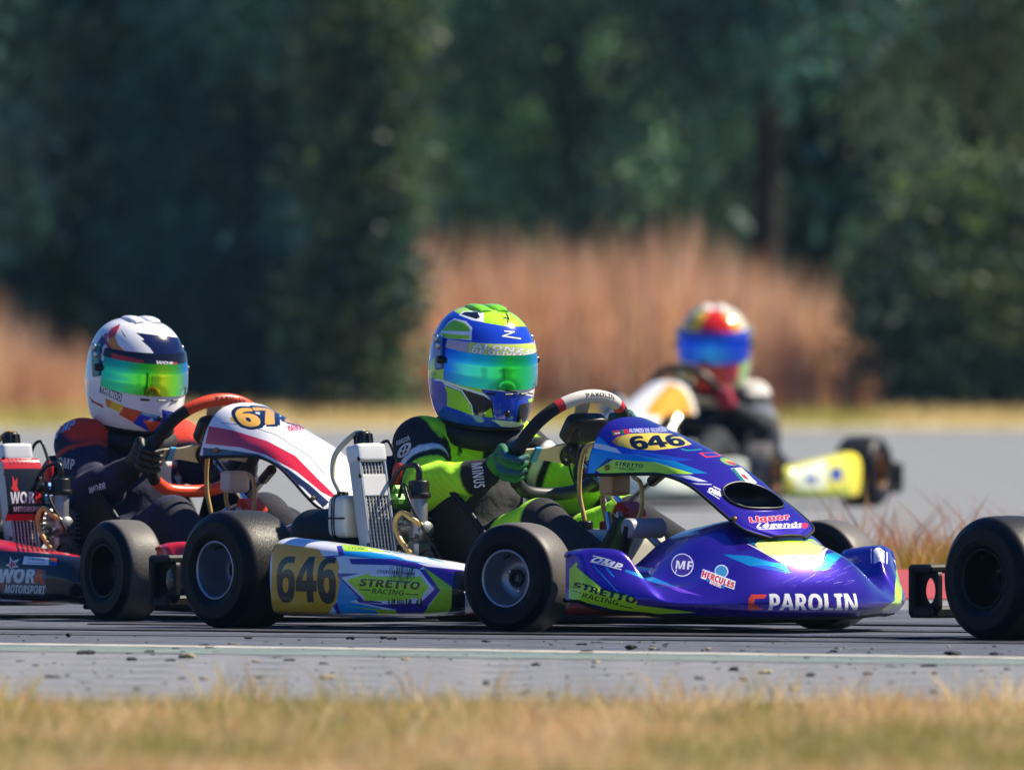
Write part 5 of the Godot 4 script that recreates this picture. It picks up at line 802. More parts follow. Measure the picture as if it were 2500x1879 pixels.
	[-0.08,-0.14,0,-0.0796,-0.14,0.014,-0.0778,-0.14,0.0283,-0.0742,-0.14,0.0428,-0.0683,-0.14,0.0573,-0.0596,-0.14,0.071,-0.0478,-0.14,0.0829,-0.0334,-0.14,0.0917,-0.017,-0.14,0.0966,0,-0.14,0.098,0.0172,-0.14,0.0976,0.0349,-0.14,0.0958,0.0532,-0.14,0.0921,0.0721,-0.14,0.0859,0.0909,-0.14,0.0762,0.1081,-0.14,0.0624,0.1217,-0.14,0.0443,0.1298,-0.14,0.0229,0.132,-0.14,0,0.1298,-0.14,-0.0229,0.1217,-0.14,-0.0443,0.1081,-0.14,-0.0624,0.0909,-0.14,-0.0762,0.0721,-0.14,-0.0859,0.0532,-0.14,-0.0921,0.0349,-0.14,-0.0958,0.0172,-0.14,-0.0976,0,-0.14,-0.098,-0.017,-0.14,-0.0966,-0.0334,-0.14,-0.0917,-0.0478,-0.14,-0.0829,-0.0596,-0.14,-0.071,-0.0683,-0.14,-0.0573,-0.0742,-0.14,-0.0428,-0.0778,-0.14,-0.0283,-0.0796,-0.14,-0.014,-0.08,-0.14,-0],
	[-0.065,-0.143,0,-0.0647,-0.143,0.0114,-0.0635,-0.143,0.0231,-0.061,-0.143,0.0352,-0.0567,-0.143,0.0476,-0.0502,-0.143,0.0598,-0.0409,-0.143,0.0709,-0.0289,-0.143,0.0795,-0.0149,-0.143,0.0846,0,-0.143,0.086,0.0151,-0.143,0.0856,0.0306,-0.143,0.084,0.0466,-0.143,0.0808,0.0631,-0.143,0.0753,0.0795,-0.143,0.0667,0.0944,-0.143,0.0545,0.1061,-0.143,0.0386,0.1131,-0.143,0.0199,0.115,-0.143,0,0.1131,-0.143,-0.0199,0.1061,-0.143,-0.0386,0.0944,-0.143,-0.0545,0.0795,-0.143,-0.0667,0.0631,-0.143,-0.0753,0.0466,-0.143,-0.0808,0.0306,-0.143,-0.084,0.0151,-0.143,-0.0856,0,-0.143,-0.086,-0.0149,-0.143,-0.0846,-0.0289,-0.143,-0.0795,-0.0409,-0.143,-0.0709,-0.0502,-0.143,-0.0598,-0.0567,-0.143,-0.0476,-0.061,-0.143,-0.0352,-0.0635,-0.143,-0.0231,-0.0647,-0.143,-0.0114,-0.065,-0.143,-0]]
var HELMET_ART := [
	["P","b2e82a",[0,0,1,0,1,0.19,0,0.19]],
	["P","2046c8",[0.352,0.1903,0.3768,0.1914,0.3997,0.1936,0.4164,0.227,0.433,0.23,0.4495,0.2335,0.466,0.2374,0.4826,0.2416,0.4993,0.2462,0.516,0.251,0.5363,0.2517,0.5583,0.2533,0.584,0.2564,0.6198,0.2627,0.6657,0.2803,0.663,0.3054,0.6602,0.3264,0.6574,0.3473,0.6574,0.3431,0.6219,0.3359,0.5881,0.3338,0.5656,0.3349,0.5471,0.3372,0.5307,0.3403,0.5156,0.3438,0.5013,0.3476,0.4876,0.3517,0.4745,0.356,0.4621,0.3607,0.4501,0.3656,0.4385,0.363,0.427,0.3606,0.4153,0.3585,0.4035,0.3567,0.3915,0.3552,0.3789,0.3541,0.3658,0.3532,0.3519,0.3527,0.337,0.3527,0.3207,0.3531,0.3025,0.3541,0.299,0.3338,0.2944,0.3134,0.288,0.2925,0.2789,0.27,0.2655,0.2463,0.2893,0.2321,0.3113,0.2182,0.3319,0.2044]],
	["P","b2e82a",[0.3792,0.1323,0.9012,0.0501,0.8719,0.0837,0.8329,0.0879,0.8022,0.1004,0.7688,0.1172,0.7354,0.1339,0.7131,0.1548,0.6936,0.1715,0.6852,0.1967,0.6769,0.2176,0.6741,0.2385,0.6685,0.2594,0.6657,0.2803,0.624,0.2636,0.5858,0.2566,0.5593,0.2534,0.5367,0.2518,0.516,0.251,0.4992,0.2465,0.4825,0.2423,0.4659,0.2384,0.4495,0.2349,0.4331,0.2318,0.4165,0.2291,0.4084,0.2033,0.3976,0.1727]],
	["P","e8ecf4",[0.2616,0.2025,0.253,0.1607,0.2781,0.1475,0.3023,0.1343,0.3267,0.1214,0.3526,0.1088,0.4083,0.1326,0.4137,0.1879,0.4164,0.227,0.3992,0.2241,0.3812,0.2218,0.3622,0.2201,0.3358,0.2125,0.3034,0.2063]],
	["P","16181e",[0.2745,0.1908,0.2748,0.1633,0.3051,0.1504,0.3342,0.1382,0.3635,0.127,0.3951,0.1876,0.3806,0.2076,0.3599,0.2017,0.3363,0.1967,0.3085,0.1928]],
	["P","101018",[0.5846,0.1386,0.5265,0.23,0.5194,0.2313,0.569,0.1391]],
	["P","101018",[0.522,0.1799,0.5583,0.1884,0.5505,0.1981,0.5162,0.1906]],
	["P","101018",[0.7939,0.1046,0.5583,0.1386,0.5501,0.1419,0.7994,0.1046]],
	["P","e8ecf4",[0.2025,0.4243,0.2081,0.403,0.2118,0.3821,0.2133,0.3612,0.2221,0.339,0.2289,0.3172,0.2338,0.2951,0.2361,0.2715,0.2537,0.2342,0.2862,0.2329,0.3135,0.2331,0.3368,0.2345,0.3579,0.2526,0.375,0.2705,0.3781,0.2968,0.3804,0.3211,0.3822,0.3445,0.3695,0.3456,0.3561,0.347,0.342,0.3488,0.3267,0.3511,0.31,0.3538,0.2912,0.3563,0.2699,0.3595,0.2456,0.3636,0.2181,0.3687,0.2121,0.3963]],
	["P","86d018",[0.2085,0.3449,0.2226,0.3234,0.2342,0.3021,0.2437,0.2799,0.2647,0.2454,0.302,0.2451,0.3322,0.2468,0.3507,0.2621,0.3661,0.2774,0.3694,0.2951,0.3544,0.2982,0.3386,0.3017,0.3214,0.3057,0.3026,0.3103,0.2815,0.3155,0.2575,0.3215,0.2308,0.3283]],
	["P","a6e01a",[0.2158,0.3649,0.2294,0.341,0.2581,0.3356,0.2834,0.3311,0.3054,0.3276,0.3248,0.3249,0.3423,0.3227,0.3583,0.3211,0.3734,0.32,0.3758,0.3377,0.3624,0.3406,0.3482,0.344,0.3331,0.3477,0.3166,0.352,0.2965,0.3538,0.2734,0.3564,0.2467,0.36]],
	["P","1a2a70",[0.4967,0.2717,0.5446,0.2796,0.5394,0.2934,0.4935,0.2863]],
	["P","1a2a70",[0.5408,0.2911,0.4842,0.3166,0.4824,0.3043,0.5412,0.2777]],
	["P","1a2a70",[0.4847,0.3017,0.5214,0.3101,0.5622,0.3206,0.557,0.333,0.5178,0.3229,0.4821,0.3149]],
	["P","f2f2f2",[0.4973,0.2752,0.5418,0.2824,0.539,0.2902,0.4955,0.2834]],
	["P","f2f2f2",[0.5392,0.2888,0.4851,0.3133,0.4841,0.3063,0.5393,0.2813]],
	["P","f2f2f2",[0.4853,0.3049,0.5206,0.3129,0.5595,0.3229,0.5566,0.3299,0.5185,0.3201,0.4839,0.3123]],
	["P","9cdc20",[0.1588,0.5565,0.1927,0.5271,0.2106,0.5032,0.224,0.4806,0.2349,0.4589,0.2442,0.4377,0.2585,0.4336,0.2704,0.4526,0.2809,0.472,0.2901,0.4917,0.2984,0.5118,0.306,0.532,0.313,0.5524,0.3295,0.5521,0.3444,0.5524,0.3581,0.553,0.3708,0.5542,0.3823,0.559,0.3934,0.5642,0.4041,0.5696,0.4144,0.5753,0.4199,0.5924,0.4252,0.6097,0.4305,0.6275,0.4357,0.646,0.4409,0.665,0.4304,0.6563,0.4197,0.6479,0.4087,0.64,0.3975,0.6324,0.3858,0.6253,0.3735,0.6186,0.3598,0.614,0.345,0.6099,0.3287,0.6062,0.3105,0.6033,0.2897,0.601,0.2637,0.6002,0.2331,0.6007,0.1504,0.6089,0.1504,0.5828]],
	["P","d8f070",[0.313,0.5524,0.3033,0.5636,0.3201,0.5628,0.3352,0.5626,0.3489,0.5627,0.3617,0.5633,0.3736,0.5642,0.3848,0.5654,0.3708,0.5542,0.3581,0.553,0.3444,0.5524,0.3295,0.5521]],
	["T","24406a","NACER",[0.1919,0.571,0.2108,0.5659,0.2256,0.5621,0.2382,0.5588,0.2498,0.5559,0.197,0.5928,0.2135,0.5884,0.2269,0.585,0.2385,0.582,0.2492,0.5794],0.1,"",0],
	["T","24406a","RENA",[0.2072,0.5949,0.2183,0.592,0.2282,0.5896,0.2371,0.5874,0.2454,0.5855,0.2103,0.6142,0.2206,0.6115,0.2298,0.6093,0.2381,0.6073,0.246,0.6054],0.1,"",0],
	["P","e8ecf4",[0.2213,0.6126,0.2541,0.6073,0.2815,0.6034,0.3022,0.6042,0.3203,0.6056,0.3364,0.6077,0.3509,0.6102,0.3644,0.6132,0.3769,0.6166,0.3887,0.6204,0.4,0.6245,0.4097,0.6302,0.4193,0.6361,0.4287,0.6424,0.4379,0.6489,0.4472,0.6557,0.4564,0.6629,0.4443,0.6464,0.4322,0.6307,0.4216,0.6258,0.4108,0.6211,0.3997,0.6169,0.3883,0.6129,0.3762,0.6093,0.3635,0.6061,0.3506,0.6025,0.3368,0.5993,0.3216,0.5966,0.3046,0.5944,0.2854,0.5928,0.2634,0.5919]],
	["P","3a3cae",[0.2143,0.632,0.2466,0.6245,0.2732,0.6187,0.2923,0.6325,0.3093,0.6473,0.3112,0.6697,0.3129,0.6927,0.3141,0.7167,0.3149,0.7414,0.2897,0.7417,0.2596,0.7433,0.222,0.7472,0.2227,0.7224,0.2221,0.6983,0.2203,0.6754,0.2176,0.6533]],
	["P","94d020",[0.2979,0.6199,0.3192,0.6263,0.3358,0.6285,0.3507,0.6312,0.3645,0.6344,0.3728,0.651,0.3809,0.668,0.3887,0.6856,0.3963,0.7037,0.399,0.7287,0.4017,0.7541,0.4043,0.7804,0.3936,0.7745,0.3822,0.769,0.3703,0.764,0.3574,0.7594,0.3434,0.7554,0.328,0.7518,0.3108,0.7489,0.3127,0.7195,0.3138,0.6911,0.3143,0.664,0.3064,0.6415]],
	["P","e4e8ee",[0.2771,0.5963,0.2983,0.5985,0.3168,0.6014,0.3333,0.6049,0.3482,0.6089,0.3623,0.6115,0.3753,0.6145,0.3876,0.6178,0.3993,0.6216,0.4105,0.6257,0.4216,0.6302,0.4323,0.6351,0.4444,0.6509,0.4566,0.6674,0.4587,0.695,0.461,0.7239,0.4637,0.7537,0.4666,0.7848,0.4563,0.7826,0.4461,0.7809,0.4359,0.7797,0.4257,0.7788,0.4151,0.7783,0.4043,0.7783,0.4019,0.7449,0.3995,0.7126,0.3918,0.6918,0.3839,0.6717,0.3758,0.6523,0.3674,0.6335,0.3539,0.6287,0.3393,0.6245,0.3233,0.6207,0.3053,0.6176]],
	["P","14161c",[0.2832,0.6029,0.3042,0.6056,0.3226,0.6089,0.339,0.6129,0.3538,0.6175,0.3668,0.6206,0.3789,0.624,0.3905,0.6278,0.4014,0.632,0.4121,0.6365,0.4225,0.6414,0.4327,0.6466,0.4447,0.6612,0.4568,0.6765,0.4586,0.7015,0.4606,0.7275,0.4628,0.754,0.4652,0.7816,0.4542,0.7801,0.4431,0.7791,0.4321,0.7785,0.421,0.7784,0.4094,0.7788,0.4061,0.7447,0.4028,0.7116,0.3953,0.6896,0.3876,0.6683,0.3797,0.6478,0.3715,0.6279,0.3598,0.6226,0.3472,0.6178,0.3336,0.6133,0.3187,0.6092,0.3021,0.6058]],
	["P","a0c818",[0.4359,0.7531,0.4451,0.7363,0.4542,0.7198,0.4582,0.7518,0.4627,0.7852,0.4518,0.7841,0.4409,0.7834]],
	["P","2046c8",[0.4066,0.581,0.4171,0.5813,0.4274,0.5819,0.4376,0.5827,0.4479,0.5838,0.4582,0.5852,0.4687,0.5868,0.4795,0.5887,0.4906,0.5909,0.502,0.5933,0.5137,0.5959,0.526,0.5988,0.5391,0.6022,0.5537,0.6063,0.5711,0.6115,0.5953,0.6191,0.6518,0.6569,0.649,0.682,0.6295,0.682,0.6435,0.7197,0.593,0.7016,0.5647,0.6978,0.5456,0.6977,0.5298,0.699,0.5298,0.7284,0.5307,0.7586,0.5326,0.7908,0.5368,0.8303,0.5215,0.8233,0.5082,0.8177,0.4957,0.813,0.4839,0.8089,0.4725,0.8055,0.4616,0.8028,0.4617,0.7745,0.462,0.7488,0.4625,0.7237,0.4632,0.6993,0.4564,0.6812,0.4497,0.6637,0.4428,0.6467,0.436,0.6301,0.4264,0.6132,0.4166,0.5969]],
	["P","ececf0",[0.4041,0.5692,0.4147,0.5695,0.4253,0.5702,0.4356,0.5711,0.446,0.5723,0.4565,0.5738,0.4672,0.5756,0.4781,0.5776,0.4893,0.5799,0.5009,0.5824,0.5127,0.5851,0.5251,0.5881,0.5384,0.5916,0.553,0.5957,0.5703,0.601,0.5941,0.6084,0.6379,0.6234,0.6351,0.6444,0.6323,0.6695,0.6087,0.6601,0.5773,0.6485,0.5585,0.6414,0.5434,0.6359,0.5301,0.6313,0.5178,0.6272,0.5062,0.6236,0.495,0.6202,0.484,0.617,0.4734,0.6141,0.463,0.6115,0.4521,0.61,0.4412,0.6088,0.4305,0.608,0.4196,0.6074,0.4119,0.5881]],
	["P","15151c",[0.4115,0.5841,0.4234,0.5862,0.435,0.5887,0.4466,0.5915,0.4469,0.6006,0.4353,0.5978,0.4237,0.5953,0.4119,0.5931]],
	["P","15151c",[0.4876,0.6045,0.5004,0.6086,0.5136,0.613,0.5275,0.6179,0.5277,0.6273,0.5137,0.6223,0.5006,0.6179,0.4878,0.6137]],
	["P","15151c",[0.567,0.6251,0.606,0.6402,0.6077,0.6506,0.5674,0.6348]],
	["P","a6e01a",[0.5707,0.6678,0.6111,0.6667,0.649,0.682,0.6295,0.6862,0.6267,0.7155,0.6267,0.7155,0.5813,0.6984]],
	["P","16181e",[0.5349,0.6995,0.5498,0.6943,0.568,0.6905,0.5944,0.69,0.6295,0.6904,0.6407,0.7406,0.6379,0.7699,0.6212,0.7699,0.6323,0.8201,0.6128,0.8243,0.6072,0.8577,0.5604,0.84,0.5368,0.8303,0.534,0.791,0.5333,0.7589,0.5336,0.7288]],
	["P","d8dce4",[0.4616,0.8028,0.4724,0.8045,0.4837,0.8068,0.4954,0.8097,0.5077,0.8132,0.5208,0.8173,0.5355,0.8228,0.5613,0.8365,0.6072,0.8536,0.6017,0.887,0.5933,0.9079,0.567,0.9138,0.5388,0.8903,0.5209,0.8801,0.506,0.8735,0.4923,0.8683,0.4808,0.8426,0.4707,0.8213]]]
var VISOR_GRID := [[0.0396,0.049,0.1219,0.0529,0.0484,0.1188,0.0661,0.0478,0.1144,0.0789,0.0474,0.1086,0.0912,0.0469,0.1013,0.1026,0.0466,0.0924,0.1129,0.0463,0.082,0.1217,0.046,0.0703,0.1289,0.0458,0.0574,0.1342,0.0457,0.0436,0.1378,0.0456,0.0293,0.1397,0.0455,0.0147,0.1403,0.0455,0,0.1397,0.0455,-0.0147,0.1378,0.0456,-0.0293,0.1342,0.0457,-0.0436,0.1289,0.0458,-0.0574,0.1217,0.046,-0.0703,0.1129,0.0463,-0.082,0.1026,0.0466,-0.0924,0.0912,0.0469,-0.1013,0.0789,0.0474,-0.1086,0.0661,0.0478,-0.1144,0.0529,0.0484,-0.1188,0.0396,0.049,-0.1219],
	[0.0409,0.0293,0.1258,0.0546,0.0284,0.1227,0.0683,0.0276,0.1183,0.0816,0.027,0.1123,0.0944,0.0264,0.1048,0.1063,0.0259,0.0957,0.1171,0.0254,0.0851,0.1264,0.0251,0.073,0.1339,0.0248,0.0596,0.1396,0.0246,0.0454,0.1435,0.0245,0.0305,0.1455,0.0244,0.0153,0.146,0.0244,0,0.1455,0.0244,-0.0153,0.1435,0.0245,-0.0305,0.1396,0.0246,-0.0454,0.1339,0.0248,-0.0596,0.1264,0.0251,-0.073,0.1171,0.0254,-0.0851,0.1063,0.0259,-0.0957,0.0944,0.0264,-0.1048,0.0816,0.027,-0.1123,0.0683,0.0276,-0.1183,0.0546,0.0284,-0.1227,0.0409,0.0293,-0.1258],
	[0.0413,0.0095,0.127,0.0552,0.0084,0.1239,0.069,0.0074,0.1195,0.0825,0.0066,0.1136,0.0956,0.0058,0.1062,0.1078,0.0052,0.0971,0.119,0.0046,0.0864,0.1286,0.0042,0.0743,0.1365,0.0038,0.0608,0.1425,0.0035,0.0463,0.1465,0.0034,0.0311,0.1486,0.0033,0.0156,0.1492,0.0032,0,0.1486,0.0033,-0.0156,0.1465,0.0034,-0.0311,0.1425,0.0035,-0.0463,0.1365,0.0038,-0.0608,0.1286,0.0042,-0.0743,0.119,0.0046,-0.0864,0.1078,0.0052,-0.0971,0.0956,0.0058,-0.1062,0.0825,0.0066,-0.1136,0.069,0.0074,-0.1195,0.0552,0.0084,-0.1239,0.0413,0.0095,-0.127],
	[0.0416,-0.0102,0.1281,0.0557,-0.0116,0.125,0.0696,-0.0128,0.1206,0.0834,-0.0138,0.1147,0.0966,-0.0148,0.1073,0.1092,-0.0155,0.0983,0.1206,-0.0162,0.0876,0.1305,-0.0168,0.0754,0.1388,-0.0172,0.0618,0.145,-0.0175,0.0471,0.1492,-0.0177,0.0317,0.1515,-0.0178,0.0159,0.1521,-0.0179,0,0.1515,-0.0178,-0.0159,0.1492,-0.0177,-0.0317,0.145,-0.0175,-0.0471,0.1388,-0.0172,-0.0618,0.1305,-0.0168,-0.0754,0.1206,-0.0162,-0.0876,0.1092,-0.0155,-0.0983,0.0966,-0.0148,-0.1073,0.0834,-0.0138,-0.1147,0.0696,-0.0128,-0.1206,0.0557,-0.0116,-0.125,0.0416,-0.0102,-0.1281],
	[0.0414,-0.03,0.1274,0.0554,-0.0316,0.1244,0.0693,-0.033,0.1201,0.0832,-0.0342,0.1145,0.0966,-0.0353,0.1073,0.1094,-0.0363,0.0985,0.1211,-0.037,0.088,0.1315,-0.0377,0.0759,0.1401,-0.0382,0.0624,0.1467,-0.0386,0.0477,0.1512,-0.0388,0.0321,0.1536,-0.039,0.0161,0.1542,-0.039,0,0.1536,-0.039,-0.0161,0.1512,-0.0388,-0.0321,0.1467,-0.0386,-0.0477,0.1401,-0.0382,-0.0624,0.1315,-0.0377,-0.0759,0.1211,-0.037,-0.088,0.1094,-0.0363,-0.0985,0.0966,-0.0353,-0.1073,0.0832,-0.0342,-0.1145,0.0693,-0.033,-0.1201,0.0554,-0.0316,-0.1244,0.0414,-0.03,-0.1274]]
var STRIP_GRID := [[0.0317,0.071,0.1185,0.045,0.0713,0.1156,0.058,0.0717,0.1114,0.0707,0.0719,0.1059,0.0829,0.0722,0.0988,0.0942,0.0724,0.0902,0.1043,0.0726,0.08,0.113,0.0727,0.0686,0.1201,0.0728,0.056,0.1253,0.0729,0.0425,0.1289,0.073,0.0286,0.1307,0.073,0.0143,0.1312,0.073,0,0.1307,0.073,-0.0143,0.1289,0.073,-0.0286,0.1253,0.0729,-0.0425,0.1201,0.0728,-0.056,0.113,0.0727,-0.0686,0.1043,0.0726,-0.08,0.0942,0.0724,-0.0902,0.0829,0.0722,-0.0988,0.0707,0.0719,-0.1059,0.058,0.0717,-0.1114,0.045,0.0713,-0.1156,0.0317,0.071,-0.1185],
	[0.0324,0.0638,0.1208,0.0459,0.0639,0.118,0.0593,0.0639,0.1139,0.0724,0.0639,0.1084,0.085,0.0639,0.1013,0.0967,0.0639,0.0926,0.1072,0.064,0.0823,0.1163,0.064,0.0706,0.1237,0.064,0.0577,0.1292,0.064,0.0439,0.1329,0.064,0.0295,0.1349,0.064,0.0148,0.1354,0.064,0,0.1349,0.064,-0.0148,0.1329,0.064,-0.0295,0.1292,0.064,-0.0439,0.1237,0.064,-0.0577,0.1163,0.064,-0.0706,0.1072,0.064,-0.0823,0.0967,0.0639,-0.0926,0.085,0.0639,-0.1013,0.0724,0.0639,-0.1084,0.0593,0.0639,-0.1139,0.0459,0.0639,-0.118,0.0324,0.0638,-0.1208],
	[0.0327,0.0567,0.1222,0.0465,0.0564,0.1195,0.0601,0.0561,0.1154,0.0735,0.0559,0.1099,0.0863,0.0557,0.1028,0.0983,0.0555,0.0941,0.1091,0.0554,0.0837,0.1184,0.0552,0.0718,0.126,0.0551,0.0587,0.1317,0.0551,0.0447,0.1355,0.055,0.03,0.1376,0.055,0.0151,0.1381,0.055,0,0.1376,0.055,-0.0151,0.1355,0.055,-0.03,0.1317,0.0551,-0.0447,0.126,0.0551,-0.0587,0.1184,0.0552,-0.0718,0.1091,0.0554,-0.0837,0.0983,0.0555,-0.0941,0.0863,0.0557,-0.1028,0.0735,0.0559,-0.1099,0.0601,0.0561,-0.1154,0.0465,0.0564,-0.1195,0.0327,0.0567,-0.1222],
	[0.0331,0.0495,0.1236,0.047,0.0489,0.121,0.0609,0.0483,0.117,0.0745,0.0479,0.1115,0.0876,0.0474,0.1043,0.0998,0.0471,0.0955,0.1109,0.0468,0.0851,0.1205,0.0465,0.0731,0.1283,0.0463,0.0598,0.1342,0.0462,0.0456,0.1381,0.0461,0.0306,0.1402,0.046,0.0154,0.1408,0.046,0,0.1402,0.046,-0.0154,0.1381,0.0461,-0.0306,0.1342,0.0462,-0.0456,0.1283,0.0463,-0.0598,0.1205,0.0465,-0.0731,0.1109,0.0468,-0.0851,0.0998,0.0471,-0.0955,0.0876,0.0474,-0.1043,0.0745,0.0479,-0.1115,0.0609,0.0483,-0.117,0.047,0.0489,-0.121,0.0331,0.0495,-0.1236]]
var STRIP_ART := [
	["P","b8a8c0",[0.0526,0.0635,0.092,-0.0024,0.1283,-0.0209,0.1622,-0.0209,0.1943,-0.0209,0.2252,-0.0209,0.2338,0.5321,0.2372,0.891,0.2084,0.917,0.1783,0.9511,0.1466,0.9948,0.1126,1.0209,0.0758,1.0209,0.0656,0.594]],
	["P","c8d86a",[0.1999,-0.0209,0.2293,-0.0209,0.2578,-0.0209,0.2858,-0.0209,0.3134,-0.0209,0.3409,-0.0209,0.3686,-0.0209,0.3967,-0.0209,0.4253,-0.0209,0.4546,-0.0209,0.4847,-0.0209,0.5154,-0.0209,0.5469,-0.0209,0.5796,-0.0209,0.6143,-0.0209,0.6523,-0.0209,0.696,0.0372,0.7521,0.1297,0.8747,0.3682,0.8719,0.4477,0.8691,0.887,0.8301,0.9958,0.7939,0.9958,0.7716,0.9958,0.7382,0.9958,0.7027,1.0209,0.6595,1.0209,0.6231,1.0209,0.5904,1.0209,0.56,1.0209,0.531,1.0209,0.5029,1.0209,0.4753,1.0209,0.4484,1.0209,0.4221,1.0209,0.3963,1.0209,0.3709,1.0209,0.3459,1.0209,0.3208,1.0209,0.2957,1.0209,0.2703,1.0209,0.2443,1.0209,0.2177,1.0209,0.2053,0.03]],
	["T","eef0f4","ALONZO",[0.2448,0.0467,0.3548,0.0949,0.4673,0.2019,0.5911,0.3673,0.7855,0.7448,0.2357,0.501,0.3444,0.5049,0.4548,0.5815,0.577,0.7244,0.7493,0.9958],1.1,"1a2450",1.3],
	["T","eef0f4","DE OLIVEIRA",[0.2385,0.5668,0.3503,0.5837,0.4645,0.6786,0.5918,0.8468,0.7772,0.9958,0.2337,0.9675,0.3446,0.977,0.4568,1.0209,0.5808,1.0209,0.7437,0.9958],1,"1a2450",1.3]]
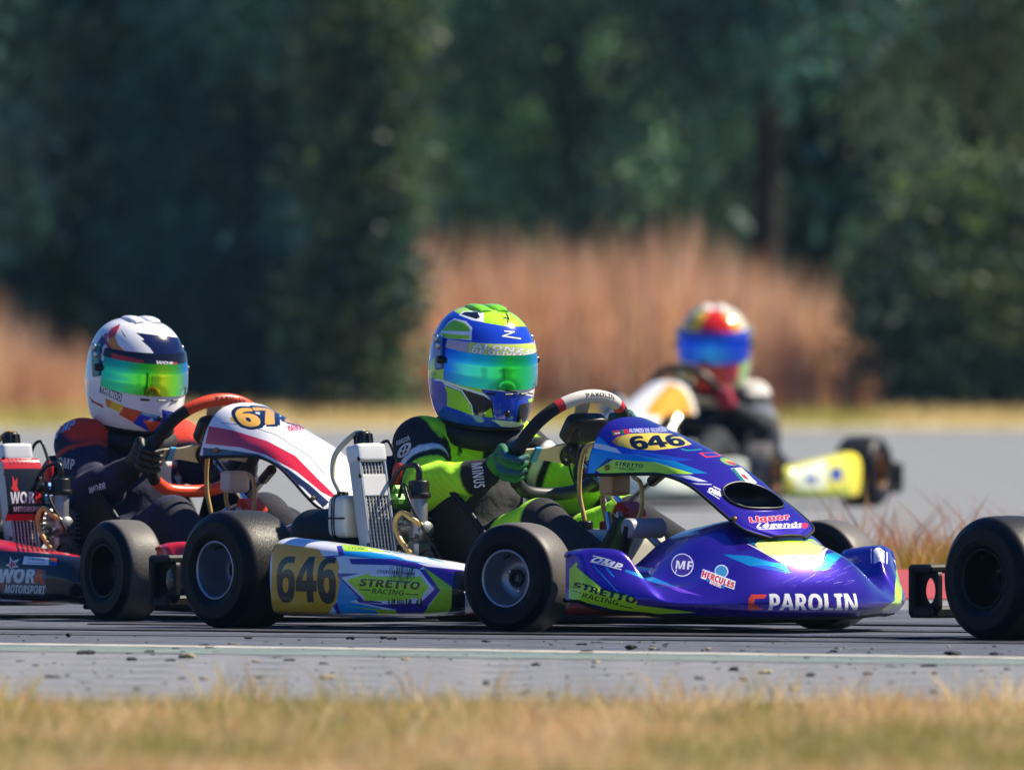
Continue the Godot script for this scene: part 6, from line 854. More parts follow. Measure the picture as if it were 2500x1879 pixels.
var HELMET2_ART := [
	["P","c8342a",[0.2592,0.2754,0.2575,0.2538,0.2529,0.231,0.2633,0.212,0.272,0.1913,0.2774,0.1677,0.3042,0.2096,0.3077,0.2365,0.3086,0.2611,0.3079,0.2843,0.2874,0.3065]],
	["P","e08a20",[0.2823,0.3095,0.2946,0.2951,0.3062,0.2804,0.3068,0.2601,0.3062,0.2387,0.3037,0.2157,0.3094,0.2395,0.3126,0.2616,0.3143,0.2825,0.3267,0.2987,0.3372,0.3143,0.3462,0.3297,0.359,0.3404,0.3706,0.3515,0.3814,0.3628,0.3915,0.3744,0.3802,0.377,0.3685,0.3799,0.3564,0.3831,0.3436,0.3866,0.3336,0.3732,0.3225,0.3598,0.3099,0.3469,0.2975,0.3281]],
	["P","c02838",[0.2325,0.283,0.2529,0.2676,0.2701,0.2925,0.2822,0.3159,0.2983,0.3295,0.3119,0.3433,0.3238,0.3574,0.3343,0.372,0.3436,0.3866,0.3284,0.3815,0.3114,0.3769,0.3012,0.362,0.2893,0.3474,0.2756,0.3332,0.264,0.3168,0.2498,0.3001]],
	["P","1c2448",[0.2204,0.3559,0.2243,0.3339,0.2264,0.312,0.2263,0.2893,0.2487,0.3032,0.2673,0.3172,0.2828,0.3313,0.2743,0.349,0.2649,0.3671,0.2749,0.3834,0.2832,0.3999,0.2658,0.3847,0.2451,0.37]],
	["P","101018",[0.3149,0.2123,0.3383,0.2347,0.3556,0.256,0.3695,0.2766,0.3526,0.263,0.3368,0.2385]],
	["P","141c46",[0.4023,0.2277,0.417,0.2281,0.4315,0.2289,0.4461,0.2301,0.4609,0.2316,0.4759,0.2334,0.4913,0.2356,0.507,0.238,0.5228,0.2406,0.5393,0.2436,0.5568,0.2472,0.5762,0.2515,0.5998,0.2572,0.6385,0.2671,0.6741,0.3001,0.6713,0.3389,0.6685,0.3598,0.6685,0.3766,0.6323,0.3632,0.6187,0.3806,0.608,0.3976,0.5821,0.3917,0.5635,0.3878,0.5476,0.3849,0.5334,0.3825,0.52,0.3806,0.5073,0.3789,0.495,0.3775,0.4829,0.3762,0.4755,0.3584,0.468,0.341,0.4604,0.3237,0.4503,0.3095,0.4397,0.2951,0.4286,0.2801,0.4405,0.2735,0.4289,0.2586,0.4163,0.2434]],
	["P","c02430",[0.3406,0.3837,0.3533,0.3832,0.3653,0.383,0.3767,0.383,0.3877,0.3833,0.3984,0.3839,0.4112,0.3885,0.4238,0.3934,0.4362,0.3987,0.4389,0.4234,0.4416,0.4482,0.4322,0.4448,0.4228,0.4416,0.4133,0.4386,0.4037,0.4358,0.3939,0.4332,0.3837,0.4308,0.3733,0.4286,0.3624,0.4267,0.3508,0.425,0.346,0.4043]],
	["P","16182c",[0.4343,0.399,0.4417,0.3871,0.4495,0.3753,0.4597,0.3797,0.4699,0.3842,0.4804,0.3889,0.491,0.3938,0.503,0.3944,0.5152,0.3952,0.528,0.3962,0.5415,0.3976,0.5563,0.3995,0.5733,0.4021,0.5948,0.4061,0.591,0.4307,0.5883,0.4557,0.5697,0.4525,0.5545,0.4505,0.5412,0.4491,0.5289,0.4482,0.5173,0.4475,0.5062,0.4471,0.4955,0.4469,0.4849,0.4468,0.4747,0.4469,0.4647,0.4471,0.455,0.4476,0.4455,0.4482,0.436,0.449,0.4351,0.4239]],
	["P","d02838",[0.6196,0.4107,0.663,0.4393,0.6602,0.4561,0.6602,0.4728,0.6602,0.4937,0.6574,0.5105,0.6574,0.5272,0.6574,0.514,0.5964,0.4717,0.602,0.4507,0.6093,0.4303]],
	["P","c83038",[0.2622,0.443,0.2833,0.4519,0.3017,0.4614,0.3054,0.4798,0.3086,0.4984,0.3115,0.517,0.3142,0.5357,0.3168,0.5544,0.3267,0.5662,0.3361,0.5782,0.3449,0.5904,0.3364,0.5781,0.3274,0.566,0.3179,0.5541,0.3077,0.5422,0.2967,0.5305,0.291,0.5127,0.2849,0.495,0.2782,0.4774,0.2707,0.4601]],
	["P","1c2a60",[0.2508,0.4313,0.2764,0.4352,0.2983,0.4401,0.3034,0.4585,0.3079,0.4771,0.3119,0.4959,0.3156,0.5148,0.319,0.5337,0.3222,0.5527,0.3261,0.5701,0.3297,0.5876,0.3332,0.6052,0.3366,0.6232,0.3294,0.6064,0.3218,0.59,0.3137,0.5739,0.3052,0.5579,0.2993,0.5394,0.293,0.5209,0.2862,0.5025,0.2788,0.4843,0.2705,0.4664,0.2611,0.4487]],
	["P","16182c",[0.2952,0.5795,0.3113,0.5831,0.3259,0.5871,0.3393,0.5916,0.3516,0.5963,0.3632,0.6013,0.3741,0.6067,0.3845,0.6122,0.3837,0.6377,0.3828,0.6642,0.3724,0.6582,0.3615,0.6525,0.3498,0.6472,0.3373,0.6421,0.3238,0.6374,0.309,0.6332,0.2926,0.6294,0.2941,0.604]],
	["T","f0f0f4","THENDO",[0.3009,0.5889,0.3253,0.5949,0.3464,0.6018,0.3653,0.6096,0.3824,0.6182,0.2973,0.6263,0.3222,0.6325,0.3437,0.6398,0.3628,0.6479,0.3801,0.6569],0.7,"",0],
	["P","e8c020",[0.3215,0.656,0.3353,0.6602,0.348,0.6648,0.3599,0.6698,0.371,0.675,0.3815,0.6805,0.3916,0.6864,0.3896,0.7129,0.3874,0.7405,0.3778,0.7349,0.3677,0.7296,0.3571,0.7245,0.3458,0.7198,0.3336,0.7153,0.3298,0.6949,0.3258,0.6752]],
	["P","e07a20",[0.3215,0.656,0.3354,0.6616,0.3481,0.6675,0.3439,0.6921,0.339,0.7178,0.328,0.7085,0.3249,0.6818]],
	["P","d0501c",[0.3917,0.6906,0.4019,0.6937,0.4117,0.6971,0.4213,0.7008,0.4307,0.7048,0.44,0.7091,0.4493,0.7136,0.4437,0.7348,0.4382,0.7562,0.4326,0.7786,0.4269,0.8032,0.4175,0.7921,0.4078,0.7819,0.398,0.7724,0.3879,0.7634,0.3773,0.7548,0.3824,0.7329,0.3872,0.7114]],
	["P","2a3cc0",[0.4459,0.7143,0.4549,0.7176,0.464,0.7212,0.4732,0.725,0.4828,0.7292,0.4927,0.7336,0.5029,0.7382,0.5135,0.7431,0.5164,0.768,0.5201,0.7948,0.5254,0.8269,0.5345,0.8683,0.5221,0.876,0.511,0.8858,0.5005,0.8984,0.4906,0.9166,0.4761,0.883,0.4641,0.8618,0.4533,0.8446,0.443,0.8297,0.4331,0.8163,0.4234,0.8044,0.4291,0.7796,0.4347,0.7571,0.4403,0.7356]],
	["P","58b4d8",[0.4459,0.7143,0.4549,0.7176,0.464,0.7212,0.4732,0.725,0.4828,0.7292,0.4927,0.7336,0.5029,0.7382,0.5135,0.7431,0.5152,0.7657,0.5038,0.7597,0.4928,0.7541,0.4823,0.7488,0.4721,0.7439,0.4623,0.7393,0.4527,0.7349,0.4431,0.7309]],
	["P","d0501c",[0.4537,0.7712,0.4639,0.7721,0.4744,0.7735,0.4852,0.7752,0.4965,0.7774,0.5082,0.7798,0.5031,0.7991,0.4984,0.8213,0.4944,0.8471,0.4913,0.879,0.496,0.9582,0.4789,0.8752,0.4711,0.8416,0.4646,0.8144,0.459,0.7915]],
	["P","2438a8",[0.5031,0.691,0.5131,0.695,0.5237,0.6994,0.5352,0.7042,0.5479,0.7096,0.5485,0.7341,0.55,0.7589,0.5526,0.7852,0.5574,0.8159,0.5391,0.8014,0.5247,0.7898,0.5123,0.7798,0.5094,0.7566,0.5069,0.7343,0.5048,0.7123]],
	["P","e6dada",[0.3336,0.7242,0.3456,0.731,0.3568,0.7381,0.3673,0.7454,0.3773,0.753,0.3874,0.7611,0.3972,0.7697,0.4066,0.7786,0.4159,0.7882,0.425,0.7985,0.4188,0.8369,0.4097,0.8251,0.4006,0.8142,0.3912,0.8044,0.3814,0.7955,0.3713,0.7873,0.3606,0.7797,0.3492,0.7725,0.3416,0.7481]],
	["P","a03038",[0.2199,0.6762,0.2401,0.6865,0.2577,0.6978,0.2769,0.7001,0.2943,0.7029,0.3099,0.7062,0.3159,0.7306,0.2995,0.7252,0.2813,0.7203,0.2611,0.7161,0.2385,0.7126,0.2299,0.6939]]]
var STRIP2_ART := [
	["P","b82430",[0.0872,0.4414,0.1198,0.4499,0.1501,0.4643,0.1787,0.4837,0.2058,0.5074,0.232,0.5351,0.2573,0.5664,0.282,0.6011,0.3064,0.639,0.3305,0.6801,0.3547,0.7243,0.3575,1.0209,0.3602,1.0209,0.3628,1.0209,0.3397,1.0209,0.3165,1.0209,0.2932,1.0209,0.2697,1.0209,0.2457,1.0209,0.221,1.0209,0.1955,1.0209,0.1689,1.0209,0.1408,1.0209,0.111,1.0209,0.1054,1.0209,0.0995,1.0209]],
	["P","d8d8e0",[0.1579,1.0209,0.1837,1.0209,0.2084,1.0209,0.2321,1.0209,0.2552,1.0209,0.2778,1.0209,0.3001,1.0209,0.3025,1.0209,0.2782,1.0209,0.2535,1.0209,0.2282,1.0209,0.2021,1.0209,0.1749,1.0209]],
	["T","f0f0f4","WOR",[0.451,0.6775,0.487,0.7036,0.5241,0.7347,0.5629,0.7725,0.6045,0.821,0.4447,1.0209,0.4786,1.0209,0.5136,1.0209,0.5499,1.0209,0.5883,1.0209],0.9,"",0],
	["T","d82838","R",[0.6043,0.8327,0.6148,0.846,0.6256,0.8605,0.6368,0.8761,0.6484,0.8931,0.5907,1.0209,0.6017,1.0209,0.6132,1.0209,0.6251,1.0209,0.6375,1.0209],0.9,"",0],
	["T","b8b8c8","MOTORSPORT",[0.4665,1.0209,0.5028,1.0209,0.5402,1.0209,0.5797,1.0209,0.6231,1.0209,0.466,1.0209,0.5013,1.0209,0.5377,1.0209,0.576,1.0209,0.6178,1.0209],0.2,"",0],
	["P","d83040",[0.7214,0.9958,0.7994,0.9958,0.8412,0.9958,0.8134,0.9958,0.7939,0.9958,0.7772,0.9958,0.766,0.9958,0.7354,0.9958,0.6992,0.9958,0.7075,0.9958]]]
var PANEL2_ART := [
	["P","cc2436",[0.1754,0.0041,0.1815,0.0318,0.1885,0.0594,0.1964,0.0864,0.2053,0.1122,0.2153,0.1362,0.2268,0.1584,0.2346,0.1796,0.2427,0.2001,0.2506,0.2204,0.2578,0.2409,0.2637,0.262,0.2678,0.2837,0.271,0.3056,0.2749,0.3273,0.2809,0.348,0.2818,0.3704,0.2866,0.3913,0.2939,0.4108,0.303,0.4293,0.3136,0.4469,0.3251,0.4639,0.3372,0.4804,0.3496,0.4965,0.3498,0.5182,0.3511,0.5396,0.3533,0.5608,0.3561,0.5818,0.3593,0.6027,0.3625,0.6235,0.3659,0.6439,0.3699,0.6638,0.3749,0.6823,0.3798,0.7009,0.3843,0.72,0.3884,0.7399,0.3922,0.7612,0.3963,0.7836,0.4003,0.807,0.3724,0.8178,0.3551,0.7986,0.3362,0.78,0.3161,0.7619,0.3073,0.7403,0.2974,0.7201,0.2862,0.7005,0.2741,0.6813,0.2614,0.662,0.2489,0.6424,0.2373,0.6219,0.2257,0.6011,0.203,0.5844,0.1788,0.5669,0.1538,0.5484,0.1297,0.5289,0.1086,0.5082,0.0924,0.4862,0.081,0.4639,0.0749,0.4414,0.074,0.419,0.0626,0.3951,0.0586,0.3709,0.0624,0.3469,0.0708,0.323,0.0806,0.2991,0.0895,0.2749,0.0955,0.2505,0.091,0.2268,0.087,0.2028,0.0837,0.1785,0.0809,0.1538,0.0785,0.1284,0.0764,0.1022,0.0745,0.0753,0.0728,0.0478,0.0713,0.0203,0.0967,0.0185,0.1228,0.0151,0.1493,0.0101]],
	["P","252a48",[0.0495,0.0113,0.0501,0.0411,0.0508,0.0709,0.0515,0.1003,0.0522,0.1288,0.0529,0.1565,0.0519,0.1807,0.0507,0.2046,0.0495,0.2283,0.0482,0.2518,0.0457,0.2748,0.0417,0.2975,0.0378,0.32,0.036,0.3426,0.0389,0.3652,0.0264,0.3902,0.0191,0.4152,0.0175,0.4403,0.0227,0.4655,0.0361,0.491,0.0601,0.5168,0.0961,0.5418,0.1323,0.5639,0.151,0.5851,0.1699,0.6058,0.1878,0.6261,0.2059,0.6457,0.2243,0.6644,0.2418,0.6827,0.258,0.7007,0.269,0.7223,0.2784,0.7448,0.2868,0.7688,0.2958,0.794,0.3035,0.8205,0.3072,0.8484,0.2331,0.8731,0.0727,0.8885,0.1341,0.862,0.1514,0.833,0.1503,0.8042,0.142,0.7763,0.1348,0.7498,0.1272,0.725,0.1154,0.7011,0.0672,0.6786,0.0123,0.6539,-0.0139,0.63,-0.0139,0.6057,-0.0139,0.5813,-0.0139,0.5567,-0.0139,0.5317,-0.0139,0.5078,-0.0139,0.4834,-0.0139,0.4589,-0.0139,0.4344,-0.0139,0.4096,-0.0139,0.3849,-0.0139,0.3605,-0.0139,0.3367,-0.0139,0.313,-0.0139,0.2907,-0.0139,0.2679,-0.0139,0.2441,-0.0139,0.2197,-0.0139,0.1949,-0.0139,0.1698,-0.0139,0.1446,-0.0139,0.1193,-0.0139,0.0934,-0.0139,0.0672,-0.0139,0.0325,0.0028,0.025,0.0266,0.018]],
	["P","6a6a78",[0.2323,0.0677,0.277,0.1355,0.3233,0.191,0.3181,0.1942,0.2717,0.1383,0.2274,0.0702]],
	["P","6a6a78",[0.3223,0.1892,0.3408,0.2407,0.3612,0.2893,0.3866,0.3318,0.3802,0.3359,0.3548,0.2928,0.3351,0.2434,0.3166,0.1916]],
	["P","6a6a78",[0.386,0.33,0.3922,0.3811,0.4044,0.4288,0.4203,0.4742,0.4385,0.5188,0.4332,0.5224,0.4147,0.4776,0.3985,0.4321,0.3858,0.3844,0.3793,0.3333]],
	["P","6a6a78",[0.4382,0.5169,0.4371,0.5819,0.4377,0.6458,0.4322,0.6484,0.4316,0.5845,0.4327,0.5194]],
	["P","e8e8ea",[0.2837,0.0814,0.3122,0.0854,0.3416,0.0864,0.3719,0.0833,0.4024,0.0753,0.4335,0.0625,0.4567,0.0631,0.4821,0.0611,0.5116,0.0554,0.5447,0.0442,0.5873,0.023,0.6546,-0.0209,0.6435,0.0167,0.6435,0.0377,0.6407,0.0628,0.6407,0.0837,0.6407,0.1046,0.6574,0.1004,0.6407,0.1464,0.6379,0.1674,0.6379,0.1883,0.6379,0.2092,0.6546,0.2008,0.6379,0.2134,0.6379,0.1967,0.5843,0.2214,0.5441,0.2395,0.5117,0.2502,0.4823,0.2565,0.4568,0.2598,0.4333,0.261,0.4108,0.2603,0.3885,0.2576,0.3661,0.2527,0.3522,0.2369,0.3392,0.22,0.3265,0.2024,0.3136,0.1843,0.3003,0.1658,0.2948,0.1392,0.2894,0.1112]],
	["P","d8b030",[0.2881,0.0897,0.3169,0.0909,0.3467,0.0887,0.3774,0.0823,0.4083,0.0707,0.4358,0.0709,0.4651,0.0674,0.4291,0.1036,0.3955,0.133,0.362,0.1559,0.3305,0.1725,0.3007,0.185,0.2932,0.1654,0.2854,0.1453,0.2868,0.1184]],
	["T","e0aa38","672",[0.3835,0.0473,0.4572,0.0719,0.5557,0.0621,0.6407,0.0669,0.6407,0.1423,0.2917,0.1858,0.369,0.2347,0.456,0.2517,0.5759,0.2277,0.6435,0.2469],0.9,"14182c",3.2],
	["T","cc2436","ADELE",[0.5035,0.2735,0.5346,0.2673,0.5703,0.2558,0.6307,0.2261,0.6574,0.2134,0.4815,0.3078,0.5115,0.3035,0.5455,0.294,0.5866,0.2778,0.6574,0.2301],0.5,"",0],
	["T","cc2436","MOVING",[0.4831,0.308,0.5276,0.2998,0.5827,0.2798,0.6602,0.2343,0.649,0.2803,0.4746,0.3266,0.5145,0.3225,0.5627,0.3084,0.6602,0.2498,0.6685,0.2678],0.5,"",0]]
var POD2_ART := [
	["P","c8202c",[0,0,1,0,1,0.5,0,0.5]],
	["P","14161e",[0.3472,0.4768,0.3594,0.4729,0.3712,0.4688,0.3829,0.4647,0.3943,0.4605,0.4055,0.4562,0.4166,0.4518,0.4276,0.4471,0.4385,0.4424,0.4492,0.4374,0.4598,0.4322,0.4703,0.4269,0.4806,0.4214,0.4907,0.4158,0.5007,0.41,0.5106,0.4041,0.5202,0.3981,0.53,0.3934,0.5397,0.3887,0.5493,0.3839,0.5587,0.379,0.5678,0.374,0.5766,0.3687,0.5852,0.3634,0.5936,0.3579,0.6018,0.3522,0.61,0.3464,0.6181,0.3405,0.6261,0.3343,0.6342,0.3281,0.6423,0.3216,0.6505,0.315,0.6589,0.3081,0.6674,0.3011,0.6761,0.294,0.685,0.2869,0.6939,0.2797,0.7053,0.2768,0.7171,0.2741,0.7292,0.2712,0.7414,0.2678,0.7536,0.2638,0.7654,0.2586,0.7768,0.2522,0.788,0.2449,0.7995,0.2375,0.8111,0.2299,0.8225,0.2215,0.8154,0.187,0.805,0.1506,0.8078,0.1255,0.8217,0.1213,0.8357,0.1172,0.8468,0.113,0.8579,0.1088,0.8691,0.1046,0.8942,0.1213,0.9025,0.1172,0.8942,0.0921,0.9192,0.113,0.9276,0.1088,0.922,0.0837,0.9443,0.1046,0.9554,0.1046,0.9694,0.1046,0.9833,0.1046,0.9972,0.1088,0.9972,0.1088,0.9972,0.1088,0.9972,0.1088,0.9972,0.1088,0.9972,0.1088,0.9972,0.1088,0.9972,0.1088,0.9972,0.1088,1.0139,0.0418,1.0139,0.0293,1.0139,0.0293,1.0139,0.0293,1.0139,0.0293,0.9882,-0.0209,0.9805,-0.0209,0.9805,-0.0209,0.9805,-0.0209,0.9805,-0.0209,0.9805,-0.0209,0.9805,-0.0209,0.9805,-0.0209,0.9805,1.0209,0.9805,1.0209,0.9805,1.0209,0.9805,1.0209,0.9805,1.0209,0.9805,1.0209,0.9805,1.0209,0.9805,1.0209,0.9805,1.0209,0.9805,1.0209,0.9666,1.0209,0.9499,1.0209,0.9331,1.0209,0.9192,1.0209,0.9053,1.0209,0.8914,1.0209,0.8774,1.0209,0.8635,1.0209,0.8468,1.0209,0.8329,1.0209,0.8162,1.0209,0.7994,1.0209,0.7827,1.0209,0.766,1.0209,0.7521,1.0209,0.7382,1.0209,0.7242,1.0209,0.7103,1.0209,0.6992,1.0209,0.6852,1.0209,0.6741,1.0209,0.6602,1.0209,0.649,1.0209,0.6379,1.0209,0.6295,1.0209,0.6184,1.0209,0.6072,1.0209,0.5989,1.0209,0.5877,1.0209,0.5794,1.0209,0.5682,1.0209,0.5599,1.0209,0.5487,1.0209,0.5376,1.0209,0.5292,1.0209,0.5181,1.0209,0.507,1.0209,0.4958,1.0209,0.4847,1.0209,0.4735,1.0209,0.4624,1.0209,0.4513,1.0209,0.4401,1.0209,0.429,1.0209,0.4178,1.0209,0.4039,1.0209,0.3928,1.0209,0.3816,1.0209,0.3705,1.0209,0.3565,1.0209,0.3454,1.0209,0.3343,1.0209,0.3203,1.0209,0.3064,1.0209,0.2925,1.0209,0.2786,1.0209,0.2646,1.0209,0.2507,1.0209,0.2368,1.0209,0.2201,1.0209,0.2201,1.0209,0.2591,0.9707,0.3263,0.8529,0.3382,0.7969,0.3424,0.7663,0.3453,0.7454,0.3474,0.7295,0.3491,0.716,0.3504,0.7036,0.3516,0.6918,0.3526,0.6803,0.3534,0.6689,0.3541,0.6573,0.3548,0.6452,0.3552,0.6322,0.3555,0.6178,0.3557,0.6026,0.3555,0.587,0.3552,0.5708,0.3545,0.5539,0.3534,0.5363,0.3519,0.5177,0.3498,0.498]],
	["P","14161e",[0.4652,0.1339,0.4735,0.1339,0.4791,0.1339,0.5288,0.2126,0.5596,0.2749,0.5795,0.3212,0.5936,0.3579,0.5872,0.3668,0.5742,0.3311,0.5556,0.2866,0.5271,0.2265,0.4735,0.1381]],
	["P","14161e",[0.4875,0.1339,0.493,0.1339,0.4986,0.1339,0.5309,0.1757,0.5698,0.2505,0.5925,0.3034,0.6083,0.3434,0.6024,0.353,0.5879,0.3143,0.5669,0.2643,0.5328,0.1961,0.493,0.1339]],
	["P","14161e",[0.507,0.1339,0.5153,0.1339,0.5209,0.1339,0.5265,0.1339,0.5778,0.2236,0.6043,0.2834,0.6225,0.3278,0.617,0.3382,0.6004,0.2957,0.5759,0.2383,0.5181,0.1339,0.5125,0.1339]],
	["P","14161e",[0.5265,0.1339,0.5348,0.1339,0.5404,0.1339,0.546,0.1339,0.5825,0.1923,0.6147,0.2606,0.6362,0.3108,0.6311,0.3222,0.6117,0.2747,0.5828,0.2104,0.5376,0.1339,0.532,0.1339]],
	["P","14161e",[0.546,0.1339,0.5515,0.1339,0.5571,0.1339,0.5627,0.1339,0.5682,0.1339,0.6233,0.2343,0.6494,0.2921,0.6448,0.3047,0.6213,0.2503,0.5829,0.1699,0.5571,0.1339,0.5515,0.1339]],
	["P","14161e",[0.5655,0.1339,0.571,0.1339,0.5766,0.1339,0.5822,0.1339,0.5877,0.1339,0.6298,0.206,0.6619,0.2711,0.6579,0.2853,0.6294,0.2236,0.5794,0.1339,0.5738,0.1339,0.5682,0.1339]],
	["P","14161e",[0.5822,0.1339,0.5905,0.1339,0.5933,0.1339,0.5989,0.1339,0.6045,0.1339,0.6233,0.1515,0.6732,0.2469,0.6704,0.2635,0.6342,0.1925,0.5961,0.1339,0.5933,0.1339,0.5877,0.1339]],
	["P","14161e",[0.6017,0.1339,0.6072,0.1339,0.6128,0.1339,0.6184,0.1339,0.624,0.1339,0.6295,0.1339,0.683,0.2213,0.6816,0.2388,0.6212,0.1339,0.6156,0.1339,0.61,0.1339,0.6045,0.1339]],
	["P","e6e8ee",[0.6191,0.4021,0.6285,0.3982,0.638,0.3943,0.6478,0.3904,0.6578,0.3865,0.6684,0.3825,0.6793,0.3787,0.6905,0.375,0.7021,0.3715,0.7141,0.368,0.7264,0.3644,0.7389,0.3606,0.7516,0.3564,0.7644,0.3515,0.7798,0.3945,0.7888,0.4278,0.7746,0.4329,0.7609,0.4375,0.7474,0.4416,0.7342,0.4454,0.7214,0.449,0.709,0.4525,0.6969,0.4561,0.6852,0.4597,0.6739,0.4637,0.6629,0.4678,0.6524,0.4722,0.6424,0.4765,0.6327,0.481,0.6231,0.4855,0.6226,0.4582,0.6215,0.431]],
	["T","202434","T. MULAUDZI",[0.6378,0.4057,0.6541,0.3998,0.6715,0.3939,0.6901,0.3886,0.7096,0.3836,0.6409,0.432,0.6575,0.4255,0.6753,0.4193,0.6941,0.4136,0.714,0.4084],0.3,"",0],
	["T","50546a","2024 RACING CHAMPION SA",[0.6394,0.4509,0.6581,0.4435,0.6783,0.4365,0.6999,0.4302,0.7227,0.4243,0.6408,0.462,0.6595,0.4547,0.6797,0.4478,0.7011,0.4417,0.7239,0.4359],0.1,"",0],
	["P","d04a20",[0.7245,0.3643,0.7376,0.3606,0.751,0.3564,0.7644,0.3515,0.7794,0.3934,0.7635,0.3996,0.7477,0.4048]],
	["P","2038a0",[0.7482,0.4068,0.7637,0.4006,0.7794,0.3934,0.7888,0.4278,0.7732,0.4329,0.7582,0.4373,0.7434,0.4412]],
	["P","1d7a3c",[0.7245,0.3643,0.7402,0.385,0.7544,0.4022,0.7434,0.4412,0.7365,0.4067]],
	["P","e8e8ec",[0.5663,0.4287,0.5755,0.4518,0.584,0.4743,0.5919,0.4617,0.5997,0.4491,0.6073,0.4364,0.6021,0.4682,0.5963,0.5004,0.6134,0.5194,0.6022,0.5272,0.5909,0.5347,0.5877,0.5603,0.584,0.5844,0.5798,0.5597,0.5751,0.5343,0.5582,0.5272,0.5744,0.4992,0.5722,0.4757,0.5695,0.4525]],
	["P","d03820",[0.5761,0.4638,0.5867,0.4896,0.5999,0.4655,0.5925,0.5025,0.6032,0.5143,0.5883,0.5235,0.5834,0.5606,0.5771,0.5231,0.5669,0.5201,0.5778,0.5054]],
	["P","50535c",[0.526,0.5675,0.5367,0.5645,0.5473,0.5613,0.5578,0.558,0.568,0.5545,0.5779,0.5509,0.5876,0.547,0.5972,0.543,0.6067,0.5387,0.6163,0.5343,0.6259,0.5298,0.6357,0.5251,0.6456,0.5203,0.6559,0.5155,0.6666,0.5106,0.6778,0.506,0.6894,0.5016,0.7013,0.4974,0.7135,0.4933,0.7386,0.5012,0.7415,0.5355,0.743,0.5749,0.7429,0.6097,0.7417,0.6366,0.7401,0.6582,0.7402,0.6843,0.7397,0.7103,0.7314,0.7319,0.7223,0.7581,0.7095,0.7554,0.6972,0.753,0.6851,0.7508,0.6734,0.7488,0.6621,0.7471,0.6513,0.7456,0.6409,0.7444,0.6308,0.7432,0.6209,0.7422,0.6111,0.7413,0.6013,0.7405,0.5916,0.7397,0.5817,0.7389,0.5718,0.7382,0.5615,0.7376,0.551,0.7369,0.5403,0.7363,0.5367,0.7198,0.5327,0.7051,0.5285,0.6915,0.524,0.6784,0.5249,0.6635,0.5257,0.648,0.5262,0.631,0.5265,0.6115,0.5265,0.5902]],
	["T","d8dade","WOR",[0.5349,0.5759,0.5739,0.5635,0.6101,0.5485,0.6469,0.5307,0.688,0.5118,0.5249,0.6649,0.5649,0.6627,0.6022,0.6605,0.6395,0.6582,0.6811,0.6566],1.1,"",0],
	["T","d04a20","R",[0.693,0.5133,0.7026,0.5099,0.7125,0.5065,0.7226,0.5032,0.7329,0.4998,0.6811,0.6566,0.6926,0.6569,0.7044,0.6573,0.7166,0.6578,0.7291,0.6585],1.3,"",0],
	["T","d0d2d6","MOTORSPORT",[0.5603,0.6786,0.6006,0.6772,0.6407,0.6758,0.6858,0.6755,0.7376,0.677,0.55,0.7259,0.5912,0.728,0.6311,0.7307,0.6746,0.7351,0.7246,0.7426],0.4,"",0],
	["P","c8342a",[0.5374,0.672,0.5543,0.6735,0.552,0.6875,0.5494,0.7016,0.5467,0.7165,0.5438,0.7009,0.5407,0.6863]],
	["P","c8301c",[0.5231,0.7365,0.5271,0.7571,0.5305,0.7851,0.5413,0.7872,0.5519,0.7894,0.5624,0.7917,0.5726,0.7941,0.5826,0.7967,0.5924,0.7993,0.6021,0.802,0.6118,0.8048,0.6215,0.8078,0.6313,0.8109,0.6413,0.8143,0.6515,0.818,0.6621,0.8219,0.6731,0.8263,0.6844,0.8309,0.6958,0.8359,0.7075,0.8412,0.7193,0.8469,0.7312,0.853,0.7432,0.8595,0.7551,0.8665,0.7669,0.8739,0.7783,0.882,0.7519,0.9017,0.719,0.9313,0.677,0.9778,0.6754,0.9598,0.6737,0.9418,0.6706,0.9258,0.6657,0.9125,0.6593,0.9015,0.6519,0.8924,0.6439,0.8847,0.6355,0.878,0.6269,0.8721,0.6181,0.8665,0.6094,0.8609,0.6005,0.8555,0.5915,0.8503,0.5824,0.8451,0.573,0.84,0.5633,0.8351,0.5533,0.8302,0.5431,0.8255,0.5326,0.821,0.522,0.8168,0.5238,0.7671]],
	["P","d8d8dc",[0.5258,0.7877,0.5365,0.7899,0.5471,0.7922,0.5576,0.7948,0.5678,0.7974,0.5777,0.8001,0.5874,0.8029,0.597,0.8058,0.6065,0.8088,0.6161,0.812,0.6257,0.8153,0.6354,0.8189,0.6452,0.8226,0.6554,0.8267,0.6401,0.8409,0.6304,0.8387,0.6208,0.8367,0.6113,0.8348,0.6018,0.833,0.5924,0.8313,0.5828,0.8297,0.5731,0.828,0.5632,0.8265,0.553,0.8249,0.5426,0.8234,0.532,0.822,0.5214,0.8208]]]

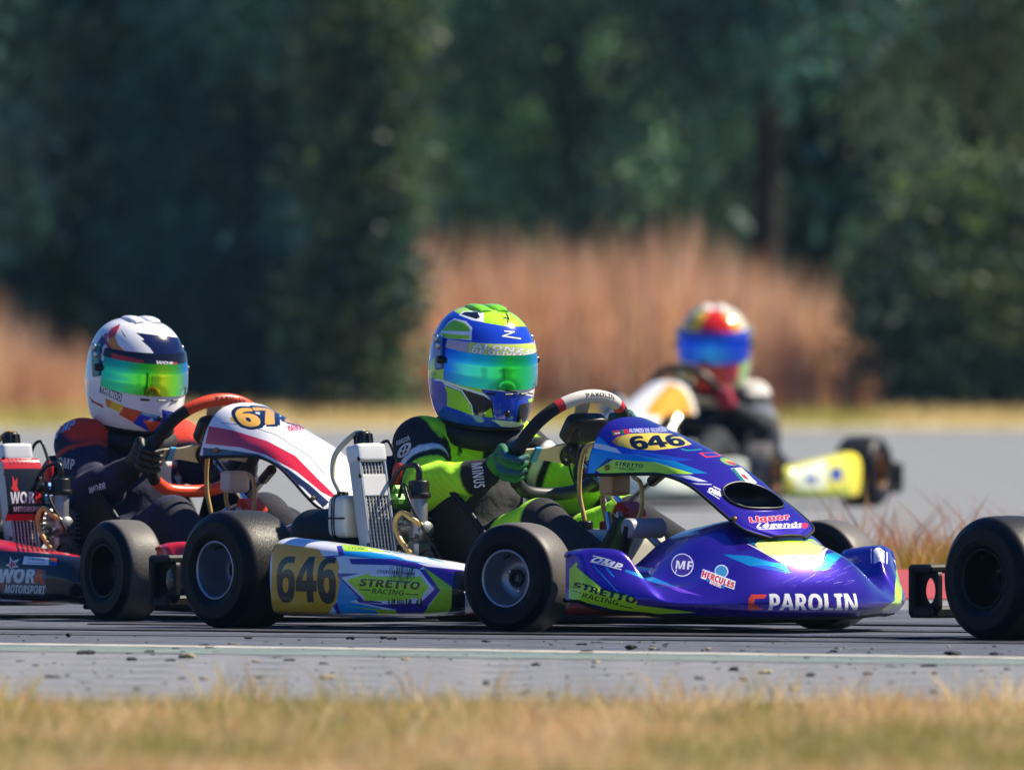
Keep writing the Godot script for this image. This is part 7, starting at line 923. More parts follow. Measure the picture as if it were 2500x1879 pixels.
# ------------------------------------------------------------------ karts (x forward, y up, z to the driver's right; origin on the ground under the rear axle)
func wheel(parent: Node, R: float, half: float, rim_r: float, rim_mat: Material, outward: float, at: Vector3, turn: float, tread_c: String) -> void:
	var w := hold("wheel", parent)
	w.position = at
	w.rotation.y = turn
	var ax := Transform3D(Basis(Vector3(0, 0, outward), Vector3(0, 1, 0), Vector3(-outward, 0, 0)), Vector3.ZERO)
	var t := MB.new()
	var tread := [[half * 0.86, rim_r], [half * 0.97, rim_r + 0.006], [half * 1.0, lerpf(rim_r, R, 0.22)], [half * 1.035, lerpf(rim_r, R, 0.25)], [half * 1.035, lerpf(rim_r, R, 0.3)], [half * 1.02, lerpf(rim_r, R, 0.33)], [half * 1.015, lerpf(rim_r, R, 0.6)], [half * 1.025, lerpf(rim_r, R, 0.63)], [half * 1.0, lerpf(rim_r, R, 0.68)], [half * 0.93, R - 0.017], [half * 0.84, R - 0.007], [half * 0.7, R - 0.002], [half * 0.4, R]]
	var prof := []
	for p in tread: prof.append(Vector2(p[0], p[1]))
	prof.append(Vector2(0, R + 0.0005))
	for k in range(tread.size() - 1, -1, -1): prof.append(Vector2(-tread[k][0], tread[k][1]))
	# worn tread; black sidewalls
	var rows := []
	for q in prof:
		var row := PackedVector3Array()
		for k in 65:
			var a := TAU * k / 64
			row.append(ax * Vector3(q.x, q.y * cos(a), q.y * sin(a)))
		rows.append(row)
	t.grid(rows, true)
	for i in t.v.size():
		var r := Vector2(t.v[i].x, t.v[i].y).length()
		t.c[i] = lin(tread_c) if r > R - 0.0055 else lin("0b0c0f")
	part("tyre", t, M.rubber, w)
	var m := MB.new()
	m.lathe([Vector2(half * 0.86, rim_r + 0.001), Vector2(half * 0.93, rim_r + 0.002), Vector2(half * 0.95, rim_r - 0.002), Vector2(half * 0.9, rim_r - 0.006), Vector2(half * 0.5, rim_r - 0.009), Vector2(half * 0.1, rim_r - 0.014), Vector2(-half * 0.05, rim_r - 0.022), Vector2(-half * 0.12, 0.036), Vector2(-half * 0.12, 0.022), Vector2(half * 0.05, 0.02), Vector2(half * 0.1, 0.016), Vector2(half * 0.1, 0.001)], ax, 48)
	m.lathe([Vector2(-half * 0.86, rim_r + 0.001), Vector2(-half * 0.93, rim_r), Vector2(-half * 0.9, rim_r - 0.006), Vector2(-half * 0.12, rim_r - 0.016)], ax, 40)
	part("rim", m, rim_mat, w)
	for k in 3:
		var b := MB.new()
		var a := TAU * k / 3 + 0.5
		b.lathe([Vector2(0, 0.0001), Vector2(0, 0.0065), Vector2(half * 0.18, 0.006), Vector2(half * 0.2, 0.0045), Vector2(half * 0.2, 0.0001)], ax.translated(Vector3(cos(a) * 0.03, sin(a) * 0.03, -outward * half * 0.12)), 8)
		part("wheel_nut", b, M.steel, w)
	var hb := MB.new()
	hb.lathe([Vector2(-half * 0.4, 0.02), Vector2(half * 0.22, 0.02), Vector2(half * 0.27, 0.016), Vector2(half * 0.27, 0.012), Vector2(half * 0.1, 0.011), Vector2(half * 0.1, 0.0001)], ax, 20)
	part("hub", hb, M.dark_steel, w)
	var vs := MB.new()
	vs.tube([ax * Vector3(half * 0.62, rim_r - 0.012, 0.0), ax * Vector3(half * 0.95, rim_r - 0.02, 0.002)], 0.003, 6, 1)
	part("valve", vs, M.black, w)

func panel_hole(u: float, v: float) -> bool:
	return pow((u - 0.5) / 0.2, 2) + pow((v - 0.665) / 0.085, 2) < 1.0

func make_kart(cfg: Dictionary) -> Node3D:
	var k := thing("racing_kart", cfg.label, "kart", "racing karts on the track")
	# chassis
	var fr := MB.new()
	for s in [-1.0, 1.0]:
		fr.tube([Vector3(-0.16, 0.075, 0.3 * s), Vector3(0.0, 0.075, 0.31 * s), Vector3(0.2, 0.055, 0.31 * s), Vector3(0.6, 0.05, 0.25 * s), Vector3(0.85, 0.055, 0.24 * s), Vector3(1.08, 0.06, 0.2 * s), Vector3(1.14, 0.06, 0.1 * s), Vector3(1.15, 0.06, 0.0)], 0.015, 10, 5)
		fr.tube([Vector3(0.945, 0.06, 0.21 * s), Vector3(0.945, 0.09, 0.3 * s), Vector3(0.945, 0.125, 0.37 * s)], 0.014, 10, 4)
	for x in [0.12, 0.42, 0.82]:
		fr.tube([Vector3(x, 0.052, -0.29 if x < 0.5 else -0.23), Vector3(x, 0.052, 0.29 if x < 0.5 else 0.23)], 0.013, 10, 1)
	part("chassis_frame", fr, cfg.frame, k)
	var tr := MB.new()
	tr.box(Vector3(0.8, 0.03, 0), Vector3(0.82, 0.014, 0.5), 0.004)
	part("floor_tray", tr, M.black_satin, k)
	var ax := MB.new()
	ax.tube([Vector3(0, cfg.rear_r, -0.52), Vector3(0, cfg.rear_r, 0.52)], 0.016, 14, 1)
	part("rear_axle", ax, M.dark_steel, k)
	var sp := MB.new()
	sp.lathe([Vector2(-0.004, 0.05), Vector2(-0.004, 0.088), Vector2(0.004, 0.088), Vector2(0.004, 0.05)], Transform3D(Basis(Vector3(0, 0, 1), Vector3(0, 1, 0), Vector3(-1, 0, 0)), Vector3(0, cfg.rear_r, 0.24)), 36)
	part("sprocket", sp, M.steel, k)
	for s in [1.0, -1.0]:
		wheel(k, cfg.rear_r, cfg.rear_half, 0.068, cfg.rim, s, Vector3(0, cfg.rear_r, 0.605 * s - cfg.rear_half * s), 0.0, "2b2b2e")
		wheel(k, cfg.front_r, cfg.front_half, 0.066, cfg.rim, s, Vector3(0.945, cfg.front_r, 0.525 * s - cfg.front_half * s), cfg.steer, "62605d")  # front treads painted paler than the rear, as if sunlit
		var st := MB.new()
		st.tube([Vector3(0.9, 0.1, 0.09 * s), Vector3(0.9, 0.11, 0.36 * s)], 0.007, 8, 1)
		part("tie_rod", st, M.chrome, k)
	# rear bumper: moulded rail with boxed, pierced ends
	var rb := MB.new()
	for yy in [[0.162, 0.02], [0.064, 0.026]]:
		rb.box(Vector3(-0.215, yy[0], 0), Vector3(0.075, yy[1], 1.19), 0.006)
	for zc in [[0.575, 0.045], [-0.575, 0.045], [0.0, 0.5]]: rb.box(Vector3(-0.243, 0.113, zc[0]), Vector3(0.02, 0.115, zc[1]), 0.006)
	part("rear_bumper", rb, M.black_satin, k)
	for s in [1.0, -1.0]:
		var ring := MB.new()
		var P := []
		for q in [0, 1]:
			var row := PackedVector3Array()
			for j in 41:
				var a := TAU * j / 40
				var cr := Vector2(cos(a), sin(a))
				var e := cr * 1.0 / maxf(absf(cr.x) / 0.032, absf(cr.y) / 0.042) if q == 0 else Vector2(cr.x * 0.021, cr.y * 0.03)
				row.append(Vector3(-0.204 + e.x, 0.113 + e.y, 0.575 * s))
			P.append(row)
		ring.shell(P, 0.012)
		part("bumper_end_web", ring, M.black_satin, k)
	# pods
	for s in [1.0, -1.0]:
		var pd := MB.new()
		pd.shell(sheet(POD_GRID, 5, 4, s < 0.0), 0.004, s > 0.0)
		var po := part("side_pod", pd, cfg.pod if s > 0.0 else cfg.pod_far, k)
		var bar := MB.new()
		bar.tube([Vector3(0.24, 0.06, 0.3 * s), Vector3(0.24, 0.06, 0.5 * s), Vector3(0.4, 0.058, 0.53 * s), Vector3(0.66, 0.058, 0.5 * s), Vector3(0.74, 0.06, 0.44 * s), Vector3(0.74, 0.06, 0.26 * s)], 0.01, 8, 5)
		part("side_bumper_bar", bar, M.chrome, k)
		var cap := MB.new()
		var C := []
		var fin := sheet(POD_GRID, 1, 4, s < 0.0)
		for i in 3:
			var row := PackedVector3Array()
			for rw in fin:
				var p: Vector3 = rw[rw.size() - 1]
				row.append(Vector3(p.x + 0.012 * sin(i * PI / 4), lerpf(p.y, 0.095, 0.5 * (1.0 - cos(i * PI / 4))), lerpf(p.z, 0.45 * s, 0.3 * i / 2.0)))
			C.append(row)
		cap.grid(C)
		part("pod_end_cap", cap, M.black_satin, po)
	# nose and front panel
	var ns := MB.new()
	ns.shell(sheet(NOSE_GRID, 4, 6), 0.004, true)
	var no := part("nose_cone", ns, cfg.nose, k)
	var lip := MB.new()
	var edge := []
	for r in range(0, NOSE_GRID[0].size() / 3):
		var q: Array = NOSE_GRID[6]
		edge.append(Vector3(q[3 * r] - 0.012, q[3 * r + 1] - 0.002, q[3 * r + 2] * 0.985))
	lip.tube(edge, 0.006, 8, 3)
	part("lower_lip", lip, M.black_satin, no)
	for s in [1.0, -1.0]:
		var ln := MB.new()
		ln.tube([Vector3(0.93, 0.075, 0.21 * s), Vector3(1.04, 0.135, 0.27 * s), Vector3(1.12, 0.15, 0.3 * s), Vector3(1.22, 0.145, 0.3 * s)], 0.009, 8, 5)
		part("nose_bracket", ln, M.chrome, k)
	var pn := MB.new()
	var sh := sheet(PANEL_GRID, 6, 8, false, cfg.panel_shift)
	pn.shell(sh, 0.004, true, panel_hole if cfg.get("scoop", true) else null)
	var pa := part("front_panel", pn, cfg.panel, k)
	var rim := MB.new()
	var well := MB.new()
	var loop := []
	var rr := sh.size() - 1
	var cc: int = sh[0].size() - 1
	var W := [[], [], []]
	for i in 41:
		var a := TAU * i / 40
		var u := (0.5 + 0.2 * cos(a)) * cc
		var v := (0.665 + 0.085 * sin(a)) * rr
		var iu := int(u)
		var iv := int(v)
		var p: Vector3 = sh[iv][iu].lerp(sh[iv][iu + 1], u - iu).lerp(sh[iv + 1][iu].lerp(sh[iv + 1][iu + 1], u - iu), v - iv)
		if i < 40: loop.append(p + Vector3(0.001, 0.002, 0))
		W[0].append(p); W[1].append(p + Vector3(-0.03, -0.02, 0)); W[2].append(p.lerp(sh[rr * 2 / 3][cc / 2], 0.6) + Vector3(-0.045, -0.03, 0))
	if cfg.get("scoop", true):
		rim.tube(loop, 0.003, 8, 2, true)
		part("scoop_rim", rim, M.black, pa)
		well.grid(W, true)
		part("scoop_well", well, M.black, pa)
	var pe := MB.new()
	var el := []
	for i in range(0, sh.size(), 2): el.append(sh[i][0] + Vector3(0, -0.002, 0))
	for j in range(2, cc, 3): el.append(sh[rr][j] + Vector3(0.002, -0.002, 0))
	for i in range(sh.size() - 1, -1, -2): el.append(sh[i][cc] + Vector3(0, -0.002, 0))
	pe.tube(el, 0.004, 8, 2)
	part("panel_edge", pe, M.black_satin, pa)
	for q in [[0.06, 0.12], [0.16, 0.8]]:
		var bt := MB.new()
		var p2: Vector3 = sh[int(q[1] * rr)][int(q[0] * cc)]
		bt.lathe([Vector2(0.006, 0.0001), Vector2(0.006, 0.003), Vector2(0.004, 0.0035), Vector2(0.004, 0.006), Vector2(-0.002, 0.007)], Transform3D(Basis(Vector3(0, 0, 1), Vector3(0, 1, 0), Vector3(-1, 0, 0)), p2 + Vector3(0, 0, 0.002)), 14)
		part("panel_bolt", bt, M.brass, pa)
	# seat: a bucket, lofted from the front lip under the thighs up to the back
	var seat := MB.new()
	var S := []
	for q in [[0.53, 0.085, 0.15, 0.06], [0.47, 0.06, 0.175, 0.17], [0.39, 0.05, 0.19, 0.265], [0.29, 0.055, 0.2, 0.29], [0.18, 0.085, 0.2, 0.26], [0.12, 0.17, 0.19, 0.12], [0.095, 0.26, 0.19, 0.08], [0.075, 0.35, 0.17, 0.05], [0.065, 0.4, 0.13, 0.03]]:
		var row := PackedVector3Array()
		var back := clampf((q[1] - 0.08) / 0.15, 0.0, 1.0)
		for j in 21:
			var a := lerpf(-1.0, 1.0, j / 20.0)
			var e := absf(a)
			var wz: float = q[2] * sin(minf(e * 1.35, 1.0) * PI / 2) * signf(a)
			var rise: float = q[3] * pow(clampf((e - 0.35) / 0.65, 0.0, 1.0), 1.6)
			row.append(Vector3(q[0] + rise * back * 0.9 + rise * 0.12, q[1] + rise * (1.0 - back * 0.85), wz + signf(a) * rise * 0.12 + signf(a) * 0.03 * sin(clampf((e - 0.35) / 0.65, 0.0, 1.0) * PI)))
		S.append(row)
	var G := []
	for r in S:
		var fl := []
		for p in r: fl.append_array([p.x, p.y, p.z])
		G.append(fl)
	var SG := sheet(G, 2, 4)
	seat.shell(SG, 0.006)
	for e in [0, SG[0].size() - 1]:
		var rim_pts := []
		for i in range(0, SG.size(), 2): rim_pts.append(SG[i][e])
		seat.tube(rim_pts, 0.007, 8, 2)
	part("seat", seat, M.seat, k)
	# steering
	var sw := hold("steering_wheel", k)
	var fw := Vector3(-0.819, 0.574, 0)
	var up := Vector3(0.574, 0.819, 0)
	sw.transform = Transform3D(Basis(up, fw, Vector3(0, 0, 1)), Vector3(0.572, 0.424, 0)) * Transform3D(Basis(Vector3.UP, cfg.lock), Vector3.ZERO)
	var arcs := [[-0.56, 0.56, cfg.grip_top], [0.56, 0.68, cfg.grip_mark], [-0.68, -0.56, cfg.grip_mark], [0.68, 2.3, cfg.grip_side], [-2.3, -0.68, cfg.grip_side]]
	for a in arcs:
		var g := MB.new()
		var pts := []
		for i in 15:
			var t := lerpf(a[0], a[1], i / 14.0)
			pts.append(Vector3(cos(t) * 0.148, 0, sin(t) * 0.152))
		g.tube(pts, 0.0155, 14, 1)
		part("grip", g, a[2], sw)
	var lowb := MB.new()
	lowb.tube([Vector3(cos(2.3) * 0.148, 0, sin(2.3) * 0.152), Vector3(-0.125, 0, 0.07), Vector3(-0.132, 0, 0), Vector3(-0.125, 0, -0.07), Vector3(cos(2.3) * 0.148, 0, -sin(2.3) * 0.152)], 0.0155, 14, 6)
	part("lower_grip", lowb, cfg.grip_low, sw)
	for t in [0.15, 1.75, -1.75]:
		var s2 := MB.new()
		var dirv := Vector3(cos(t), 0, sin(t))
		var sd := Vector3(-sin(t), 0, cos(t))
		s2.shell([PackedVector3Array([dirv * 0.02 - sd * 0.03 + Vector3(0, -0.018, 0), dirv * 0.075 - sd * 0.017 + Vector3(0, -0.006, 0), dirv * 0.145 - sd * 0.02]), PackedVector3Array([dirv * 0.02 + sd * 0.03 + Vector3(0, -0.018, 0), dirv * 0.075 + sd * 0.017 + Vector3(0, -0.006, 0), dirv * 0.145 + sd * 0.02])], 0.005)
		part("spoke", s2, M.ivory, sw)
	var stk := MB.new()
	stk.box(Vector3(-0.014, -0.006, 0.1), Vector3(0.04, 0.007, 0.018), 0.001)
	part("spoke_sticker", stk, M.blue_print, sw)
	if cfg.has("grip_text"):
		var gt := MB.new()
		var tri3: PackedVector2Array = ink(cfg.grip_text)[0]
		for t in tri3.size() / 3:
			var kk := []
			for i in 3:
				var an := lerpf(0.2, -0.36, tri3[3 * t + i].x)
				var ph := lerpf(0.3, 1.0, tri3[3 * t + i].y)
				var rd := Vector3(cos(an), 0, sin(an))
				var nn := rd * cos(ph) + Vector3(0, -1, 0) * sin(ph)
				kk.append(gt.vert(Vector3(cos(an) * 0.148, 0, sin(an) * 0.152) + nn * 0.0159, nn))
			gt.tri(kk[0], kk[1], kk[2])
		part("grip_lettering", gt, M.black, sw)
	var hubm := MB.new()
	hubm.lathe([Vector2(-0.05, 0.0001), Vector2(-0.05, 0.016), Vector2(-0.024, 0.02), Vector2(-0.022, 0.037), Vector2(-0.008, 0.036), Vector2(-0.006, 0.01), Vector2(-0.006, 0.0001)], Transform3D(Basis(Vector3(0, 1, 0), Vector3(1, 0, 0), Vector3(0, 0, -1)), Vector3.ZERO), 20)
	part("hub", hubm, M.black, sw)
	for i in 6:
		var hb := MB.new()
		var a2 := TAU * i / 6
		hb.lathe([Vector2(-0.028, 0.0001), Vector2(-0.028, 0.0045), Vector2(-0.021, 0.0045)], Transform3D(Basis(Vector3(0, 1, 0), Vector3(1, 0, 0), Vector3(0, 0, -1)), Vector3(cos(a2) * 0.026, 0, sin(a2) * 0.026)), 8)
		part("hub_bolt", hb, M.steel, sw)
	var dsp := MB.new()
	dsp.sbox(Vector3(0.066, -0.016, 0.0), Vector3(0.075, 0.036, 0.115), 0.4)
	part("lap_timer", dsp, M.black, sw)
	var wir := MB.new()
	wir.tube([Vector3(0.085, -0.016, 0.03), Vector3(0.06, -0.05, 0.035), Vector3(0.0, -0.06, 0.02), Vector3(-0.03, -0.09, 0.02)], 0.0025, 6, 6)
	wir.tube([Vector3(0.055, -0.016, 0.03), Vector3(0.02, -0.04, 0.04), Vector3(-0.02, -0.06, 0.03), Vector3(-0.05, -0.1, 0.02)], 0.0025, 6, 6)
	part("timer_cable", wir, M.black, sw)
	var colm := MB.new()
	colm.tube([Vector3(0.6, 0.404, 0), Vector3(1.0, 0.124, 0)], 0.0095, 10, 1)
	part("steering_column", colm, M.chrome, k)
	var br := MB.new()
	br.tube([Vector3(0.80, 0.055, 0.07), Vector3(0.79, 0.16, 0.045), Vector3(0.785, 0.27, 0.02)], [0.014, 0.011], 8, 4)
	br.tube([Vector3(0.80, 0.055, -0.07), Vector3(0.79, 0.16, -0.045), Vector3(0.785, 0.27, -0.02)], [0.014, 0.011], 8, 4)
	br.box(Vector3(0.79, 0.275, 0), Vector3(0.055, 0.04, 0.07), 0.01, Basis(Vector3(0, 0, 1), -0.6))
	part("column_bracket", br, cfg.bracket, k)
	var strut := MB.new()
	strut.tube([Vector3(0.83, 0.305, 0.03), Vector3(0.93, 0.35, 0.05)], 0.011, 4, 1, false, 0.5)
	part("panel_strut", strut, M.alloy, k)
	var strut2 := MB.new()
	strut2.tube([Vector3(0.925, 0.348, 0.049), Vector3(0.985, 0.374, 0.06)], 0.013, 10, 1)
	part("strut_sleeve", strut2, M.black, k)
	for s in [0.05, 0.085]:
		var rod := MB.new()
		rod.tube([Vector3(0.81, 0.275, s), Vector3(0.9, 0.12, s + 0.05)], 0.0075, 8, 1)
		part("support_rod", rod, M.chrome, k)
	# fuel tank and hoses between the legs
	var tank := MB.new()
	tank.sbox(Vector3(0.735, 0.14, 0.0), Vector3(0.2, 0.195, 0.18), 0.3)
	part("fuel_tank", tank, M.cream, k)
	for q in [[0.70, 0.06, M.black], [0.755, 0.04, M.red_plastic]]:
		var tc := MB.new()
		tc.lathe([Vector2(0, 0.018), Vector2(0.02, 0.018), Vector2(0.024, 0.015), Vector2(0.024, 0.0001)], Transform3D(Basis(Vector3(0, 1, 0), Vector3(1, 0, 0), Vector3(0, 0, -1)), Vector3(q[0], 0.232, q[1])), 16)
		part("tank_cap", tc, q[2], k)
	for q in [[Vector3(0.70, 0.25, 0.06), Vector3(0.69, 0.33, 0.07), Vector3(0.72, 0.42, 0.08), Vector3(0.76, 0.44, 0.06)], [Vector3(0.755, 0.25, 0.04), Vector3(0.75, 0.3, 0.05), Vector3(0.77, 0.345, 0.06)], [Vector3(0.86, 0.36, 0.05), Vector3(0.9, 0.34, 0.06), Vector3(0.9, 0.28, 0.06), Vector3(0.86, 0.23, 0.06)]]:
		var fh := MB.new()
		fh.tube(q, 0.0055, 8, 6)
		part("fuel_hose", fh, M.amber, k)
	var res := MB.new()
	res.sbox(Vector3(0.80, 0.342, 0.055), Vector3(0.052, 0.055, 0.062), 0.35)
	part("overflow_bottle", res, cfg.bottle, k)
	# pedals
	for s in [1.0, -1.0]:
		var pd2 := MB.new()
		pd2.tube([Vector3(0.98, 0.06, 0.205 * s), Vector3(0.995, 0.13, 0.21 * s), Vector3(1.02, 0.2, 0.212 * s), Vector3(1.03, 0.245, 0.205 * s)], [0.013, 0.016], 8, 5, false, 0.6)
		var pe2 := part("pedal", pd2, M.black_satin, k)
		var rol := MB.new()
		rol.lathe([Vector2(0, 0.0001), Vector2(0, 0.02), Vector2(0.004, 0.0235), Vector2(0.102, 0.0235), Vector2(0.106, 0.02), Vector2(0.106, 0.0001)], Transform3D(Basis(Vector3(0, 0, -s), Vector3(0, 1, 0), Vector3(s, 0, 0)), Vector3(1.03, 0.242, 0.215 * s)), 20)
		part("foot_roller", rol, M.grey_satin, pe2)
	# engine on the right
	var en := hold("engine", k)
	var e1 := MB.new()
	e1.box(Vector3(0.3, 0.13, 0.29), Vector3(0.15, 0.13, 0.12), 0.02)
	e1.lathe([Vector2(0, 0.0001), Vector2(0, 0.05), Vector2(0.025, 0.055), Vector2(0.03, 0.045), Vector2(0.03, 0.0001)], Transform3D(Basis(Vector3(0, 0, 1), Vector3(0, 1, 0), Vector3(-1, 0, 0)), Vector3(0.3, 0.12, 0.34)), 24)
	part("crankcase", e1, M.alloy, en)
	var e2 := MB.new()
	for i in 6:
		e2.box(Vector3(0.31 - 0.002 * i, 0.2 + 0.012 * i, 0.29), Vector3(0.115, 0.006, 0.115), 0.002)
	e2.box(Vector3(0.31, 0.23, 0.29), Vector3(0.095, 0.085, 0.095), 0.01)
	part("cylinder", e2, M.alloy, en)
	var e3 := MB.new()
	e3.box(Vector3(0.3, 0.3, 0.29), Vector3(0.1, 0.035, 0.11), 0.012)
	e3.box(Vector3(0.295, 0.325, 0.29), Vector3(0.06, 0.025, 0.07), 0.008)
	part("cylinder_head", e3, cfg.head, en)
	var e4 := MB.new()
	e4.lathe([Vector2(-0.02, 0.0001), Vector2(-0.02, 0.009), Vector2(0.01, 0.01), Vector2(0.012, 0.013), Vector2(0.03, 0.012), Vector2(0.045, 0.008), Vector2(0.045, 0.0001)], Transform3D(Basis(Vector3(0.2, 0.98, 0), Vector3(0.98, -0.2, 0), Vector3(0, 0, -1)), Vector3(0.29, 0.345, 0.29)), 12)
	part("spark_plug_cap", e4, M.red_plastic, en)
	var e5 := MB.new()
	e5.tube([Vector3(0.295, 0.39, 0.29), Vector3(0.27, 0.44, 0.3), Vector3(0.24, 0.4, 0.31), Vector3(0.24, 0.25, 0.3)], 0.004, 8, 6)
	part("ignition_lead", e5, M.black, en)
	var ca := hold("carburettor", k)
	var c1 := MB.new()
	var upx := Basis(Vector3(0, 1, 0), Vector3(1, 0, 0), Vector3(0, 0, -1))
	c1.lathe([Vector2(0, 0.0001), Vector2(0, 0.022), Vector2(0.02, 0.024), Vector2(0.025, 0.02), Vector2(0.1, 0.0205), Vector2(0.1, 0.0001)], Transform3D(upx, Vector3(0.42, 0.21, 0.33)), 22)
	c1.lathe([Vector2(-0.05, 0.014), Vector2(0.024, 0.015), Vector2(0.026, 0.019), Vector2(0.032, 0.019), Vector2(0.032, 0.0001)], Transform3D(Basis.IDENTITY, Vector3(0.42, 0.235, 0.33)), 18)
	c1.box(Vector3(0.42, 0.16, 0.33), Vector3(0.04, 0.1, 0.05), 0.008)
	for i in 5: c1.lathe([Vector2(0, 0.0001), Vector2(0, 0.006), Vector2(0.016, 0.006), Vector2(0.016, 0.0001)], Transform3D(Basis(Vector3(0, 0, 1), Vector3(0, 1, 0), Vector3(-1, 0, 0)), Vector3(0.405 + 0.03 * (i % 2), 0.13 + 0.03 * i, 0.345)), 8)
	part("body", c1, M.alloy, ca)
	var c2 := MB.new()
	c2.lathe([Vector2(0, 0.0275), Vector2(0.006, 0.0285), Vector2(0.012, 0.0285), Vector2(0.014, 0.0245), Vector2(0.038, 0.0245), Vector2(0.042, 0.02), Vector2(0.042, 0.0001)], Transform3D(upx, Vector3(0.42, 0.308, 0.33)), 22)
	part("cap", c2, M.black, ca)
	var c3 := MB.new()
	c3.tube([Vector3(0.42, 0.35, 0.33), Vector3(0.42, 0.372, 0.33), Vector3(0.41, 0.385, 0.335), Vector3(0.37, 0.375, 0.345), Vector3(0.34, 0.33, 0.35), Vector3(0.33, 0.25, 0.35)], [0.0085, 0.0035], 8, 6)
	part("throttle_cable", c3, M.black, ca)
	var c4 := MB.new()
	c4.tube([Vector3(0.455, 0.245, 0.35), Vector3(0.445, 0.26, 0.37), Vector3(0.418, 0.275, 0.38), Vector3(0.4, 0.25, 0.385), Vector3(0.42, 0.21, 0.385), Vector3(0.47, 0.165, 0.38)], 0.0065, 8, 6)
	part("fuel_line", c4, M.amber, ca)
	# radiator
	var ra := hold("radiator", k)
	ra.transform = Transform3D(Basis(Vector3(0, 0, 1), 0.2), Vector3(0.385, 0.115, 0.41))
	var cr := MB.new()
	cr.box(Vector3(0, 0.165, 0), Vector3(0.024, 0.23, 0.068), 0.002)
	part("core", cr, M.core, ra)
	for s in [1.0, -1.0]:
		var pl := MB.new()
		pl.box(Vector3(0, 0.155, 0.038 * s), Vector3(0.038, 0.29, 0.008), 0.002)
		part("side_plate", pl, M.alloy_bright, ra)
	for i in 7:
		var fi := MB.new()
		fi.box(Vector3(0.0135, 0.16, -0.03 + 0.01 * i), Vector3(0.004, 0.235, 0.0022), 0.0005)
		part("fin", fi, M.alloy_white, ra)
	var cu := MB.new()
	for i in 26:
		for j in 6: cu.box(Vector3(0.0132, 0.05 + 0.0088 * i, -0.025 + 0.01 * j), Vector3(0.002, 0.0014, 0.0078), 0.0003, Basis(Vector3(1, 0, 0), 0.5 if (i + j) % 2 else -0.5))
	part("gauze", cu, M.grey_satin, ra).set_meta("kind", "stuff")
	var he := MB.new()
	he.sbox(Vector3(0, 0.302, 0), Vector3(0.048, 0.044, 0.09), 0.3)
	part("header_tank", he, M.alloy_white, ra)
	var bo := MB.new()
	bo.box(Vector3(0.002, 0.01, 0), Vector3(0.044, 0.085, 0.09), 0.004)
	part("bottom_tank", bo, M.alloy_bright, ra)
	var rc := MB.new()
	rc.lathe([Vector2(0, 0.018), Vector2(0.004, 0.021), Vector2(0.026, 0.019), Vector2(0.032, 0.017), Vector2(0.032, 0.0001)], Transform3D(upx, Vector3(-0.004, 0.322, 0.0)), 18)
	for i in 9: rc.box(Vector3(-0.004 + 0.02 * cos(TAU * i / 9), 0.337, 0.02 * sin(TAU * i / 9)), Vector3(0.006, 0.022, 0.006), 0.001, Basis(Vector3.UP, -TAU * i / 9))
	part("filler_cap", rc, M.black, ra)
	if cfg.has("shroud"):
		var sd2 := MB.new()
		var Q := []
		for q in [[0.02, 0.285], [0.036, 0.27], [0.038, 0.2], [0.036, 0.15], [0.016, 0.128]]:
			Q.append(PackedVector3Array([Vector3(q[0], q[1], 0.054), Vector3(q[0] + 0.004, q[1], 0.02), Vector3(q[0] + 0.004, q[1], -0.02), Vector3(q[0], q[1], -0.054)]))
		sd2.shell(Q, 0.003, true)
		part("shroud", sd2, cfg.shroud, ra)
	else:
		var tape := MB.new()
		tape.box(Vector3(0.0165, 0.225, 0.0), Vector3(0.003, 0.05, 0.07), 0.001)
		part("tape_strip", tape, M.alloy_white, ra)
	# coolant bottle with its strap and hose
	var cb := hold("coolant_bottle", k)
	cb.position = Vector3(0.275, 0.265, 0.43)
	var b1 := MB.new()
	b1.sbox(Vector3.ZERO, Vector3(0.066, 0.098, 0.066), 0.38)
	part("bottle", b1, M.cream, cb)
	var b2 := MB.new()
	b2.tube([Vector3(0.033, -0.004, 0.033), Vector3(-0.033, -0.004, 0.033), Vector3(-0.033, -0.004, -0.033), Vector3(0.033, -0.004, -0.033)], 0.0022, 6, 1, false)
	b2.tube([Vector3(-0.012, 0.05, 0.0), Vector3(-0.012, 0.046, 0.028), Vector3(-0.012, 0.0, 0.0335), Vector3(-0.012, -0.046, 0.028), Vector3(-0.012, -0.05, 0)], 0.0022, 6, 4)
	b2.tube([Vector3(-0.004, 0.05, 0.0), Vector3(-0.004, 0.046, 0.028), Vector3(-0.004, 0.0, 0.0335), Vector3(-0.004, -0.046, 0.028), Vector3(-0.004, -0.05, 0)], 0.0022, 6, 4)
	part("strap", b2, M.black, cb)
	var b3 := MB.new()
	b3.lathe([Vector2(0, 0.014), Vector2(0.01, 0.014), Vector2(0.012, 0.01), Vector2(0.012, 0.0001)], Transform3D(upx, Vector3(-0.012, 0.046, 0)), 14)
	part("cap", b3, M.black, cb)
	var hs := MB.new()
	hs.tube([Vector3(0.318, 0.462, 0.41), Vector3(0.285, 0.455, 0.415), Vector3(0.225, 0.41, 0.42), Vector3(0.222, 0.36, 0.425), Vector3(0.25, 0.325, 0.43), Vector3(0.262, 0.31, 0.43)], 0.0065, 8, 6)
	part("coolant_hose", hs, cfg.hose, k)
	# small fittings round engine and seat
	var ex := MB.new()
	ex.tube([Vector3(0.24, 0.2, 0.27), Vector3(0.16, 0.19, 0.25), Vector3(0.06, 0.15, 0.22), Vector3(-0.08, 0.15, 0.2), Vector3(-0.16, 0.17, 0.12)], [0.018, 0.034, 0.042, 0.03, 0.02], 14, 6)
	part("exhaust_pipe", ex, M.dark_steel, k)
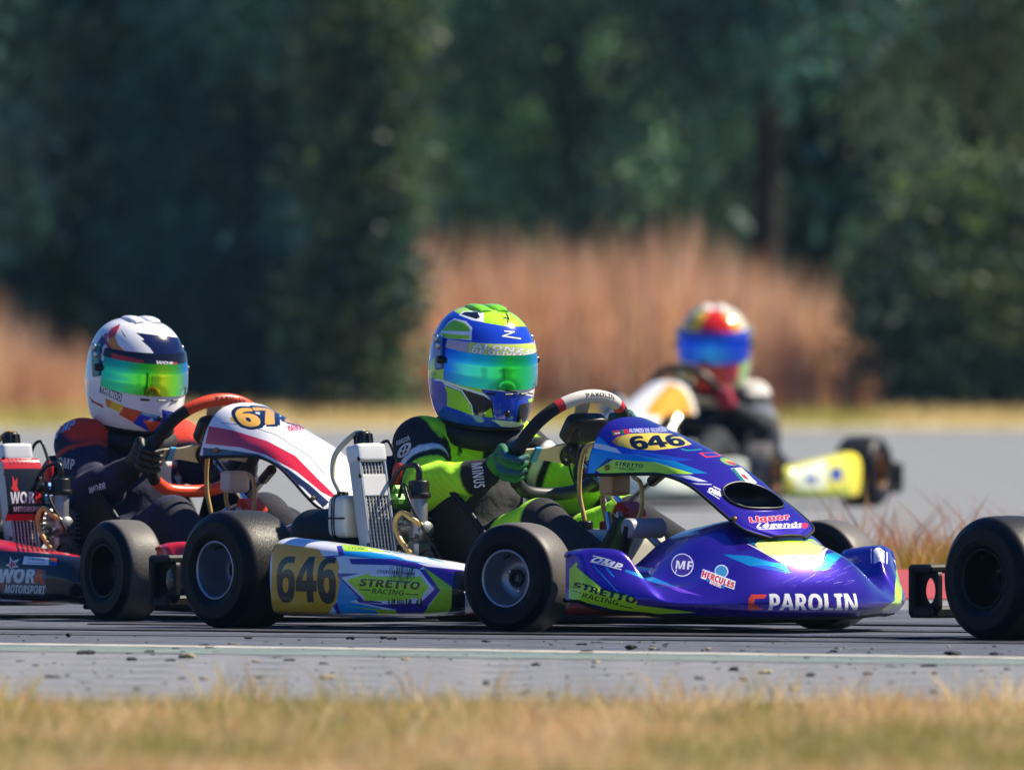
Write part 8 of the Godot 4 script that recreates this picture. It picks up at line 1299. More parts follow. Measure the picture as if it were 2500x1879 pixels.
	for q in [[Vector3(0.36, 0.31, 0.34), Vector3(0.4, 0.34, 0.36), Vector3(0.44, 0.29, 0.37), Vector3(0.47, 0.2, 0.33), Vector3(0.5, 0.1, 0.27)], [Vector3(0.26, 0.3, 0.33), Vector3(0.3, 0.36, 0.37), Vector3(0.345, 0.34, 0.39), Vector3(0.36, 0.2, 0.37)], [Vector3(0.43, 0.15, 0.36), Vector3(0.49, 0.19, 0.36), Vector3(0.52, 0.13, 0.34), Vector3(0.6, 0.07, 0.3)]]:
		var ck := MB.new()
		ck.tube(q, 0.0042, 6, 6)
		part("cable", ck, M.black, k)
	var wh := MB.new()
	wh.tube([Vector3(0.36, 0.13, 0.41), Vector3(0.34, 0.14, 0.36), Vector3(0.32, 0.24, 0.34), Vector3(0.31, 0.29, 0.33)], 0.011, 8, 6)
	part("water_hose", wh, M.black_satin, k)
	var cg := MB.new()
	cg.sbox(Vector3(0.1, 0.15, 0.255), Vector3(0.3, 0.12, 0.04), 0.45)
	part("chain_guard", cg, M.black_satin, k)
	for q in [Vector3(0.395, 0.4, 0.452), Vector3(0.4, 0.36, 0.452), Vector3(0.43, 0.2, 0.452), Vector3(0.44, 0.14, 0.452)]:
		var sb := MB.new()
		sb.lathe([Vector2(0, 0.005), Vector2(0.003, 0.005), Vector2(0.004, 0.003), Vector2(0.004, 0.0001)], Transform3D(Basis(Vector3(0, 0, 1), Vector3(0, 1, 0), Vector3(-1, 0, 0)), q + Vector3(-0.045, 0, 0)), 8)
		part("radiator_bolt", sb, M.dark_steel, k)
	var tb2 := MB.new()
	tb2.sbox(Vector3(0.33, 0.285, 0.36), Vector3(0.035, 0.05, 0.03), 0.4)
	part("coil_box", tb2, M.black, k)
	for z in [0.16, -0.16]:
		var sst := MB.new()
		sst.tube([Vector3(0.16, 0.26, z * 1.2), Vector3(0.04, 0.15, z * 1.5), Vector3(0.0, 0.14, z * 1.55)], 0.008, 8, 4)
		part("seat_stay", sst, M.chrome, k)
	# intake silencer behind the engine
	var sil := Field.new(Vector3(-0.16, 0.1, 0.05), Vector3(0.36, 0.36, 0.4), 0.009)
	sil.cap(Vector3(-0.02, 0.22, 0.28), Vector3(0.18, 0.215, 0.3), 0.06, 0.065, 0.03, 0)
	sil.cap(Vector3(-0.06, 0.2, 0.2), Vector3(0.1, 0.24, 0.24), 0.05, 0.06, 0.03, 0)
	var sm := MB.new()
	sil.net(sm, func(_p, _i, _g): return Color.WHITE)
	part("intake_silencer", sm, M.black_satin, k)
	return k

# ------------------------------------------------------------------ drivers, in the frame of their kart
func glove(C: Vector3, T: Vector3, N: Vector3, Rd: Vector3, wrist: Vector3, parent: Node, m: Material, cellsz: float, tint: Callable) -> void:
	# a fist round the rim tube: C on the tube, T along it, N to the driver, Rd outward
	var f := Field.new(C.min(wrist) - Vector3.ONE * 0.075, C.max(wrist) + Vector3.ONE * 0.075, cellsz)
	var ring := func(o: float, phi: float, r: float) -> Vector3: return C + T * o + (N * cos(phi) + Rd * sin(phi)) * r
	var kn := []
	for i in 4:
		var o := -0.031 + 0.0195 * i
		var big := 1.0 - 0.06 * absf(i - 1.2)
		var k0: Vector3 = ring.call(o * 0.95, 0.75, 0.036)
		var k1: Vector3 = ring.call(o, 1.75, 0.0315)
		var k2: Vector3 = ring.call(o, 2.75, 0.0265)
		var k3: Vector3 = ring.call(o, 3.75, 0.0255)
		kn.append(k0)
		f.cap(k0, k1, 0.0104 * big, 0.0096 * big, 0.0025, 1)
		f.cap(k1, k2, 0.0096 * big, 0.009 * big, 0.002, 1)
		f.cap(k2, k3, 0.009 * big, 0.0078 * big, 0.002, 1)
	var heel: Vector3 = ring.call(-0.012, -0.5, 0.038)
	var mid := wrist.lerp(C + N * 0.03, 0.45)
	f.cap(wrist, mid, 0.024, 0.026, 0.012, 0)
	for i in 4: f.cap(mid, kn[i], 0.02, 0.0125, 0.01, 0)
	f.cap(mid, heel, 0.02, 0.015, 0.01, 0)
	# thumb from the side of the palm, along the inner face of the rim
	var t0: Vector3 = ring.call(0.018, -0.35, 0.036)
	var t1: Vector3 = ring.call(0.042, -0.9, 0.031)
	var t2: Vector3 = ring.call(0.062, -1.7, 0.027)
	f.cap(mid, t0, 0.016, 0.0125, 0.008, 2)
	f.cap(t0, t1, 0.0125, 0.0108, 0.004, 2)
	f.cap(t1, t2, 0.0108, 0.0088, 0.003, 2)
	var mb := MB.new()
	f.net(mb, tint)
	part("glove", mb, m, parent)

func make_helmet(cfg: Dictionary, parent: Node) -> Node3D:
	var h := hold("helmet", parent)
	h.transform = Transform3D(Basis(Vector3.UP, deg_to_rad(cfg.yaw)) * Basis(Vector3(0, 0, 1), deg_to_rad(cfg.pitch)) * Basis(Vector3(1, 0, 0), deg_to_rad(cfg.roll)), cfg.head)
	h.scale = Vector3.ONE * cfg.get("head_scale", 0.94)
	var s := MB.new()
	s.grid(sheet(HELMET_GRID, 2, 4), true, true)
	part("shell", s, cfg.shell, h)
	var li := MB.new()
	var L := []
	for q in [[-0.143, 1.0], [-0.136, 0.86], [-0.1, 0.78], [-0.06, 0.6], [-0.04, 0.01]]:
		var row := PackedVector3Array()
		for j in 37:
			var p := Vector3(HELMET_GRID[11][3 * j], 0, HELMET_GRID[11][3 * j + 2])
			row.append(Vector3(p.x * q[1], q[0], p.z * q[1]))
		L.append(row)
	li.grid(L, true)
	part("lining", li, M.black, h)
	var ri := MB.new()
	var loop := []
	for j in 36: loop.append(Vector3(HELMET_GRID[10][3 * j] * 1.004, -0.14, HELMET_GRID[10][3 * j + 2] * 1.004))
	ri.tube(loop, 0.006, 8, 1, true)
	part("edge_trim", ri, M.black_satin, h)
	var v := MB.new()
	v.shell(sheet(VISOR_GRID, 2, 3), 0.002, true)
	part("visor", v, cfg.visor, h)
	var vs := MB.new()
	vs.shell(sheet(STRIP_GRID, 2, 3), 0.002, true)
	part("visor_strip", vs, cfg.strip, h)
	for sd in [1.0, -1.0]:
		var pv := MB.new()
		var face_t := Transform3D(Basis(Vector3(0, 0, sd), Vector3(0, 1, 0), Vector3(-sd, 0, 0)), Vector3(0.012, 0.05, 0.1275 * sd))
		pv.box(Vector3(0.006, 0.032, 0.1265 * sd), Vector3(0.04, 0.085, 0.01), 0.004, Basis(Vector3(0, 0, 1), 0.25))
		part("pivot_plate", pv, cfg.plate, h)
		for q in [[-0.004, 0.066, 0.011], [0.013, 0.05, 0.009]]:
			var kb := MB.new()
			kb.lathe([Vector2(0, q[2]), Vector2(0.005, q[2]), Vector2(0.0065, q[2] * 0.8), Vector2(0.0065, 0.0001)], Transform3D(face_t.basis, Vector3(q[0], q[1], 0.131 * sd)), 16)
			part("pivot_screw", kb, M.steel, h)
		var tb := MB.new()
		tb.lathe([Vector2(0, 0.0105), Vector2(0.012, 0.0095), Vector2(0.014, 0.007), Vector2(0.014, 0.0001)], Transform3D(face_t.basis, Vector3(0.03, 0.018, 0.1285 * sd)), 16)
		part("tear_off_post", tb, M.black, h)
	# vents: scoop on the crown, slots in the brow and the chin
	for z in [-0.024, 0.024]:
		var sc := MB.new()
		sc.tube([Vector3(-0.05, 0.134, z), Vector3(-0.02, 0.143, z), Vector3(0.015, 0.1445, z), Vector3(0.046, 0.139, z)], [0.008, 0.019, 0.021, 0.016], 12, 5, false, 0.42)
		part("crown_vent", sc, cfg.vent, h)
	for z in [-0.045, 0.0, 0.045]:
		var cv := MB.new()
		var zz: float = z
		cv.box(Vector3(sqrt(maxf(0.0, 1.0 - pow(absf(zz) / 0.123, 2.25))) * 0.1535 - 0.003, -0.05, zz), Vector3(0.01, 0.005, 0.026), 0.002, Basis(Vector3.UP, -zz * 9.0))
		part("chin_vent", cv, M.black, h)
	var kn := MB.new()
	kn.lathe([Vector2(0, 0.008), Vector2(0.008, 0.0075), Vector2(0.01, 0.005), Vector2(0.01, 0.0001)], Transform3D(Basis.IDENTITY, Vector3(0.148, -0.098, 0)), 14)
	part("chin_knob", kn, M.black, h)
	return h

func conform(txt: String, f: Field, at: Vector3, right: Vector3, down: Vector3, dir: Vector3, mb: MB) -> void:
	# letters wrapped on the cloth: every corner is moved along dir until it meets the field
	var a: PackedVector2Array = ink(txt)[0]
	for t in a.size() / 3:
		var k := []
		for i in 3:
			var p := at + right * (a[3 * t + i].x - 0.5) + down * (a[3 * t + i].y - 0.5)
			for s in 24:
				var q := f.at(p)
				if q < 0.0025: break
				p += dir * maxf(q - 0.002, 0.0008)
			k.append(mb.vert(p - dir * 0.0008, -dir))
		mb.tri(k[0], k[1], k[2])

func make_driver(cfg: Dictionary) -> Node3D:
	var d := thing("person", cfg.label, "person", "kart drivers")
	var f := Field.new(Vector3(0.0, 0.02, -0.36), Vector3(1.16, 0.56, 0.36), cfg.cell)
	var J: Dictionary = cfg.joints
	f.cap(Vector3(0.235, 0.135, -0.045), Vector3(0.235, 0.135, 0.045), 0.088, 0.088, 0.03, 0)
	f.cap(Vector3(0.225, 0.15, 0), Vector3(0.185, 0.33, 0), 0.098, 0.108, 0.04, 0, Vector3(1, 1, 1.18))
	f.cap(Vector3(0.185, 0.33, 0), Vector3(0.19, 0.41, 0), 0.106, 0.085, 0.04, 1, Vector3(1, 1, 1.3))
	f.cap(Vector3(0.2, 0.43, -0.12), Vector3(0.2, 0.43, 0.12), 0.06, 0.06, 0.035, 2)
	f.cap(Vector3(0.2, 0.42, 0), J.neck, 0.075, 0.06, 0.03, 3)
	for s in [1.0, -1.0]:
		var n := 4 if s > 0.0 else 8
		var sh := Vector3(0.2, 0.43, 0.145 * s)
		var el: Vector3 = J.elbow_r if s > 0.0 else J.elbow_l
		var wr: Vector3 = J.wrist_r if s > 0.0 else J.wrist_l
		f.cap(sh, el, 0.064, 0.05, 0.03, n)
		f.cap(el, el.lerp(wr, 0.8), 0.051, 0.039, 0.02, n + 1)
		f.cap(el.lerp(wr, 0.52), wr, 0.0415, 0.034, 0.006, n + 2)
		# soft folds of the suit at the elbow
		for q in [0.1, 0.25, 0.4]:
			var c := el.lerp(wr, q)
			var ax := (wr - el).normalized()
			var sd := ax.cross(Vector3.UP).normalized()
			f.cap(c + Vector3.DOWN * 0.012 - sd * 0.02, c + Vector3.UP * 0.016 + sd * 0.02, 0.044 - 0.012 * q, 0.04 - 0.012 * q, 0.008, n + 1)
		for q in [0.3, 0.55, 0.8]:
			var c2 := sh.lerp(el, q)
			var ax2 := (el - sh).normalized()
			var sd2 := ax2.cross(Vector3(0.3, 0.2, s)).normalized()
			f.cap(c2 + sd2 * 0.03 + ax2 * 0.012, c2 - sd2 * 0.03 - ax2 * 0.01, 0.045 - 0.008 * q, 0.043 - 0.008 * q, 0.006, n)
		var m := 12 if s > 0.0 else 16
		var hip := Vector3(0.26, 0.125, 0.085 * s)
		var kn: Vector3 = J.knee_r if s > 0.0 else J.knee_l
		var an: Vector3 = J.ankle_r if s > 0.0 else J.ankle_l
		f.cap(hip, kn, 0.083, 0.06, 0.03, m)
		f.cap(kn, an, 0.06, 0.042, 0.02, m + 1)
		var toe := an + Vector3(0.075, 0.085, 0.0)
		f.cap(an + Vector3(0.0, -0.025, 0), toe, 0.037, 0.03, 0.012, m + 2)
	# folds across the belly
	for q in [[0.21, 0.02], [0.255, -0.03], [0.3, 0.025]]:
		f.cap(Vector3(0.262, q[0], -0.07), Vector3(0.268, q[0] + q[1], 0.07), 0.038, 0.034, 0.01, 0)
	var mb := MB.new()
	f.net(mb, cfg.tint)
	part("body", mb, cfg.suit, d)
	# hands on the wheel
	var up := Vector3(0.574, 0.819, 0).normalized()
	var N := Vector3(-0.819, 0.574, 0)
	for s in [1.0, -1.0]:
		var t: float = (1.62 if s > 0.0 else -1.5) + cfg.get("hand_turn", 0.0)
		var C := Vector3(0.572, 0.424, 0) + up * cos(t) * 0.148 + Vector3(0, 0, 1) * sin(t) * 0.152
		var rad := (up * cos(t) + Vector3(0, 0, 1) * sin(t)).normalized()
		var T := rad.cross(N) * (-1.0 if s > 0.0 else 1.0)
		glove(C, T if T.dot(up) > 0 else -T, N, rad, J.wrist_r if s > 0.0 else J.wrist_l, d, cfg.glove, cfg.hand_cell, cfg.glove_tint)
	# neck collar
	var nc := MB.new()
	var cq := []
	for i in 24:
		var a := TAU * i / 24
		cq.append(J.neck + Vector3(0.012 + cos(a) * 0.078, -0.03 - cos(a) * 0.018, sin(a) * 0.083))
	nc.tube(cq, 0.026, 10, 2, true)
	part("neck_collar", nc, cfg.collar, d)
	var bal := MB.new()
	bal.tube([J.neck + Vector3(0.01, -0.05, 0), J.neck + Vector3(0.03, 0.06, 0)], 0.07, 18, 1)
	part("balaclava", bal, cfg.collar, d)
	make_helmet(cfg, d)
	for q in cfg.get("letters", []):
		var lm := MB.new()
		conform(q[0], f, q[1], q[2], q[3], q[4], lm)
		part("lettering", lm, q[5], d)
	return d

# ------------------------------------------------------------------ plants
func tuft(n: int, hgt: float, spread: float, wid: float, lean: float, sd: int, head := 0.0) -> MB:
	var g := RandomNumberGenerator.new()
	g.seed = sd
	var mb := MB.new()
	for i in n:
		var a := g.randf() * TAU
		var p := Vector3(cos(a), 0, sin(a)) * spread * sqrt(g.randf())
		var dirv := Vector3(cos(a + g.randfn() * 0.8), 0, sin(a + g.randfn() * 0.8)) * lean * g.randf_range(0.2, 1.0)
		var hh := hgt * g.randf_range(0.55, 1.0)
		var side := Vector3(-sin(a), 0, cos(a)).rotated(Vector3.UP, g.randf() * 3.0) * wid * g.randf_range(0.6, 1.2)
		var nn := side.cross(Vector3.UP).normalized()
		var s := g.randf_range(0.75, 1.2)
		mb.col = Color(s, s * g.randf_range(0.92, 1.04), s * g.randf_range(0.85, 1.05))
		var last := []
		for k in 3:
			var t := k / 2.0
			var c := p + Vector3.UP * hh * (t - 0.22 * t * t * lean) + dirv * hh * t * t
			var w := (1.0 - t * 0.85) if head <= 0.0 else (0.45 if k < 1 else (head if k == 1 else 0.15))
			var row := [mb.vert(c - side * w, nn), mb.vert(c + side * w, nn)]
			if k > 0:
				mb.tri(last[0], last[1], row[1]); mb.tri(last[0], row[1], row[0])
			last = row
	return mb
func scatter(called: String, src, xf: Array, cols: Array, m: Material, parent: Node = self) -> MeshInstance3D:
	# many copies of a small plant piece joined into one mesh
	var kinds := []
	for s in (src if src is Array else [src]):
		var sv := PackedVector3Array()
		var sn := PackedVector3Array()
		var sc := PackedColorArray()
		for i in s.idx:
			sv.append(s.v[i]); sn.append(s.n[i]); sc.append(s.c[i])
		kinds.append([sv, sn, sc, {}])
	var v := PackedVector3Array()
	var n := PackedVector3Array()
	var c := PackedColorArray()
	for i in xf.size():
		var t: Transform3D = xf[i]
		var kd: Array = kinds[i % kinds.size()]
		var kv: PackedVector3Array = kd[0]
		var kn: PackedVector3Array = kd[1]
		v.append_array(t * kv)
		n.append_array(Transform3D(t.basis.orthonormalized(), Vector3.ZERO) * kn)
		var q := Color(snappedf(cols[i].r, 0.006), snappedf(cols[i].g, 0.006), snappedf(cols[i].b, 0.006))
		if not kd[3].has(q):
			var pc := PackedColorArray()
			for k in kd[2]: pc.append(Color(k.r * q.r, k.g * q.g, k.b * q.b))
			kd[3][q] = pc
		c.append_array(kd[3][q])
	var a := []
	a.resize(Mesh.ARRAY_MAX)
	a[Mesh.ARRAY_VERTEX] = v; a[Mesh.ARRAY_NORMAL] = n; a[Mesh.ARRAY_COLOR] = c
	var am := ArrayMesh.new()
	am.add_surface_from_arrays(Mesh.PRIMITIVE_TRIANGLES, a)
	am.surface_set_material(0, m)
	var o := MeshInstance3D.new()
	o.name = called if parent != self else numbered(called)
	o.mesh = am
	parent.add_child(o, true)
	return o
func stuff(o: Node, label: String, category: String) -> void:
	o.set_meta("kind", "stuff"); o.set_meta("label", label); o.set_meta("category", category)
func spray(n: int, leaf: float, slim: float, sd: int) -> MB:
	# a twig end with n leaves
	var g := RandomNumberGenerator.new()
	g.seed = sd
	var mb := MB.new()
	for i in n:
		var c := Vector3(g.randfn(), g.randfn(), g.randfn()) * leaf * 1.3
		var d := Vector3(g.randfn(), g.randfn() - 0.5, g.randfn()).normalized()
		var s := d.cross(Vector3(g.randfn(), g.randfn(), g.randfn())).normalized() * leaf * slim * 0.5
		var nn := d.cross(s).normalized()
		var b := g.randf_range(0.75, 1.25)
		mb.col = Color(b, b, b * g.randf_range(0.8, 1.1))
		var L := leaf * g.randf_range(0.7, 1.2)
		var a := mb.vert(c, nn)
		var e := mb.vert(c + d * L * 0.5 + s + nn * L * 0.06, nn)
		var q := mb.vert(c + d * L, nn)
		var r := mb.vert(c + d * L * 0.5 - s + nn * L * 0.06, nn)
		mb.tri(a, e, q); mb.tri(a, q, r)
	return mb
func tree(called: String, label: String, category: String, at: Vector3, hgt: float, wide: float, low: float, clumps: int, per: int, sprig: MB, tone: Color, tone2: Color, trunk_r: float, group: String, lean := 0.0, sd := 1) -> void:
	var g := RandomNumberGenerator.new()
	g.seed = sd
	var t := thing(called, label, category, group)
	t.position = at
	var tr := MB.new()
	var top := Vector3(lean, hgt * 0.85, g.randfn() * 0.2)
	tr.tube([Vector3(0, -0.05, 0), Vector3(lean * 0.15 + 0.03, hgt * 0.2, 0), Vector3(lean * 0.5 - 0.03, hgt * 0.5, 0.03), top], [trunk_r, trunk_r * 0.25], 9, 5)
	var xf := []
	var cols := []
	for c in clumps:
		var yy := lerpf(low, hgt, pow(g.randf(), 0.9))
		var f := (yy - low) / (hgt - low)
		var rmax := wide * (0.55 + 0.6 * sin(PI * clampf(f * 0.85 + 0.1, 0.0, 1.0)))
		var a := g.randf() * TAU
		var rad := rmax * sqrt(g.randf_range(0.1, 1.0))
		var cen := Vector3(lean * yy / hgt + cos(a) * rad, yy, sin(a) * rad)
		if c % 3 == 0:
			var root := Vector3(lean * yy / hgt * 0.8, maxf(yy - rad * 0.7, low * 0.5), 0)
			tr.tube([root, root.lerp(cen, 0.5) + Vector3(0, rad * 0.12, 0), cen], [trunk_r * 0.3, trunk_r * 0.06], 5, 3)
		var tone_c := tone.lerp(tone2, g.randf()) * (g.randf_range(0.5, 1.2) if g.randf() < 0.75 else g.randf_range(1.3, 2.2))  # brighter clumps and sprays: sunlit highlights put into the leaf colour
		var cs := wide * g.randf_range(0.16, 0.34)
		for k in per:
			var q := Vector3(g.randfn(), g.randfn() * 0.75, g.randfn()) * cs * 0.55
			xf.append(Transform3D(Basis.from_euler(Vector3(g.randf() * TAU, g.randf() * TAU, g.randf() * TAU)).scaled(Vector3.ONE * g.randf_range(0.7, 1.3)), cen + q))
			cols.append(tone_c * (g.randf_range(0.7, 1.2) if g.randf() < 0.9 else 1.9))
	part("trunk", tr, M.bark, t)
	scatter("crown", sprig, xf, cols, M.leaf, t)

func ground_sheet(called: String, pts: Array, y: float, m: Material) -> void:
	var mb := MB.new()
	var f := []
	for p in pts: f.append(Vector3(p[0], y, p[1]))
	mb.face(f, Vector3(pts[0][0], y - 10.0, pts[0][1]))
	var o := part(numbered(called), mb, m, self)
	o.set_meta("kind", "structure")

func tri_mat(lo: String, hi: String, freq: float, scale: float, rough: float, sd: int, bump := 0.0, oct := 4) -> StandardMaterial3D:
	var m := mat("ffffff", rough)
	m.albedo_texture = noise_tex(freq, Color(lo), Color(hi), 512, oct, sd)
	m.uv1_triplanar = true; m.uv1_world_triplanar = true
	m.uv1_scale = Vector3.ONE * scale
	if bump > 0.0:
		m.normal_enabled = true
		m.normal_texture = noise_tex(freq * 2.0, Color.BLACK, Color.WHITE, 512, oct, sd + 9, FastNoiseLite.TYPE_SIMPLEX_SMOOTH, 8.0)
		m.normal_scale = bump
	return m

func worn(hex: String, freq: float, sd: int) -> StandardMaterial3D:
	# old paint, flaked away in patches
	var m := mat("ffffff", 0.9)
	var c := Color(hex)
	m.albedo_texture = noise_tex(freq, Color(c.r, c.g, c.b, 0.0), Color(c.r, c.g, c.b, 0.95), 512, 5, sd)
	m.transparency = BaseMaterial3D.TRANSPARENCY_ALPHA
	m.uv1_triplanar = true; m.uv1_world_triplanar = true
	m.uv1_scale = Vector3(0.3, 1.0, 0.9)
	return m

func streaky(lo: String, hi: String, freq: float, sd: int) -> StandardMaterial3D:
	# asphalt drawn out along the direction of travel
	var m := tri_mat(lo, hi, freq, 1.0, 0.85, sd, 0.8, 6)
	m.uv1_scale = Vector3(0.22, 1.0, 1.3)
	return m

func materials() -> void:
	M.rubber = vmat(0.5)
	M.rubber.roughness_texture = noise_tex(0.05, Color(0.75, 0.75, 0.75), Color(1, 1, 1), 256, 4, 4)
	M.rubber.normal_enabled = true
	M.rubber.normal_texture = noise_tex(0.09, Color.BLACK, Color.WHITE, 256, 4, 5, FastNoiseLite.TYPE_SIMPLEX_SMOOTH, 6.0)
	M.rubber.normal_scale = 0.16
	M.rubber.metallic_specular = 0.3
	M.rubber.uv1_scale = Vector3(3, 14, 1)
	M.steel = mat("b8b8bc", 0.28, 1.0)
	M.dark_steel = mat("38393e", 0.4, 0.8)
	M.chrome = mat("d4d6da", 0.12, 1.0)
	M.alloy = mat("9fa1a3", 0.42, 0.85)
	M.alloy_bright = mat("b4b7ba", 0.42, 0.8)
	M.alloy_white = mat("dcdedd", 0.4, 0.35)
	M.ivory = mat("b8b098", 0.45, 0.3)
	M.blue_print = mat("2a94c8", 0.4)
	M.core = mat("14151a", 0.6, 0.3)
	M.black = mat("0d0d10", 0.4)
	M.black_satin = mat("0f1013", 0.55)
	M.black_satin.metallic_specular = 0.35
	M.grey_satin = mat("8c8c92", 0.5)
	M.brass = mat("b89448", 0.35, 0.8)
	M.cream = mat("dcdccb", 0.35)
	M.cream.subsurf_scatter_enabled = true; M.cream.subsurf_scatter_strength = 0.2
	M.amber = mat("c8a860", 0.25)
	M.red_plastic = mat("b01c1c", 0.35)
	M.seat = mat("0f1118", 0.5)
	M.seat.metallic_specular = 0.4
	M.bark = tri_mat("14110e", "2e2720", 0.03, 2.0, 0.95, 41)
	M.leaf = vmat(0.55)
	M.leaf.backlight_enabled = true; M.leaf.backlight = Color(0.8, 0.85, 0.5)
	M.blade = vmat(0.7)
	M.blade.backlight_enabled = true; M.blade.backlight = Color(0.9, 0.8, 0.6)

func painted_sheen(stops: Array, metal := 0.92) -> StandardMaterial3D:
	# mirror coating of a visor: reflected colour bands painted across the lens
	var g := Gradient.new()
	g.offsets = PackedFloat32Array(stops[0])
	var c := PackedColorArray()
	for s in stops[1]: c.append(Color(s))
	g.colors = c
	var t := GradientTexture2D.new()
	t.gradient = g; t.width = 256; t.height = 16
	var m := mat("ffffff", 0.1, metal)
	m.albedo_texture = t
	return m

func weave(base: Color, g: RandomNumberGenerator) -> Color:
	return base * g.randf_range(0.92, 1.08)

func _ready() -> void:
	rng.seed = 7
	# ---- camera
	var cam := Camera3D.new()
	cam.name = "camera"
	add_child(cam)
	var at := CameraAttributesPhysical.new()
	at.frustum_focal_length = 400.0
	at.exposure_aperture = 5.5
	at.frustum_focus_distance = 49.5
	cam.attributes = at
	cam.fov = 2.0704; cam.near = 1.0; cam.far = 2000.0
	cam.position = Vector3(0, 0.776, 50)
	cam.rotation = Vector3(-atan(215.5 / 52000.0), 0, 0)
	cam.current = true
	# ---- sky and sun
	var we := WorldEnvironment.new()
	we.name = "world_environment"
	var en := Environment.new()
	en.background_mode = Environment.BG_SKY
	en.sky = Sky.new()
	var sk := ProceduralSkyMaterial.new()
	sk.sky_top_color = Color(0.12, 0.34, 0.66); sk.sky_horizon_color = Color(0.56, 0.74, 0.86); sk.sky_curve = 0.12
	sk.ground_bottom_color = Color(0.2, 0.17, 0.13); sk.ground_horizon_color = Color(0.5, 0.5, 0.48)
	sk.sky_energy_multiplier = 0.78
	en.sky.sky_material = sk
	en.tonemap_mode = Environment.TONE_MAPPER_LINEAR
	en.tonemap_exposure = 1.8
	en.sdfgi_enabled = true; en.ssao_enabled = true; en.ssil_enabled = true
	en.fog_enabled = true; en.fog_density = 0.00014; en.fog_light_color = Color(0.55, 0.74, 0.9)
	we.environment = en
	add_child(we)
	var sun := DirectionalLight3D.new()
	sun.name = "sun"
	add_child(sun)
	sun.look_at_from_position(Vector3.ZERO, -Vector3(0.62, 0.76, -0.2), Vector3.UP)
	sun.light_energy = 1.6; sun.light_angular_distance = 0.53; sun.light_color = Color(1.0, 0.955, 0.87); sun.shadow_enabled = true
	materials()
	# ---- ground
	var soil := tri_mat("a49474", "ccbc98", 0.02, 0.35, 1.0, 11, 0.4)
	ground_sheet("ground", [[-500, 300], [500, 300], [500, -700], [-500, -700]], -0.012, soil)
	var tar := tri_mat("565c64", "80878e", 0.012, 0.9, 0.85, 21, 0.6, 6)
	tar.detail_enabled = true
	tar.detail_albedo = noise_tex(0.35, Color("55565a"), Color("a8a8a6"), 512, 2, 22)
	tar.detail_blend_mode = BaseMaterial3D.BLEND_MODE_MIX
	var dm := noise_tex(0.4, Color(0, 0, 0, 0.0), Color(1, 1, 1, 0.9), 512, 3, 23)
	tar.detail_mask = dm
	ground_sheet("race_track", [[-200, 9.0], [200, 9.0], [200, -74], [-200, -74]], 0.0, tar)
	ground_sheet("racing_line", [[-30, -21.150], [30, 28.650], [30, 21.500], [-30, -28.300]], 0.003, streaky("2a2f3a", "646b7a", 0.02, 24))
	var dusty := streaky("494e57", "96979a", 0.025, 31)
	ground_sheet("track_shoulder", [[-9, -3.4], [7, 9.84], [7, 9.6], [-9, 9.6]], 0.006, dusty)
	ground_sheet("edge_line", [[-30, -20.880], [30, 28.920], [30, 28.680], [-30, -21.120]], 0.01, worn("d8d2c2", 0.04, 32))
	ground_sheet("edge_line_underpaint", [[-30, -20.150], [30, 29.650], [30, 28.930], [-30, -20.870]], 0.009, worn("7c948e", 0.035, 33))
	var mark := tri_mat("202228", "3c3d42", 0.05, 1.0, 0.6, 34)
	for q in [[0.1, 0.32, -1.6, 2.4], [-0.4, -0.2, -1.0, 2.8], [1.9, 2.05, 0.2, 3.0], [1.0, 1.12, -1.4, 0.6], [0.9, 0.98, -0.6, 1.4], [-2.6, -2.3, -3.0, 2.0]]:
		ground_sheet("skid_mark", [[q[2], q[1]], [q[3], q[1] + 0.6 * (q[3] - q[2])], [q[3], q[0] + 0.6 * (q[3] - q[2])], [q[2], q[0]]], 0.007, mark)
	kerb()
	# ---- cars and drivers
	racers()
	nature()

func kerb() -> void:
	var o := thing("track_kerb", "low red and white concrete kerb on the inside of the bend", "kerb")
	var red := tri_mat("8c2c34", "b04048", 0.03, 1.5, 0.85, 51)
	var white := tri_mat("b8b2a6", "d4cec0", 0.03, 1.5, 0.85, 52)
	for i in 14:
		var mb := MB.new()
		var x0 := 0.35 + 1.3 * i
		mb.face([Vector3(x0, 0.003, -4.5), Vector3(x0 + 1.28, 0.003, -4.5), Vector3(x0 + 1.28, 0.06, -5.9), Vector3(x0, 0.06, -5.9)], Vector3(x0, -5, -5))
		mb.face([Vector3(x0, 0.06, -5.9), Vector3(x0 + 1.28, 0.06, -5.9), Vector3(x0 + 1.28, 0.002, -6.6), Vector3(x0, 0.002, -6.6)], Vector3(x0, -5, -5))
		for xx in [x0, x0 + 1.28]: mb.face([Vector3(xx, 0.003, -4.5), Vector3(xx, 0.06, -5.9), Vector3(xx, 0.002, -6.6)], Vector3(x0 + 0.64, 0, -5.5))
		part("kerb_block", mb, white if i % 3 == 2 else red, o)

